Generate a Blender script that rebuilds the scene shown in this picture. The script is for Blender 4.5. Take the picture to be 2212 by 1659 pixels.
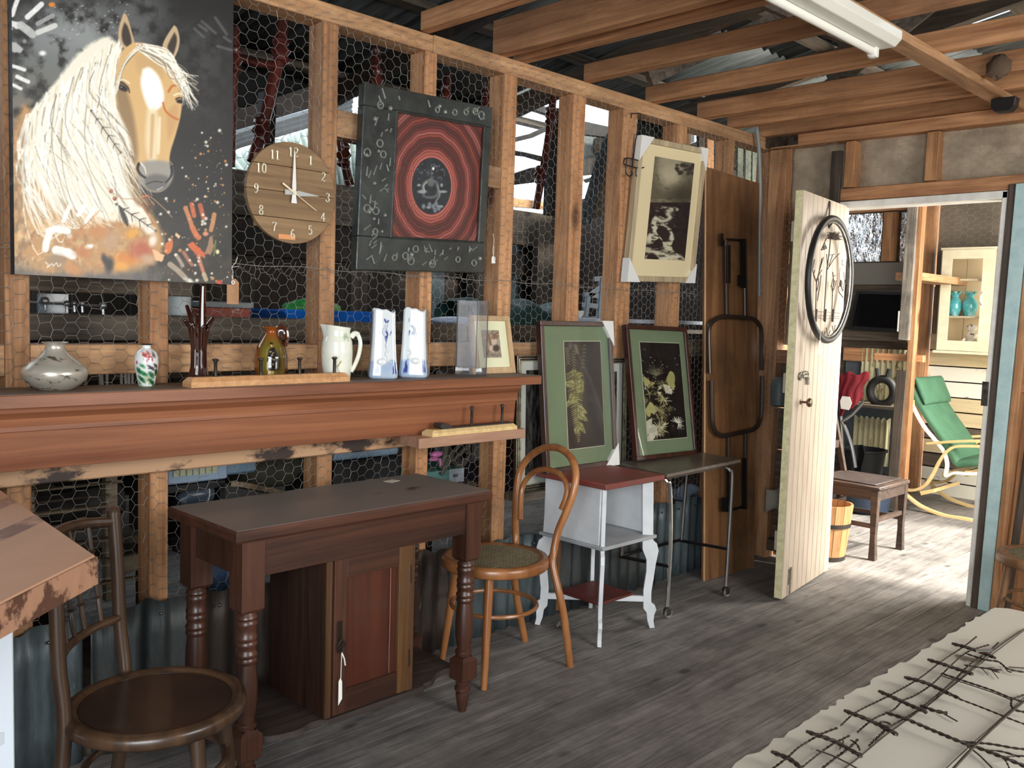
import bpy, math, random
import numpy as np
from mathutils import Vector, Matrix
random.seed(7)
for o in list(bpy.data.objects): bpy.data.objects.remove(o)
S = bpy.context.scene
COL = S.collection
# ---------------------------------------------------------------- camera
F, CX, CY = 1950.0, 1106.0, 829.5
def _n(v): return v/np.linalg.norm(v)
_dy = _n(np.array([3080-CX, -(740-CY), -F]))
_p2 = _n(np.array([1080-CX, -(740-62.0-CY), -F]))
_up = _n(np.cross(_p2, _dy)); _up = _up if _up[1] > 0 else -_up
_dx = _n(np.cross(_dy, _up))
RW = np.array([_dx, _dy, _up]); CAM = np.array([0., 0., 1.40])
def ray(x, y): return RW @ np.array([x-CX, -(y-CY), -F])
def on(x, y, ax, val):
    r = ray(x, y); t = (val-CAM[ax])/r[ax]; return Vector(CAM+r*t)
def proj(P):
    v = (np.asarray(P)-CAM) @ RW
    return CX+F*v[...,0]/-v[...,2], CY-F*v[...,1]/-v[...,2]
cd = bpy.data.cameras.new('camera'); cam = bpy.data.objects.new('camera', cd); COL.objects.link(cam)
M4 = np.eye(4); M4[:3,:3] = RW; M4[:3,3] = CAM
cam.matrix_world = Matrix(M4.tolist())
cd.sensor_width = 36; cd.lens = F/2212*36; cd.clip_start = .05; cd.clip_end = 300
S.camera = cam
# ---------------------------------------------------------------- light and exposure
S.view_settings.view_transform = 'Standard'; S.view_settings.look = 'None'
S.view_settings.exposure = 0.28; S.view_settings.gamma = 1; S.view_settings.use_curve_mapping = False
w = bpy.data.worlds.new('sky'); S.world = w; w.use_nodes = True
nt = w.node_tree; bg = nt.nodes['Background']
bg.inputs[0].default_value = (.80, .90, 1.0, 1); bg.inputs[1].default_value = 2.6
def area(name, loc, target, sx, sy, power, col, spread=180):
    l = bpy.data.lights.new(name, 'AREA'); l.shape = 'RECTANGLE'; l.size = sx; l.size_y = sy
    l.energy = power; l.color = col; l.spread = math.radians(spread)
    o = bpy.data.objects.new(name, l); COL.objects.link(o); o.location = loc
    o.rotation_euler = (Vector(target)-Vector(loc)).to_track_quat('-Z', 'Y').to_euler()
    return o
# daylight falling in through the wide doors behind and to the right of the camera
area('doorway_daylight', (1.6, -1.9, 1.7), (-2.4, 2.2, 1.0), 2.6, 2.0, 150, (.95, .97, 1.0))
area('window_fill', (1.45, 2.4, 1.75), (-2.6, 3.0, 1.2), 1.6, 1.2, 60, (1.0, .95, .87))  # fill lamp added inside the unseen window opening of the right wall
area('far_room_daylight', (-.86, 6.1, 1.5), (-3.0, 6.1, .6), 1.8, 1.7, 135, (1.0, .95, .86))
sl = bpy.data.lights.new('sun', 'SUN'); sl.energy = 9.0; sl.angle = math.radians(7); sl.color = (1, .94, .82)
so = bpy.data.objects.new('sun', sl); COL.objects.link(so)
so.rotation_euler = Vector((-1.0, -.25, -1.1)).to_track_quat('-Z', 'Y').to_euler()

# ---------------------------------------------------------------- materials
def nodes(name):
    m = bpy.data.materials.new(name); m.use_nodes = True
    t = m.node_tree; b = t.nodes['Principled BSDF']
    return m, t, b
def N(t, typ, **kw):
    n = t.nodes.new(typ)
    for k, v in kw.items():
        if k in n.inputs.keys(): n.inputs[k].default_value = v
        else: setattr(n, k, v)
    return n
def srgb(c):
    return tuple((x/255/12.92 if x/255 <= .04045 else ((x/255+.055)/1.055)**2.4) for x in c)+(1,)
def ramp(t, stops):
    r = t.nodes.new('ShaderNodeValToRGB'); e = r.color_ramp.elements
    e[0].position, e[0].color = stops[0][0], stops[0][1]
    e[1].position, e[1].color = stops[-1][0], stops[-1][1]
    for p, c in stops[1:-1]:
        x = e.new(p); x.color = c
    return r
def wood(name, dark, light, axis='Z', rough=.65, scale=26, dirt=.35, bump=.25, knots=0, var=.25, dirtcol=(.10,.07,.045,1), squash=.06, coat=0):
    m, t, b = nodes(name)
    tc = N(t, 'ShaderNodeTexCoord'); oi = N(t, 'ShaderNodeObjectInfo')
    mp = N(t, 'ShaderNodeMapping'); sc = {'X': (squash,1,1), 'Y': (1,squash,1), 'Z': (1,1,squash)}[axis]
    mp.inputs['Scale'].default_value = sc
    add = N(t, 'ShaderNodeVectorMath', operation='ADD')
    mul = N(t, 'ShaderNodeMath', operation='MULTIPLY'); mul.inputs[1].default_value = 37.0
    t.links.new(oi.outputs['Random'], mul.inputs[0])
    t.links.new(tc.outputs['Object'], add.inputs[0]); t.links.new(mul.outputs[0], add.inputs[1])
    t.links.new(add.outputs[0], mp.inputs['Vector'])
    n1 = N(t, 'ShaderNodeTexNoise', Scale=scale, Detail=7.0, Roughness=.62, Distortion=1.2)
    t.links.new(mp.outputs[0], n1.inputs['Vector'])
    n3 = N(t, 'ShaderNodeTexNoise', Scale=scale*5, Detail=3.0); t.links.new(mp.outputs[0], n3.inputs['Vector'])
    r = ramp(t, [(.32, srgb(dark)), (.68, srgb(light))]); t.links.new(n1.outputs['Fac'], r.inputs[0])
    n2 = N(t, 'ShaderNodeTexNoise', Scale=3.5, Detail=6.0, Roughness=.7); t.links.new(add.outputs[0], n2.inputs['Vector'])
    r2 = ramp(t, [(.45, (0,0,0,1)), (.75, (1,1,1,1))]); t.links.new(n2.outputs['Fac'], r2.inputs[0])
    md = N(t, 'ShaderNodeMath', operation='MULTIPLY'); md.inputs[1].default_value = dirt; t.links.new(r2.outputs[0], md.inputs[0])
    mx = N(t, 'ShaderNodeMix', data_type='RGBA'); t.links.new(md.outputs[0], mx.inputs[0]); t.links.new(r.outputs[0], mx.inputs[6]); mx.inputs[7].default_value = dirtcol
    last = mx.outputs[2]
    if knots:
        mk = N(t, 'ShaderNodeMapping'); mk.inputs['Scale'].default_value = tuple(1 if s == 1 else .45 for s in sc)
        t.links.new(add.outputs[0], mk.inputs['Vector'])
        v = N(t, 'ShaderNodeTexVoronoi', Scale=knots); t.links.new(mk.outputs[0], v.inputs['Vector'])
        r3 = ramp(t, [(.05, (1,1,1,1)), (.11, (0,0,0,1))]); t.links.new(v.outputs['Distance'], r3.inputs[0])
        mx2 = N(t, 'ShaderNodeMix', data_type='RGBA'); t.links.new(r3.outputs[0], mx2.inputs[0]); t.links.new(last, mx2.inputs[6])
        mx2.inputs[7].default_value = tuple(x*.35 for x in srgb(dark)[:3])+(1,); last = mx2.outputs[2]
    hv = N(t, 'ShaderNodeHueSaturation'); t.links.new(last, hv.inputs['Color'])
    mr = N(t, 'ShaderNodeMapRange'); mr.inputs['To Min'].default_value = 1-var; mr.inputs['To Max'].default_value = 1+var*.6
    t.links.new(oi.outputs['Random'], mr.inputs[0]); t.links.new(mr.outputs[0], hv.inputs['Value'])
    t.links.new(hv.outputs[0], b.inputs['Base Color'])
    b.inputs['Roughness'].default_value = rough
    if coat: b.inputs['Coat Weight'].default_value = coat; b.inputs['Coat Roughness'].default_value = .25
    bp = N(t, 'ShaderNodeBump', Strength=bump, Distance=.003); t.links.new(n3.outputs['Fac'], bp.inputs['Height'])
    t.links.new(bp.outputs[0], b.inputs['Normal'])
    return m
def plain(name, c, rough=.5, metal=0, c2=None, nscale=12, lo=.4, hi=.65, bump=0, bscale=60, trans=0, ior=1.45, spec=None, coat=0, stretch=None, detail=6, alpha=None):
    m, t, b = nodes(name)
    b.inputs['Base Color'].default_value = srgb(c); b.inputs['Roughness'].default_value = rough; b.inputs['Metallic'].default_value = metal
    tc = N(t, 'ShaderNodeTexCoord'); src = tc.outputs['Object']
    if stretch:
        mp = N(t, 'ShaderNodeMapping'); mp.inputs['Scale'].default_value = stretch; t.links.new(src, mp.inputs['Vector']); src = mp.outputs[0]
    if c2 is not None:
        n = N(t, 'ShaderNodeTexNoise', Scale=nscale, Detail=detail, Roughness=.65); t.links.new(src, n.inputs['Vector'])
        r = ramp(t, [(lo, srgb(c)), (hi, srgb(c2))]); t.links.new(n.outputs['Fac'], r.inputs[0]); t.links.new(r.outputs[0], b.inputs['Base Color'])
    if bump:
        n = N(t, 'ShaderNodeTexNoise', Scale=bscale, Detail=4.0); t.links.new(src, n.inputs['Vector'])
        bp = N(t, 'ShaderNodeBump', Strength=bump, Distance=.004); t.links.new(n.outputs['Fac'], bp.inputs['Height']); t.links.new(bp.outputs[0], b.inputs['Normal'])
    if trans: b.inputs['Transmission Weight'].default_value = trans; b.inputs['IOR'].default_value = ior
    if coat: b.inputs['Coat Weight'].default_value = coat; b.inputs['Coat Roughness'].default_value = .08
    if spec is not None: b.inputs['Specular IOR Level'].default_value = spec
    if alpha is not None: b.inputs['Alpha'].default_value = alpha
    return m
def vcol(name, rough=.6, coat=0, bump=0):
    m, t, b = nodes(name)
    a = N(t, 'ShaderNodeVertexColor', layer_name='Col'); t.links.new(a.outputs[0], b.inputs['Base Color'])
    b.inputs['Roughness'].default_value = rough
    if coat: b.inputs['Coat Weight'].default_value = coat; b.inputs['Coat Roughness'].default_value = .06
    return m

# ---------------------------------------------------------------- mesh helpers
class MB:
    def __init__(s): s.v = []; s.f = []; s.c = None
    def add(s, vs, fs):
        k = len(s.v); s.v += [tuple(p) for p in vs]; s.f += [tuple(i+k for i in f) for f in fs]; return s
    def box(s, x0, x1, y0, y1, z0, z1):
        x0, x1 = sorted((x0, x1)); y0, y1 = sorted((y0, y1)); z0, z1 = sorted((z0, z1))
        return s.add([(x0,y0,z0),(x1,y0,z0),(x1,y1,z0),(x0,y1,z0),(x0,y0,z1),(x1,y0,z1),(x1,y1,z1),(x0,y1,z1)],
              [(0,3,2,1),(4,5,6,7),(0,1,5,4),(1,2,6,5),(2,3,7,6),(3,0,4,7)])
    def beam(s, p0, p1, w, h, up=(0,0,1), w1=None, h1=None):
        p0 = Vector(p0); p1 = Vector(p1); d = (p1-p0).normalized(); up = Vector(up)
        a = d.cross(up)
        if a.length < 1e-4: a = d.cross(Vector((1,0,0)))
        a.normalize(); u = a.cross(d).normalized()
        w1 = w if w1 is None else w1; h1 = h if h1 is None else h1
        vs = []
        for p, ww, hh in ((p0, w, h), (p1, w1, h1)):
            for sa, su in ((-1,-1),(1,-1),(1,1),(-1,1)): vs.append(p+a*sa*ww/2+u*su*hh/2)
        return s.add(vs, [(0,3,2,1),(4,5,6,7),(0,1,5,4),(1,2,6,5),(2,3,7,6),(3,0,4,7)])
    def tube(s, pts, r, seg=8, closed=False, flat=None):
        pts = [Vector(p) for p in pts]; n = len(pts)
        rs = [r]*n if not isinstance(r, (list, tuple)) else list(r)
        if n < 2: return s
        k = len(s.v); prev = None
        for i, p in enumerate(pts):
            if closed: d = pts[(i+1) % n]-pts[i-1]
            else: d = pts[min(i+1, n-1)]-pts[max(i-1, 0)]
            if d.length < 1e-9: d = Vector((0,0,1))
            d.normalize()
            if prev is None:
                a = d.cross(Vector((0,0,1)) if flat is None else Vector(flat))
                if a.length < 1e-3: a = d.cross(Vector((1,0,0)))
            else: a = prev-d*prev.dot(d)
            if a.length < 1e-6: a = d.orthogonal()
            a.normalize(); prev = a; b = d.cross(a)
            for j in range(seg):
                an = 2*math.pi*j/seg
                s.v.append(tuple(p+(a*math.cos(an)+b*math.sin(an))*rs[i]))
        m = n if closed else n-1
        for i in range(m):
            i2 = (i+1) % n
            off = 0
            if closed and i2 == 0:
                base = Vector(s.v[k+i*seg]); off = min(range(seg), key=lambda q: (Vector(s.v[k+q])-base).length)
            for j in range(seg):
                a0 = k+i*seg+j; a1 = k+i*seg+(j+1) % seg
                b0 = k+i2*seg+(j+off) % seg; b1 = k+i2*seg+(j+1+off) % seg
                s.f.append((a0, a1, b1, b0))
        if not closed:
            s.f.append(tuple(k+j for j in reversed(range(seg)))); s.f.append(tuple(k+(n-1)*seg+j for j in range(seg)))
        return s
    def lathe(s, prof, c=(0,0,0), seg=24, sx=1, sy=1, M=None, cap=True):
        k = len(s.v); c = Vector(c)
        for r, z in prof:
            for j in range(seg):
                an = 2*math.pi*j/seg; p = Vector((r*math.cos(an)*sx, r*math.sin(an)*sy, z))
                if M is not None: p = M @ p
                s.v.append(tuple(p+c))
        for i in range(len(prof)-1):
            for j in range(seg):
                a0 = k+i*seg+j; a1 = k+i*seg+(j+1) % seg; s.f.append((a0, a1, a1+seg, a0+seg))
        if cap:
            s.f.append(tuple(k+j for j in reversed(range(seg)))); s.f.append(tuple(k+(len(prof)-1)*seg+j for j in range(seg)))
        return s
    def prism(s, poly, o, u, v, n, th):
        o, u, v, n = Vector(o), Vector(u), Vector(v), Vector(n).normalized(); m = len(poly)
        a = [o+u*x+v*y for x, y in poly]; b = [p+n*th for p in a]
        fl = u.cross(v).dot(n) > 0; ar = sum(poly[i][0]*poly[(i+1)%m][1]-poly[(i+1)%m][0]*poly[i][1] for i in range(m)) > 0
        fs = [tuple(reversed(range(m))), tuple(range(m, 2*m))]+[(i, (i+1)%m, (i+1)%m+m, i+m) for i in range(m)]
        if fl != ar: fs = [tuple(reversed(f)) for f in fs]
        return s.add(a+b, fs)
    def grid(s, fn, nu, nv, closeu=False):
        k = len(s.v)
        for i in range(nu):
            for j in range(nv): s.v.append(tuple(fn(i/(nu-1) if not closeu else i/nu, j/(nv-1))))
        for i in range(nu if closeu else nu-1):
            i2 = (i+1) % nu
            for j in range(nv-1): s.f.append((k+i*nv+j, k+i2*nv+j, k+i2*nv+j+1, k+i*nv+j+1))
        return s
    def ball(s, c, r, seg=10, sc=(1,1,1)):
        pr = [(max(math.sin(math.pi*i/ (seg//2+1)), 1e-4)*1, -math.cos(math.pi*i/(seg//2+1))) for i in range(seg//2+2)]
        k = len(s.v); s.lathe([(a*r, b*r) for a, b in pr], (0,0,0), seg, cap=False)
        for i in range(k, len(s.v)):
            p = s.v[i]; s.v[i] = (c[0]+p[0]*sc[0], c[1]+p[1]*sc[1], c[2]+p[2]*sc[2])
        return s
    def xf(s, M):
        s.v = [tuple(M @ Vector(p)) for p in s.v]; return s
    def build(s, name, mat, parent=None, smooth=True, bevel=0, ang=35, world=False, solid=0, cols=None, seg=1, subd=0):
        me = bpy.data.meshes.new(name)
        vs = s.v
        if parent is not None and world:
            Mi = parent.matrix_world_s.inverted() if hasattr(parent, 'matrix_world_s') else WM[parent.name].inverted()
            vs = [tuple(Mi @ Vector(p)) for p in vs]
        me.from_pydata(vs, [], s.f); me.update()
        if smooth and not (ang >= 180):
            me.shade_smooth() if hasattr(me, 'shade_smooth') else None
            try: me.set_sharp_from_angle(angle=math.radians(ang))
            except Exception: pass
        elif smooth: me.shade_smooth()
        o = bpy.data.objects.new(name, me); COL.objects.link(o)
        if mat: me.materials.append(mat)
        if cols is not None:
            ca = me.color_attributes.new('Col', 'FLOAT_COLOR', 'POINT')
            a = np.ones((len(vs), 4), dtype=np.float32); a[:, :3] = cols; ca.data.foreach_set('color', a.ravel())
        if parent is not None: o.parent = parent
        if solid:
            md = o.modifiers.new('solid', 'SOLIDIFY'); md.thickness = solid; md.offset = 0
        if bevel:
            md = o.modifiers.new('bevel', 'BEVEL'); md.width = bevel; md.segments = seg; md.limit_method = 'ANGLE'; md.angle_limit = math.radians(40)
        if subd:
            md = o.modifiers.new('sub', 'SUBSURF'); md.levels = subd; md.render_levels = subd
        return o
WM = {}
def tag(o, label=None, cat=None, group=None, kind=None):
    if label: o['label'] = label
    if cat: o['category'] = cat
    if group: o['group'] = group
    if kind: o['kind'] = kind
    return o
def thing(name, label=None, cat=None, loc=(0,0,0), rz=0, group=None, kind=None, M=None):
    o = bpy.data.objects.new(name, None); o.empty_display_size = .05; COL.objects.link(o)
    if M is None: M = Matrix.Translation(Vector(loc)) @ Matrix.Rotation(rz, 4, 'Z')
    o.matrix_world = M; WM[o.name] = M.copy()
    return tag(o, label, cat, group, kind)
def copy_tree(o, parent=None, M=None):
    c = o.copy(); COL.objects.link(c)
    if parent is not None: c.parent = parent; c.matrix_parent_inverse = o.matrix_parent_inverse.copy()
    if M is not None: c.matrix_world = M; WM[c.name] = M.copy()
    for ch in [q for q in bpy.data.objects if q.parent == o]: copy_tree(ch, c)
    return c
def frame(o, x, y):
    x = Vector(x).normalized(); y = Vector(y); y = (y-x*y.dot(x)).normalized(); z = x.cross(y)
    M = Matrix.Identity(4)
    for i in range(3): M[i][0] = x[i]; M[i][1] = y[i]; M[i][2] = z[i]; M[i][3] = o[i]
    return M
def bez(pts, n=8):
    P = [Vector(p) for p in pts]; out = []
    for i in range(len(P)-1):
        p0 = P[max(i-1, 0)]; p1 = P[i]; p2 = P[i+1]; p3 = P[min(i+2, len(P)-1)]
        for k in range(n):
            t = k/n
            out.append(.5*((2*p1)+(p2-p0)*t+(2*p0-5*p1+4*p2-p3)*t*t+(3*p1-p0-3*p2+p3)*t**3))
    out.append(P[-1]); return out
# ---------------------------------------------------------------- shared materials
M_ = {}
M_['stud'] = wood('pine_frame_upright', (150,98,60), (212,160,112), 'Z', knots=3.0, dirt=.5, dirtcol=(.07,.04,.02,1))
M_['studY'] = wood('pine_frame_lengthwise', (148,106,70), (206,162,118), 'Y', knots=3.0, dirt=.4, dirtcol=(.07,.04,.02,1))
M_['studX'] = wood('pine_joist', (146,98,64), (204,152,108), 'X', knots=2.2, dirt=.35, dirtcol=(.07,.035,.02,1))
M_['oldZ'] = wood('weathered_board_upright', (40,33,28), (92,80,68), 'Z', dirt=.5, dirtcol=(.02,.018,.015,1))
M_['oldY'] = wood('weathered_board_lengthwise', (58,50,42), (112,100,84), 'Y', dirt=.4, dirtcol=(.03,.025,.02,1))
M_['oldX'] = wood('weathered_timber', (60,50,42), (120,105,88), 'X', dirt=.4, dirtcol=(.03,.025,.02,1))
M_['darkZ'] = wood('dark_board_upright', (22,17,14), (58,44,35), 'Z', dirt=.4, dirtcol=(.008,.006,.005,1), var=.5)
M_['white'] = plain('white_paint', (228,228,222), .45, c2=(205,203,195), nscale=8, bump=.05)
M_['black'] = plain('black_plastic', (22,22,24), .4)
M_['wire'] = plain('galvanised_wire', (158,153,144), .5, .3)
M_['steel'] = plain('worn_steel', (120,118,112), .35, .9, c2=(70,64,58), nscale=25)
M_['tin'] = plain('galvanised_sheet', (120,128,130), .45, .55, c2=(70,78,82), nscale=3, stretch=(3,3,.4), bump=.1)
# floor: boards run along the long wall, board to board tone differs
def floor_mat():
    m, t, b = nodes('floor_boards')
    tc = N(t, 'ShaderNodeTexCoord'); sx = N(t, 'ShaderNodeSeparateXYZ'); t.links.new(tc.outputs['Object'], sx.inputs[0])
    a = N(t, 'ShaderNodeMath', operation='ADD'); a.inputs[1].default_value = 10*.097+2.213; t.links.new(sx.outputs[0], a.inputs[0])
    d = N(t, 'ShaderNodeMath', operation='DIVIDE'); d.inputs[1].default_value = .097; t.links.new(a.outputs[0], d.inputs[0])
    fl = N(t, 'ShaderNodeMath', operation='FLOOR'); t.links.new(d.outputs[0], fl.inputs[0])
    wn = N(t, 'ShaderNodeTexWhiteNoise', noise_dimensions='1D'); t.links.new(fl.outputs[0], wn.inputs['W'])
    mp = N(t, 'ShaderNodeMapping'); mp.inputs['Scale'].default_value = (1,.06,1)
    cb = N(t, 'ShaderNodeCombineXYZ'); mu = N(t, 'ShaderNodeMath', operation='MULTIPLY'); mu.inputs[1].default_value = 9.
    t.links.new(wn.outputs[0], mu.inputs[0]); t.links.new(mu.outputs[0], cb.inputs[1])
    ad = N(t, 'ShaderNodeVectorMath', operation='ADD'); t.links.new(tc.outputs['Object'], ad.inputs[0]); t.links.new(cb.outputs[0], ad.inputs[1])
    t.links.new(ad.outputs[0], mp.inputs['Vector'])
    n1 = N(t, 'ShaderNodeTexNoise', Scale=34., Detail=8., Roughness=.65, Distortion=1.5); t.links.new(mp.outputs[0], n1.inputs['Vector'])
    r = ramp(t, [(.3, srgb((104,100,97))), (.55, srgb((150,145,140))), (.75, srgb((176,170,163)))]); t.links.new(n1.outputs['Fac'], r.inputs[0])
    n2 = N(t, 'ShaderNodeTexNoise', Scale=4.5, Detail=7., Roughness=.7); t.links.new(tc.outputs['Object'], n2.inputs['Vector'])
    r2 = ramp(t, [(.35, (.4,.4,.42,1)), (.7, (1,1,1,1))]); t.links.new(n2.outputs['Fac'], r2.inputs[0])
    mx = N(t, 'ShaderNodeMix', data_type='RGBA', blend_type='MULTIPLY'); mx.inputs[0].default_value = .75
    t.links.new(r.outputs[0], mx.inputs[6]); t.links.new(r2.outputs[0], mx.inputs[7])
    v = N(t, 'ShaderNodeTexVoronoi', Scale=3.4); mk = N(t, 'ShaderNodeMapping'); mk.inputs['Scale'].default_value = (1.6,.8,1)
    t.links.new(ad.outputs[0], mk.inputs['Vector']); t.links.new(mk.outputs[0], v.inputs['Vector'])
    r3 = ramp(t, [(.05, (1,1,1,1)), (.12, (0,0,0,1))]); t.links.new(v.outputs['Distance'], r3.inputs[0])
    mk2 = N(t, 'ShaderNodeMath', operation='MULTIPLY'); mk2.inputs[1].default_value = .7; t.links.new(r3.outputs[0], mk2.inputs[0])
    mx2 = N(t, 'ShaderNodeMix', data_type='RGBA'); t.links.new(mk2.outputs[0], mx2.inputs[0]); t.links.new(mx.outputs[2], mx2.inputs[6]); mx2.inputs[7].default_value = srgb((42,38,36))
    hv = N(t, 'ShaderNodeHueSaturation'); t.links.new(mx2.outputs[2], hv.inputs['Color'])
    mr = N(t, 'ShaderNodeMapRange'); mr.inputs['To Min'].default_value = .82; mr.inputs['To Max'].default_value = 1.12
    t.links.new(wn.outputs[0], mr.inputs[0]); t.links.new(mr.outputs[0], hv.inputs['Value'])
    t.links.new(hv.outputs[0], b.inputs['Base Color']); b.inputs['Roughness'].default_value = .62
    bp = N(t, 'ShaderNodeBump', Strength=.3, Distance=.003); t.links.new(n1.outputs['Fac'], bp.inputs['Height']); t.links.new(bp.outputs[0], b.inputs['Normal'])
    return m
W = -2.81          # front face of the studs in the wire wall
YB = 4.82          # front face of the studs in the back wall
f = MB()
x = -2.213-10*.097*4
while x < 3.0:
    f.box(x+.0018, x+.0950, -3.2, 9.6, -.022, 0); x += .097
fo = f.build('floor', floor_mat(), smooth=False); tag(fo, kind='structure')
g = MB().box(-12, 6, -6, 16, -.34, -.30); o = g.build('ground', plain('dark_earth', (60,52,44), .9, c2=(90,80,66), nscale=3)); tag(o, kind='structure')
MB().box(-6.2, 3, -3.2, 9.6, -.06, -.023).build('trim_1', plain('dark_underfloor', (16,14,12), .9), smooth=False)['kind'] = 'structure'

# ---- wire wall: studs, plates, noggings
wl = thing('wall_left', kind='structure')
studs = [(-.12,-.05,0,2.41), (.34,.40,0,2.41), (.775,.84,0,2.41), (1.185,1.245,0,2.41), (1.80,1.865,0,2.41), (2.26,2.322,0,2.41), (2.69,2.768,0,2.41),
         (3.13,3.215,0,2.41), (3.49,3.60,0,2.41), (3.94,4.03,0,2.41), (4.44,4.495,0,2.41)]
for i, (a, b, z0, z1) in enumerate(studs):
    dep = .095
    MB().box(W-dep, W, a, b, z0, z1).build('stud', M_['stud'], wl, bevel=.003)
MB().box(W-.10, W+.10, 4.90, 5.06, 0, 2.41).build('corner_post', M_['stud'], wl, bevel=.003)
MB().box(W-.10, W, -.5, 2.30, 2.41, 2.475).build('top_plate', M_['studY'], wl, bevel=.003)
MB().box(W-.10, W, 2.302, 5.0, 2.41, 2.478).build('top_plate', M_['studY'], wl, bevel=.003)
MB().box(W-.095, W, -.5, .5, 2.3, 2.4)
def nog(y0, y1, z0, z1, m='studY', x0=-.09, x1=-.004, name='nogging'):
    return MB().box(W+x0, W+x1, y0, y1, z0, z1).build(name, M_[m], wl, bevel=.003)
nog(.84, 1.185, 1.18, 1.27); nog(1.245, 1.80, 1.18, 1.27); nog(1.865, 2.26, 1.17, 1.265); nog(2.322, 2.69, 1.18, 1.275)
nog(2.768, 3.13, 1.18, 1.275); nog(3.215, 3.49, 1.2, 1.28, 'oldY'); nog(3.6, 3.94, 1.2, 1.29, 'oldY'); nog(4.03, 4.44, 1.2, 1.29, 'oldY')
nog(1.865, 2.26, 2.02, 2.115); nog(2.55, 2.69, 1.93, 2.02)
nog(3.215, 3.49, .86, .93, 'oldY'); nog(-.5, .775, 1.18, 1.27); nog(2.0,2.9,0,.05,'oldY',name='bottom_plate'); nog(.0,1.99,0,.05,'oldY',name='bottom_plate'); nog(2.91,4.85,0,.05,'oldY',name='bottom_plate')
# stained rail fixed to the studs under the mantel shelf
st = plain('stained_rail', (188,148,112), .55, c2=(52,38,32), nscale=7, lo=.50, hi=.58, stretch=(1,.6,1.3), detail=9, bump=.3, bscale=30)
MB().box(W-.0, W+.035, -.4, 2.30, .868, .932).build('rail', st, wl, bevel=.005)

# ---- chicken wire: real hexagons of thin wire on the face of the studs
def hexnet(y0, y1, z0, z1, h, x, r, rng, skip=None):
    mb = MB(); dz = h; s0 = h/1.732; sy = s0*.5   # twists run lengthwise (flat top and bottom edges)
    col = 0; y = y0
    seg = []; per = sy*1.0+s0*1.0
    j = {}
    def pt(a, b):
        key = (round(a, 4), round(b, 4))
        if key not in j: j[key] = (x+rng.uniform(-.003,.003), a+rng.uniform(-.0035,.0035)+.006*math.sin(b*5+a), b+rng.uniform(-.003,.003)+.010*math.sin(a*3.1)+.008*math.sin(a*7))
        return j[key]
    ci = 0
    while y < y1:
        z = z0+(dz/2 if ci % 2 else 0)
        while z < z1:
            # flat twist edge at (y..y+s0), then slants right
            a = (y, z); b = (y+s0, z)
            seg.append((pt(*a), pt(*b), r*1.35))
            seg.append((pt(*b), pt(y+per, z+dz/2), r)); seg.append((pt(*b), pt(y+per, z-dz/2), r))
            z += dz
        y += per; ci += 1
    for p, q, rr in seg:
        if skip and skip((p[1]+q[1])/2, (p[2]+q[2])/2): continue
        mb.tube([p, q], rr, 3)
    return mb
rng = random.Random(3)
nm = hexnet(.3, 4.95, .44, 1.56, .0405, W+.008, .0007, rng)
o = nm.build('wire_netting', M_['wire'], wl, smooth=False)
nm = hexnet(.33, 4.9, 1.525, 2.45, .040, W+.014, .0007, rng)
for k in range(60):
    pass
nm.tube([(W+.014, .3+.09*i, 1.54+.004*math.sin(i*1.7)) for i in range(51)], .0011, 4)
o = nm.build('wire_netting', M_['wire'], wl, smooth=False)

# ---- corrugated sheets along the foot of the wire wall
def corr(y0, y1, z0, z1, x, amp=.009, per=.076, ztop=None, slope=0):
    mb = MB(); n = int((y1-y0)/per*8)
    rs = random.Random(int(y0*100)); ph = rs.random()*6
    def fn(u, v):
        y = y0+(y1-y0)*u; zt = z1+(ztop(y) if ztop else 0)
        return (x+amp*math.sin(2*math.pi*y/per+ph)+.006*math.sin(y*9+ph)+slope*v, y+.0*v, z0+(zt-z0)*v)
    return mb.grid(fn, n, 5)
def tinmat(name, a, b_, c_):
    m, t, b = nodes(name)
    tc = N(t, 'ShaderNodeTexCoord'); mp = N(t, 'ShaderNodeMapping'); mp.inputs['Scale'].default_value = (4,4,.7); t.links.new(tc.outputs['Object'], mp.inputs['Vector'])
    n1 = N(t, 'ShaderNodeTexNoise', Scale=4., Detail=8., Roughness=.7); t.links.new(mp.outputs[0], n1.inputs['Vector'])
    r = ramp(t, [(.35, srgb(a)), (.52, srgb(b_)), (.66, srgb(a)), (.70, srgb(c_))]); t.links.new(n1.outputs['Fac'], r.inputs[0])
    t.links.new(r.outputs[0], b.inputs['Base Color']); b.inputs['Roughness'].default_value = .5; b.inputs['Metallic'].default_value = .35
    return m
tm = [tinmat('tin_grey', (66,74,76), (92,104,108), (190,190,180)), tinmat('tin_rusty', (58,52,48), (84,72,64), (200,195,185)), tinmat('tin_dull', (74,82,84), (60,62,60), (150,150,142))]
lines = [(.2,.97,.44,0), (.99,1.33,.455,2), (1.34,1.90,.44,1), (1.89,2.42,.43,1), (2.40,3.1,.41,0), (3.12,3.85,.43,2), (3.83,4.88,.42,0)]
for i, (a, b, h, k) in enumerate(lines):
    o = corr(a, b, .0, h, W+.022+.012*(i%2), ztop=lambda y: .008*math.sin(y*23)+.006*math.sin(y*61)).build('corrugated_sheet', tm[k], wl, solid=.0012)
    sc = MB()
    for yy in np.arange(a+.06, b-.03, .152): sc.ball((W+.045, yy, h-.04), .006, 8)
    sc.build('screw', M_['steel'], wl)
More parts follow.
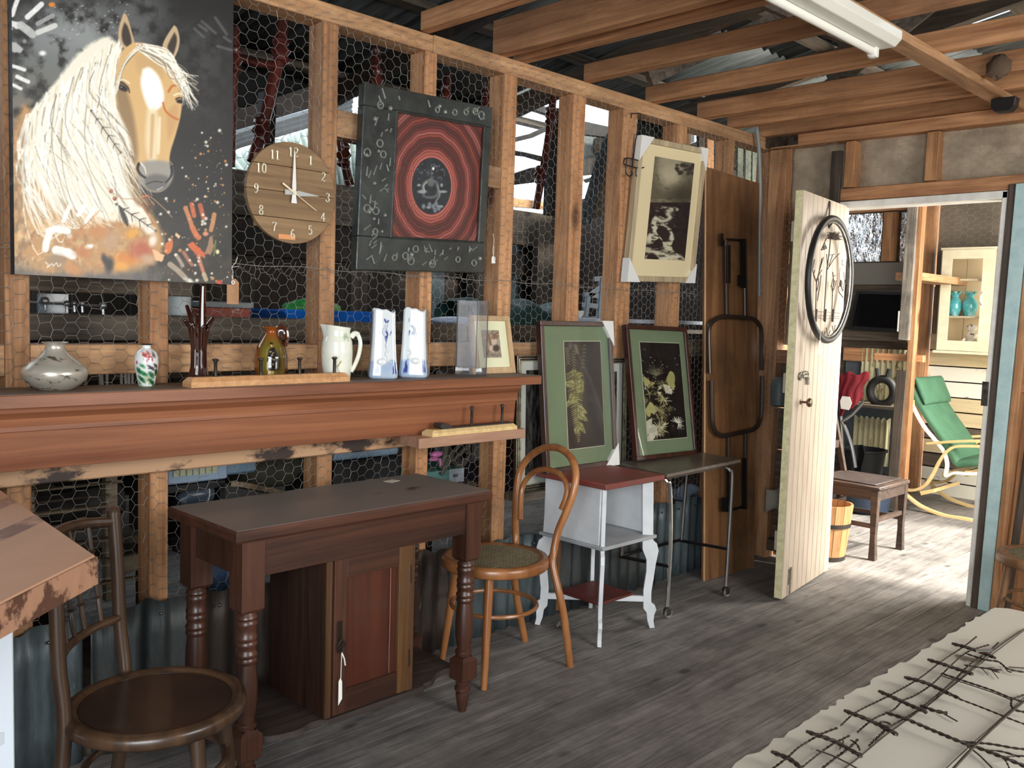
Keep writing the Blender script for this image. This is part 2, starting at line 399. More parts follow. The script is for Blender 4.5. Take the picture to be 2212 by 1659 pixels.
# ================================================================ ceiling and roof
ce = thing('ceiling', kind='structure')
for i, (y, hgt, xl, x1) in enumerate([(2.24,.075,-2.82,1.2), (2.66,.15,-2.86,1.2), (2.78,.07,-2.86,1.2), (3.20,.08,-2.82,1.2), (3.72,.085,-2.86,1.2), (4.18,.09,-2.86,1.2), (4.48,.08,-2.86,1.2), (4.80,.12,-2.86,1.2), (1.70,.11,-2.86,1.2), (1.15,.11,-2.86,1.2), (.6,.11,-2.86,1.2), (0.0,.11,-2.86,1.2)]):
    MB().box(xl, x1, y, y+.045, 2.478, 2.478+hgt).build('joist', M_['studX'], ce, bevel=.003)
MB().box(-1.50, -1.42, 2.2, 5.6, 2.44, 2.476).build('batten', M_['studY'], ce, bevel=.003)
# rafters and corrugated roof above the joists
def roofz(x): return 3.42-.17*abs(x+.3)
for y in (.4, 1.6, 2.95, 4.0, 5.1, 6.4, 7.8):
    MB().beam((1.6, y, roofz(1.6)-.10), (-.3, y, roofz(-.3)-.1), .05, .11).build('rafter', M_['studX'], ce)
    MB().beam((-.3, y, roofz(-.3)-.1), (-4.6, y, roofz(-4.6)-.1), .05, .11).build('rafter', M_['darkZ' if y<3 else 'oldX'], ce)
for x in (-.8, -1.7, -2.6, -3.5, -4.4):
    MB().box(x-.04, x+.04, -1, 8.2, roofz(x)-.04, roofz(x)-.005).build('purlin', M_['oldY'], ce)
# hanging struts in the roof space
for (a, b) in [((-1.7,3.9,2.55),(-2.4,3.3,2.95)), ((-2.2,4.35,2.58),(-1.6,4.6,3.1)), ((-1.2,4.5,2.58),(-.9,4.4,3.2)), ((-2.6,3.4,2.5),(-2.3,4.2,2.95)), ((-.9,3.3,2.58),(-.5,3.9,3.2))]:
    MB().beam(a, b, .035, .07).build('strut', M_['oldX'], ce)
def rsheet(x0, x1, y0, y1, dz=0, per=.09, amp=.012):
    mb = MB(); n = int((y1-y0)/per*6)
    return mb.grid(lambda u, v: (x0+(x1-x0)*v, y0+(y1-y0)*u, roofz(x0+(x1-x0)*v)+amp*math.sin(2*math.pi*(y0+(y1-y0)*u)/per)+dz+.012), n, 3)
rm = plain('roof_iron', (104,110,108), .55, .2, c2=(60,64,63), nscale=4, stretch=(.5,5,1))
for (x0, x1, y0, y1) in [(-.3,-2.9,-3,.97), (-.3,-2.9,.93,2.62), (-.3,-2.9,2.58,4.2), (-.3,-2.9,4.16,5.22), (-.95,-2.9,5.2,5.6), (-.95,-2.1,5.62,8.2), (-2.1,-2.9,5.5,8.2), (-.3,3.0,-3,2.24), (-.3,3.0,2.2,5.22),
                         (-2.86,-4.66,-1,2.24), (-2.86,-4.66,2.2,4.06), (-2.86,-3.90,4.0,6.05), (-2.86,-5.3,6.0,8.2)]:
    rsheet(x0, x1, y0, y1, .0 if (y0*10)%2 < 1 else .006).build('roof_sheet', rm, ce, solid=.001)
# ================================================================ back wall with the doorway
wb = thing('wall_back', kind='structure')
P = lambda x, y: on(x, y, 1, YB)
def pz(x, y): return P(x, y).z
hz0 = 2.075; xl_ = -2.268; xr_ = -1.478
MB().box(-2.776, 1.2, YB, YB+.09, 2.405, 2.475).build('top_plate', M_['studX'], wb, bevel=.003)
MB().box(-2.776, -2.666, YB, YB+.09, 0, 2.40).build('stud', M_['stud'], wb, bevel=.003)
MB().box(-2.318, -2.262, YB-.0, YB+.09, hz0+.075, 2.40).build('stud', M_['stud'], wb, bevel=.003)
MB().box(-1.885, -1.822, YB, YB+.09, hz0+.075, 2.40).build('stud', M_['stud'], wb, bevel=.003)
MB().box(-2.335, -.6, YB-.01, YB+.09, hz0, hz0+.07).build('header', M_['studX'], wb, bevel=.004)
MB().box(-2.385, -2.338, YB, YB+.09, 0, hz0).build('stud', M_['stud'], wb, bevel=.003)
# old grey plank fixed beside the doorway, above the door
MB().box(-2.382, -2.325, YB-.03, YB-.001, 1.9, 2.35).build('old_plank', M_['oldZ'], wb, bevel=.003)
MB().box(-2.665, -2.34, YB+.0, YB+.08, 1.16, 1.24).build('nogging', M_['studX'], wb, bevel=.003)
MB().box(-2.665, -2.34, YB+.0, YB+.08, .05, .12).build('nogging', M_['oldX'], wb, bevel=.003)
# pale building paper behind the wire above and beside the doorway
pap = plain('building_paper', (176,160,136), .85, c2=(140,126,106), nscale=5, bump=.5, bscale=9)
def paper(x0, x1, z0, z1, name='wall_paper'):
    mb = MB().grid(lambda u, v: (x0+(x1-x0)*u, YB+.075+.012*math.sin(u*9+v*5)+.006*math.sin(v*31+u*17), z0+(z1-z0)*v), 20, 20)
    return mb.build(name, pap, wb, solid=.002)
paper(-2.665, -2.32, 1.27, 2.42, 'building_paper'); paper(-2.32, .4, hz0+.04, 2.42, 'building_paper')
nm = MB()
def hexnetX(x0, x1, z0, z1, h, y, r, seed):
    m = hexnet(x0, x1, z0, z1, h, y, r, random.Random(seed)); m.v = [(b, a, c) for a, b, c in m.v]; m.f = [tuple(reversed(f)) for f in m.f]; return m
o = hexnetX(-2.77, -2.33, .5, 2.42, .040, YB-.006, .0006, 5).build('wire_netting', M_['wire'], wb, smooth=False)
o = hexnetX(-2.36, -1.0, 2.14, 2.42, .040, YB+.05, .0006, 6).build('wire_netting', M_['wire'], wb, smooth=False)
MB().box(-2.665, -2.34, YB+.06, YB+.085, .9, 1.16).box(-2.665,-2.34,YB+.06,YB+.085,.65,.895).box(-2.665,-2.34,YB+.06,YB+.085,.405,.645).box(-2.665,-2.34,YB+.06,YB+.085,.12,.4).build('cladding_board', M_['oldX'], wb)
# white painted door frame
d1 = thing('door_1', kind='structure')
def lean(x0, x1, t0, t1, y0, y1, z1, z0=0): 
    return MB().prism([(x0,z0),(x1,z0),(t1,z1),(t0,z1)], (0,y0,0), (1,0,0), (0,0,1), (0,1,0), y1-y0)
MB().box(-2.335, -2.303, YB+.012, YB+.06, 0, hz0-.005).build('jamb', M_['white'], d1, bevel=.003)
lean(-1.537, -1.511, -1.502, -1.476, YB-.012, YB+.11, hz0-.005).build('jamb', M_['white'], d1, bevel=.003)
MB().box(-1.529, -1.5, YB-.02, YB-.0125, 1.02, 1.14).build('striker_plate', M_['steel'], d1)
MB().box(-2.335, -1.474, YB-.012, YB+.11, hz0-.04, hz0-.002).build('head', M_['white'], d1, bevel=.003)
# right of the doorway: weathered board, blue strip, studs, old rail
lean(-1.510, -1.477, -1.475, -1.441, YB-.02, YB+.09, 2.10).build('old_plank', M_['oldZ'], wb, bevel=.003)
blue = plain('pale_blue_paint', (182,208,208), .5, c2=(164,194,196), nscale=14, bump=.08)
lean(-1.476, -1.424, -1.440, -1.372, YB-.03, YB+.02, 2.10).build('painted_strip', blue, wb, bevel=.003)
lean(-1.422, -1.385, -1.370, -1.33, YB-.02, YB+.09, 2.075).build('stud', M_['stud'], wb, bevel=.003)
MB().box(-1.385, -.8, YB+.06, YB+.08, 0, 2.075).build('lining_board', M_['stud'], wb)
MB().box(-1.385, -.8, YB, YB+.05, 1.10, 1.15).build('nogging', M_['studX'], wb)
MB().beam((-1.345, YB-.03, .02), (-1.300, YB+.03, 1.12), .028, .03).build('old_rail', M_['oldZ'], wb, bevel=.004)
MB().box(-1.20, -1.14, YB-.02, YB+.05, 0, 2.075).build('stud', M_['stud'], wb, bevel=.003)
MB().box(-.8, 1.3, YB, YB+.09, 0, 2.075).build('lining_board', M_['stud'], wb)
# steel bracket where plate meets the corner
k = thing('trim_2', kind='structure')
MB().box(-2.80, -2.60, YB-.008, YB-.004, 2.415, 2.47).build('bracket', M_['steel'], k)
mb = MB()
for xx in (-2.78,-2.71,-2.63):
    for zz in (2.43,2.455): mb.ball((xx, YB-.009, zz), .005, 6)
mb.build('nail', M_['steel'], k)
# right wall and the wall behind the far side keep daylight out, with an unseen window opening kept for the fill lamp and an open door
wr = MB().box(1.5, 1.56, -.6, 1.5, 0, 2.5).box(1.5,1.56,3.4,5.0,0,2.5).box(1.5,1.56,1.5,3.4,0,1.0).box(1.5,1.56,1.5,3.4,2.2,2.5)
tag(wr.build('wall_right', M_['oldZ'], smooth=False), kind='structure')
wf = MB().box(-2.9, -.6, -1.25, -1.2, 0, 2.5)
tag(wf.build('wall_front', M_['oldZ'], smooth=False), kind='structure')
# ================================================================ a small painter for pictures and decorated china
def lin(c):
    c = np.asarray(c, dtype=float)/255; return np.where(c <= .04045, c/12.92, ((c+.055)/1.055)**2.4)
class Art:
    def __init__(s, x0, y0, x1, y1, bg, sc=1.0, seed=1):
        s.x0, s.y0, s.sc = x0, y0, sc; s.w = int((x1-x0)*sc)+2; s.h = int((y1-y0)*sc)+2
        s.a = np.zeros((s.h, s.w, 3))+np.array(bg, float); s.r = np.random.RandomState(seed)
        yy, xx = np.mgrid[0:s.h, 0:s.w]; s.X = xx/sc+x0; s.Y = yy/sc+y0
    def noise(s, size, oct=4, sx=1, sy=1, seed=0):
        r = np.random.RandomState(seed+11); out = np.zeros((s.h, s.w)); amp = 1; tot = 0
        for o in range(oct):
            f = 2**o; gw = int(s.w/s.sc/size*f/sx)+3; gh = int(s.h/s.sc/size*f/sy)+3
            g = r.rand(gh, gw); gx = (s.X-s.x0)/size*f/sx; gy = (s.Y-s.y0)/size*f/sy
            ix = np.clip(gx.astype(int), 0, gw-2); iy = np.clip(gy.astype(int), 0, gh-2); fx = gx-ix; fy = gy-iy
            fx = fx*fx*(3-2*fx); fy = fy*fy*(3-2*fy)
            v = (g[iy,ix]*(1-fx)+g[iy,ix+1]*fx)*(1-fy)+(g[iy+1,ix]*(1-fx)+g[iy+1,ix+1]*fx)*fy
            out += v*amp; tot += amp; amp *= .55
        return out/tot
    def mix(s, col, m, sl=None):
        col = np.array(col, float); A = s.a if sl is None else s.a[sl]
        if m.ndim == 2: m = m[..., None]
        A[...] = A*(1-m)+col*m
    def box(s, xa, ya, xb, yb):
        i0 = max(0, int((ya-s.y0)*s.sc)-1); i1 = min(s.h, int((yb-s.y0)*s.sc)+2); j0 = max(0, int((xa-s.x0)*s.sc)-1); j1 = min(s.w, int((xb-s.x0)*s.sc)+2)
        return (slice(i0, max(i1, i0)), slice(j0, max(j1, j0)))
    def blob(s, x, y, rx, ry, col, al=1, soft=.3, ang=0):
        R = max(rx, ry)*(1+soft)+1; sl = s.box(x-R, y-R, x+R, y+R)
        dx = s.X[sl]-x; dy = s.Y[sl]-y; c, sn = math.cos(ang), math.sin(ang)
        d = np.sqrt(((dx*c+dy*sn)/rx)**2+((-dx*sn+dy*c)/ry)**2)
        s.mix(col, np.clip((1+soft-d)/max(soft*2, .05), 0, 1)*al, sl)
    def line(s, pts, r0, r1, col, al=1, soft=.6):
        for i in range(len(pts)-1):
            (ax, ay), (bx, by) = pts[i], pts[i+1]; t0 = i/(len(pts)-1); t1 = (i+1)/(len(pts)-1)
            ra = r0+(r1-r0)*t0; rb = r0+(r1-r0)*t1; R = max(ra, rb)+1.5
            sl = s.box(min(ax,bx)-R, min(ay,by)-R, max(ax,bx)+R, max(ay,by)+R)
            dx, dy = bx-ax, by-ay; L = dx*dx+dy*dy+1e-9
            t = np.clip(((s.X[sl]-ax)*dx+(s.Y[sl]-ay)*dy)/L, 0, 1)
            d = np.hypot(s.X[sl]-ax-t*dx, s.Y[sl]-ay-t*dy); rr = ra+(rb-ra)*t
            s.mix(col, np.clip((rr-d)/soft+.5, 0, 1)*al, sl)
    def curve(s, pts, r0, r1, col, al=1, n=6, soft=.6):
        p = bez([(x, y, 0) for x, y in pts], n); s.line([(q[0], q[1]) for q in p], r0, r1, col, al, soft)
    def poly(s, pts, col, al=1, soft=1.0, wob=0):
        P = np.array(pts, float); sl = s.box(P[:,0].min()-3, P[:,1].min()-3, P[:,0].max()+3, P[:,1].max()+3)
        X, Y = s.X[sl], s.Y[sl]; ins = np.zeros(X.shape, bool); D = np.full(X.shape, 1e9); n = len(P)
        for i in range(n):
            ax, ay = P[i]; bx, by = P[(i+1) % n]
            if ay != by:
                c = ((Y < ay) != (Y < by)) & (X < (bx-ax)*(Y-ay)/(by-ay)+ax); ins ^= c
            dx, dy = bx-ax, by-ay; L = dx*dx+dy*dy+1e-9; t = np.clip(((X-ax)*dx+(Y-ay)*dy)/L, 0, 1)
            D = np.minimum(D, np.hypot(X-ax-t*dx, Y-ay-t*dy))
        sd = np.where(ins, D, -D)
        if wob: sd = sd+(s.noise(6, 2, seed=n)[sl]-.5)*wob
        s.mix(col, np.clip(sd/soft+.5, 0, 1)*al, sl)
    def spline(s, pts, col, al=1, soft=1.0, wob=0):
        p = bez([(x, y, 0) for x, y in pts+[pts[0]]], 5)[:-1]; s.poly([(q[0], q[1]) for q in p], col, al, soft, wob)
    def sample(s, x, y):
        j = np.clip((np.asarray(x)-s.x0)*s.sc, 0, s.w-1.001); i = np.clip((np.asarray(y)-s.y0)*s.sc, 0, s.h-1.001)
        j0 = j.astype(int); i0 = i.astype(int); fx = (j-j0)[:,None]; fy = (i-i0)[:,None]
        c = (s.a[i0,j0]*(1-fx)+s.a[i0,j0+1]*fx)*(1-fy)+(s.a[i0+1,j0]*(1-fx)+s.a[i0+1,j0+1]*fx)*fy
        return lin(np.clip(c, 0, 255))
def artplane(name, art, o, u, v, nu, nv, mat, parent):
    """flat picture from corner o along u and v (world vectors), coloured from the art"""
    o, u, v = np.array(o), np.array(u), np.array(v)
    a, b = np.meshgrid(np.linspace(0,1,nu), np.linspace(0,1,nv), indexing='ij')
    pts = o+a.ravel()[:,None]*u+b.ravel()[:,None]*v
    x, y = proj(pts); cols = art.sample(x, y)
    mb = MB(); mb.v = [tuple(p) for p in pts]
    I = np.arange(nu*nv).reshape(nu, nv)
    q = np.stack([I[:-1,:-1], I[1:,:-1], I[1:,1:], I[:-1,1:]], -1).reshape(-1,4); mb.f = [tuple(int(t) for t in r) for r in q]
    return mb.build(name, mat, parent, smooth=False, world=True, cols=cols)
paint_m = vcol('oil_paint', .42); print_m = vcol('photo_print', .5); 
glassm = plain('picture_glass', (255,255,255), .02, trans=1, ior=1.3)

# ---------------- horse painting
A = Art(0, -45, 508, 618, (30,30,29), 1.0)
n1 = A.noise(60, 5, seed=1); n2 = A.noise(22, 4, seed=2); n3 = A.noise(9, 3, 1, 1, seed=3)
for (x, y, rx, ry, c, al) in [(170,90,120,75,(150,154,152),.9),(120,60,80,60,(110,114,114),.8),(300,30,50,50,(120,122,120),.7),(180,95,110,60,(140,144,142),.9),(110,150,90,50,(110,114,112),.8),(250,40,40,60,(84,88,88),.7),(60,200,80,50,(120,118,110),.8),(430,110,70,60,(74,76,74),.6),(330,50,60,50,(70,72,72),.5),(440,210,60,60,(60,62,60),.6),(40,270,50,50,(140,128,110),.8)]:
    sl = A.box(x-rx*1.7, y-ry*1.7, x+rx*1.7, y+ry*1.7); d = np.sqrt(((A.X[sl]-x)/rx)**2+((A.Y[sl]-y)/ry)**2)
    A.mix(c, np.clip(1.5-d, 0, 1)*np.clip(n2[sl]*3.0-.75, 0, 1)*al, sl)
m = np.clip((A.Y-240)/60, 0, 1)*np.clip((130-A.X)/60, 0, 1); A.mix((128,108,84), m*np.clip(n2*2.2-.5, 0, 1)*.8)
m = np.clip((A.Y-430)/80, 0, 1)*np.clip((A.X-300)/60, 0, 1); A.mix((66,56,42), m*np.clip(n2*2-.4, 0, 1)*.8)
m = np.clip((A.Y-560)/30, 0, 1)*np.clip((360-A.X)/80, 0, 1); A.mix((112,112,112), m*.8)
# body and neck
A.spline([(24,300),(40,250),(62,230),(120,330),(230,420),(300,440),(340,480),(352,540),(300,585),(200,592),(90,590),(30,560),(18,440)], (196,150,98), .95, 14, 6)
mb_ = np.clip((A.Y-260)/40, 0, 1)*np.clip((350-A.X)/30, 0, 1)*np.clip((590-A.Y)/20,0,1)
A.mix((206,124,62), mb_*np.clip(n2*3-1.7, 0, 1)*.7); A.mix((238,214,170), mb_*np.clip(n3*3-1.7, 0, 1)*.5*np.clip((A.Y-300)/40,0,1)); A.mix((112,84,56), mb_*np.clip(n1*4-2.5, 0, 1)*.6)
A.spline([(255,95),(232,80),(195,95),(160,125),(125,170),(92,210),(66,245),(52,300),(60,360),(85,400),(140,440),(200,468),(262,480),(318,492),(322,470),(290,420),(268,360),(252,300),(240,230),(242,160),(260,120)], (240,234,214), 1, 8, 5)
A.spline([(250,100),(285,95),(300,200),(292,330),(300,400),(318,430),(292,440),(262,350),(246,260),(240,170)], (150,122,86), .85, 12)
# mane strands
R_ = A.r
for k in range(420):
    t = R_.rand(); sx_ = 262-205*t+R_.randn()*4; sy_ = 92+170*t**1.1+R_.randn()*8+R_.rand()*90*(R_.rand() < .6)
    ln = 120+R_.rand()*200; dx_ = 20+95*(1-t)*R_.rand()+40*t
    p = [(sx_, sy_), (sx_-12+R_.randn()*5, sy_+ln*.33), (sx_+dx_*.35+R_.randn()*6, sy_+ln*.66), (sx_+dx_+R_.randn()*8, min(sy_+ln, 492))]
    c = [(255,252,240),(250,244,226),(236,226,200),(206,196,170),(132,118,98),(92,84,74)][R_.choice(6, p=[.35,.25,.18,.12,.07,.03])]
    w_ = 2.4 if c[0] > 220 else 1.1
    if sy_ > 120 or sx_ > 120: A.curve(p, w_, .5, c, .75, 4, 1.2)
# ears
A.spline([(267,28),(258,55),(256,80),(268,105),(286,112),(291,96),(284,66),(274,34)], (196,168,128), 1, 2); A.spline([(269,48),(263,70),(266,92),(280,104),(284,88),(277,60)], (58,48,40), 1, 4)
A.spline([(376,54),(360,78),(351,100),(358,124),(372,130),(384,110),(388,86),(383,62)], (196,170,132), 1, 2); A.spline([(377,70),(367,88),(362,104),(372,120),(380,100),(382,82)], (60,50,42), 1, 4)
# head
A.spline([(262,112),(290,92),(330,98),(362,112),(382,150),(393,200),(391,245),(380,290),(368,330),(366,362),(371,386),(352,412),(326,414),(306,398),(292,370),(290,330),(276,280),(254,232),(249,180),(254,140)], (216,176,118), 1, 3)
A.spline([(249,180),(262,170),(280,215),(292,270),(298,330),(292,352),(278,290),(256,240)], (138,112,78), .85, 10)
A.spline([(290,120),(330,105),(350,130),(352,170),(330,150),(300,160)], (196,160,112), .6, 10)
A.spline([(308,150),(324,146),(344,168),(354,205),(348,230),(326,240),(312,214),(304,180)], (255,253,246), 1, 7)
A.spline([(318,238),(338,236),(344,290),(336,350),(322,352),(314,300)], (238,222,184), .8, 10)
A.line([(330,250),(326,340)], 4, 3, (184,130,78), .5, 5); A.line([(345,255),(342,330)], 3, 3, (250,240,214), .6, 4)
A.spline([(360,240),(382,225),(384,260),(372,290),(362,300)], (196,150,100), .6, 8)
A.curve([(352,222),(358,240),(372,252),(384,258)], 2.2, 2.2, (198,112,54), .8); A.curve([(364,198),(372,186),(384,186),(388,196)], 3, 2, (196,116,60), .7)
A.spline([(300,352),(330,346),(366,352),(374,380),(362,404),(340,414),(316,408),(298,384)], (150,146,138), .95, 8)
A.spline([(312,384),(336,376),(364,384),(358,406),(336,414),(316,406)], (92,90,88), .8, 8)
A.curve([(300,354),(297,364),(303,376),(314,384)], 3.4, 2, (20,18,18)); A.curve([(304,352),(312,362),(316,376)], 2, 1, (226,220,206), .9)
A.curve([(370,360),(371,374),(366,386),(358,394)], 2.6, 1.4, (28,24,24)); A.curve([(316,398),(334,392),(352,394)], 1.2, 1, (40,38,38)); A.line([(340,410),(352,404)], 1.6, 1.2, (190,188,184), .8)
# eyes
A.blob(265,190,12,6,(24,20,18),1,.25,.45); A.curve([(252,182),(262,178),(276,188),(280,200)], 2.2, 1.2, (40,32,26)); A.blob(262,188,2.5,1.6,(150,150,150),.8); A.curve([(254,176),(266,172),(280,180)], 2, 1.5, (236,222,190), .9)
A.blob(389,219,8,4.4,(26,22,20),1,.25,.1); A.curve([(380,214),(388,211),(398,215)], 1.6, 1, (30,26,22)); A.curve([(376,206),(388,202),(400,208)], 2, 1.4, (238,226,196), .9)
# forelock
for k in range(60):
    e = (392+R_.rand()*38, 160+R_.rand()*80); s0_ = (292+R_.rand()*26, 95+R_.rand()*14)
    A.curve([s0_, (s0_[0]+40+R_.rand()*15, s0_[1]+10+R_.rand()*22), (s0_[0]+70+R_.rand()*18, s0_[1]+45+R_.rand()*24), e], 1.6, .5, (252,248,232) if R_.rand() < .75 else (150,134,108), .85, 5)
for k in range(26):
    A.curve([(300+R_.rand()*12, 98), (270, 130+R_.rand()*12), (254-R_.rand()*8, 180+R_.rand()*30)], 1.8, .6, (250,244,224) if R_.rand() < .7 else (160,140,110), .8, 5)
# feathers, beads, cord
def feather(p, q, w, c1, c2):
    n = 26; dx_, dy_ = q[0]-p[0], q[1]-p[1]; L = math.hypot(dx_, dy_); ux, uy = dx_/L, dy_/L
    for i in range(n):
        t = i/n; x, y = p[0]+dx_*t, p[1]+dy_*t; ww = w*math.sin(math.pi*(t*.85+.1))
        for sg in (-1, 1): A.line([(x, y), (x+ux*ww*.9-uy*ww*sg, y+uy*ww*.9+ux*ww*sg)], 1.3, .5, c1 if (i*3) % 5 else c2, .9)
    A.line([p, q], 1, 1, c2)
feather((196,238),(262,332),12,(214,204,184),(70,60,52)); feather((250,440),(338,500),13,(230,222,206),(54,48,44)); feather((258,445),(276,488),6,(60,54,50),(30,28,26))
for x, y in [(240,413),(248,429),(310,425),(318,424)]: A.blob(x, y, 4.4, 4.4, (146,62,38)); A.blob(x-1.2, y-1.4, 1.3, 1.3, (240,190,160))
A.curve([(232,405),(262,428),(300,428),(322,424),(352,448),(372,470)], 1, .7, (190,150,110)); A.curve([(290,430),(312,452),(334,488)], 1, .8, (176,96,60))
_nb = A.noise(30, 5, .7, 1.3, seed=41); _nc = A.noise(12, 4, .7, 1.4, seed=42); _mk = np.clip((A.Y-455)/40, 0, 1)*np.clip((345-A.X)/40, 0, 1)*np.clip((600-A.Y)/30, 0, 1)
A.mix((232,196,146), _mk*np.clip(_nb*5-2.6, 0, 1)*.75); A.mix((150,104,66), _mk*np.clip(_nc*5-2.9, 0, 1)*.7); A.mix((104,96,86), np.clip((A.Y-560)/35, 0, 1)*np.clip(_nb*4-1.6, 0, 1)*.8*np.clip((380-A.X)/40, 0, 1)); A.mix((100,84,66), np.clip((70-A.X)/50, 0, 1)*np.clip((A.Y-240)/60, 0, 1)*np.clip(_nc*4-1.5, 0, 1)*.7)
# white hand prints
W_ = (240,240,236); G_ = (160,160,158)
def pr_(pts, w, c, gap=True):
    for i in range(len(pts)-1):
        a, b = pts[i], pts[i+1]; A.line([(a[0]+(b[0]-a[0])*.08, a[1]+(b[1]-a[1])*.08), (a[0]+(b[0]-a[0])*.85, a[1]+(b[1]-a[1])*.85)], w, w*.95, c, .92, 1.6)
pr_([(26,34),(33,12),(40,-6)], 5, W_); pr_([(58,38),(76,22),(92,7)], 6, W_); pr_([(80,52),(98,42),(116,32)], 5, G_); pr_([(80,71),(100,63),(122,54)], 6, (214,214,208))
A.poly([(20,42),(44,48),(52,60),(34,62),(20,56)], W_, .9, 3, 5); pr_([(44,54),(58,64),(72,76)], 9, (188,188,184)); A.poly([(18,90),(36,92),(50,106),(48,113),(28,114),(17,104)], (182,184,180), .95, 2, 4)
A.poly([(17,58),(28,62),(18,76)], W_); A.blob(92,115,7,5,W_,1,.5); A.blob(112,10,7,5,(222,132,44)); A.blob(53,89,4.5,5,G_,.8)
pr_([(16,140),(36,145),(56,152)], 4, W_); pr_([(36,165),(46,170),(64,178)], 4.4, W_); pr_([(16,180),(30,184),(48,193)], 3.6, W_)
for a, b in [((430,54),(446,66)),((436,46),(466,72)),((465,38),(490,74)),((420,62),(440,80)),((470,100),(500,108)),((484,80),(498,90))]: A.line([a, b], 3, 3, (104,106,104), .6, 2.4)
# lower white print
pr_([(152,443),(143,462),(136,480)], 5, W_); pr_([(181,445),(174,456),(168,466)], 5, W_); pr_([(204,450),(194,466),(184,482)], 4.4, W_)
pr_([(104,500),(122,494),(150,500)], 8, W_); pr_([(106,506),(100,524),(98,540)], 8, W_); pr_([(120,540),(146,546),(158,552)], 10, W_); A.blob(192,533,10,5,W_,1,.4,-.3); A.blob(150,510,6,5,(220,200,180),.8)
A.line([(150,522),(215,455)], 2, 1, (206,126,70), .6); 
# leaves and warm dabs along the lower edge
OR = (206,110,56)
for (x, y, rx, ry, c, an) in [(272,560,26,14,(214,130,50),.2),(305,540,24,20,(178,86,60),0),(262,575,16,10,(232,164,70),.3),(160,582,20,12,(202,138,84),.5),(180,545,18,12,(190,120,70),.2),(240,520,18,22,(186,150,116),.3),(210,500,20,14,(196,130,76),0),(285,505,14,10,(226,160,60),-.4),(320,560,16,10,(196,160,130),.4),(236,572,9,16,(28,30,36),.1),(226,560,6,12,(34,36,42),-.3),(120,560,20,10,(150,128,104),0),(330,520,8,12,(246,240,226),.3),(322,498,12,8,(246,242,230),.4)]:
    A.blob(x, y, rx, ry, c, .85, .5, an)
A.poly([(372,514),(374,530),(370,544),(360,551),(355,540),(358,526)], OR, 1, 1.5, 2); A.poly([(328,536),(356,552),(350,566),(336,562)], (236,186,140), 1, 1.5, 2); A.poly([(380,502),(390,510),(386,516),(378,508)], (226,190,150), 1, 1.5)
# orange hand print
pr_([(400,448),(407,466),(415,490)], 5, (206,130,84)); pr_([(414,440),(417,456),(420,468)], 5, (204,104,62)); pr_([(432,442),(436,458),(440,472)], 5, (190,92,60)); pr_([(463,462),(460,480),(455,500)], 5, (200,140,90))
pr_([(415,490),(424,508),(430,514)], 6, (214,118,70)); A.poly([(404,528),(416,522),(444,548),(440,556),(428,552),(414,542)], (206,98,50), 1, 2, 4); A.poly([(452,512),(458,508),(462,530),(456,552),(444,548)], (170,130,100), .9, 2.4, 4)
A.blob(444,505,6,5,(220,140,110)); pr_([(428,552),(434,572),(442,596)], 4, (206,128,96)); pr_([(380,550),(388,562),(396,576)], 4, (168,154,138)); pr_([(396,544),(406,560),(416,574)], 4, (172,108,84)); pr_([(366,570),(384,584),(402,602)], 6, (170,154,134)); pr_([(440,592),(446,606)], 5, (190,170,140)); A.blob(408,606,12,5,(200,196,186),.9,.4,.4); A.blob(474,610,6,5,(196,70,60))
A.line([(466,520),(462,552)], 2, 2, (110,130,50), .8); A.blob(470,544,4,5,(230,220,170))
for k in range(230):
    x = 340+R_.rand()*158; y = 280+R_.rand()*330
    if x < 400-(y-280)*.1 and y < 420: continue
    c = [(236,232,214),(214,140,66),(190,150,100),(226,220,200)][R_.randint(4)]; r_ = .7+R_.rand()**3*3.2
    A.blob(x, y, r_, r_, c, .9)
for k in range(40):
    x = 100+R_.rand()*180; y = 5+R_.rand()*90; A.blob(x, y, .9+R_.rand(), 1, (230,230,226), .8)
A.curve([(98,566),(104,572),(102,578),(112,570),(116,574),(122,568),(126,576),(132,570)], .9, .8, (230,226,214))
p_ = thing('canvas_painting', 'large unframed canvas painting of a pale maned horse on dark ground', 'painting', (W, 1.1, 1.9))
ya, yb_, za, zb_ = .786, 1.432, 1.468, 2.402; xf_ = W+.052
cv = MB().box(W+.015, xf_-.001, ya, yb_, za, zb_); cv.build('canvas', plain('canvas_edge', (40,40,40), .6, c2=(120,120,116), nscale=20, lo=.6, hi=.7), p_, world=True)
artplane('painted_face', A, (xf_, ya, za), (0, yb_-ya, 0), (0, 0, zb_-za), 330, 470, paint_m, p_)

# ---------------- round plank clock
c0 = Vector((W+.035, 1.653, 1.789)); Rc = .171
ck = thing('wall_clock', 'round clock of joined brown planks with white metal numerals and hands', 'clock', c0)
planks = [(-.171,-.088),(-.0865,.0),(.0015,.085),(.0865,.171)]
wm_ = wood('clock_plank', (106,80,52), (150,120,84), 'Y', dirt=.25, scale=18, var=.15)
for za_, zb2 in planks:
    pts = []
    for i in range(25):
        z = za_+(zb2-za_)*i/24; pts.append((math.sqrt(max(Rc*Rc-z*z, 0)), z))
    poly = pts+[(-y, z) for y, z in reversed(pts)]
    MB().prism(poly, (0,0,0), (0,1,0), (0,0,1), (1,0,0), .018).build('plank', wm_, ck, smooth=False, bevel=.001)
MB().box(-.012, -.001, -.13, -.10, -.12, .12).box(-.012, -.001, .10, .13, -.12, .12).box(-.02,-.001,-.03,.03,-.03,.03).build('batten', wm_, ck)
num = plain('cream_numeral', (214,204,178), .4, .2)
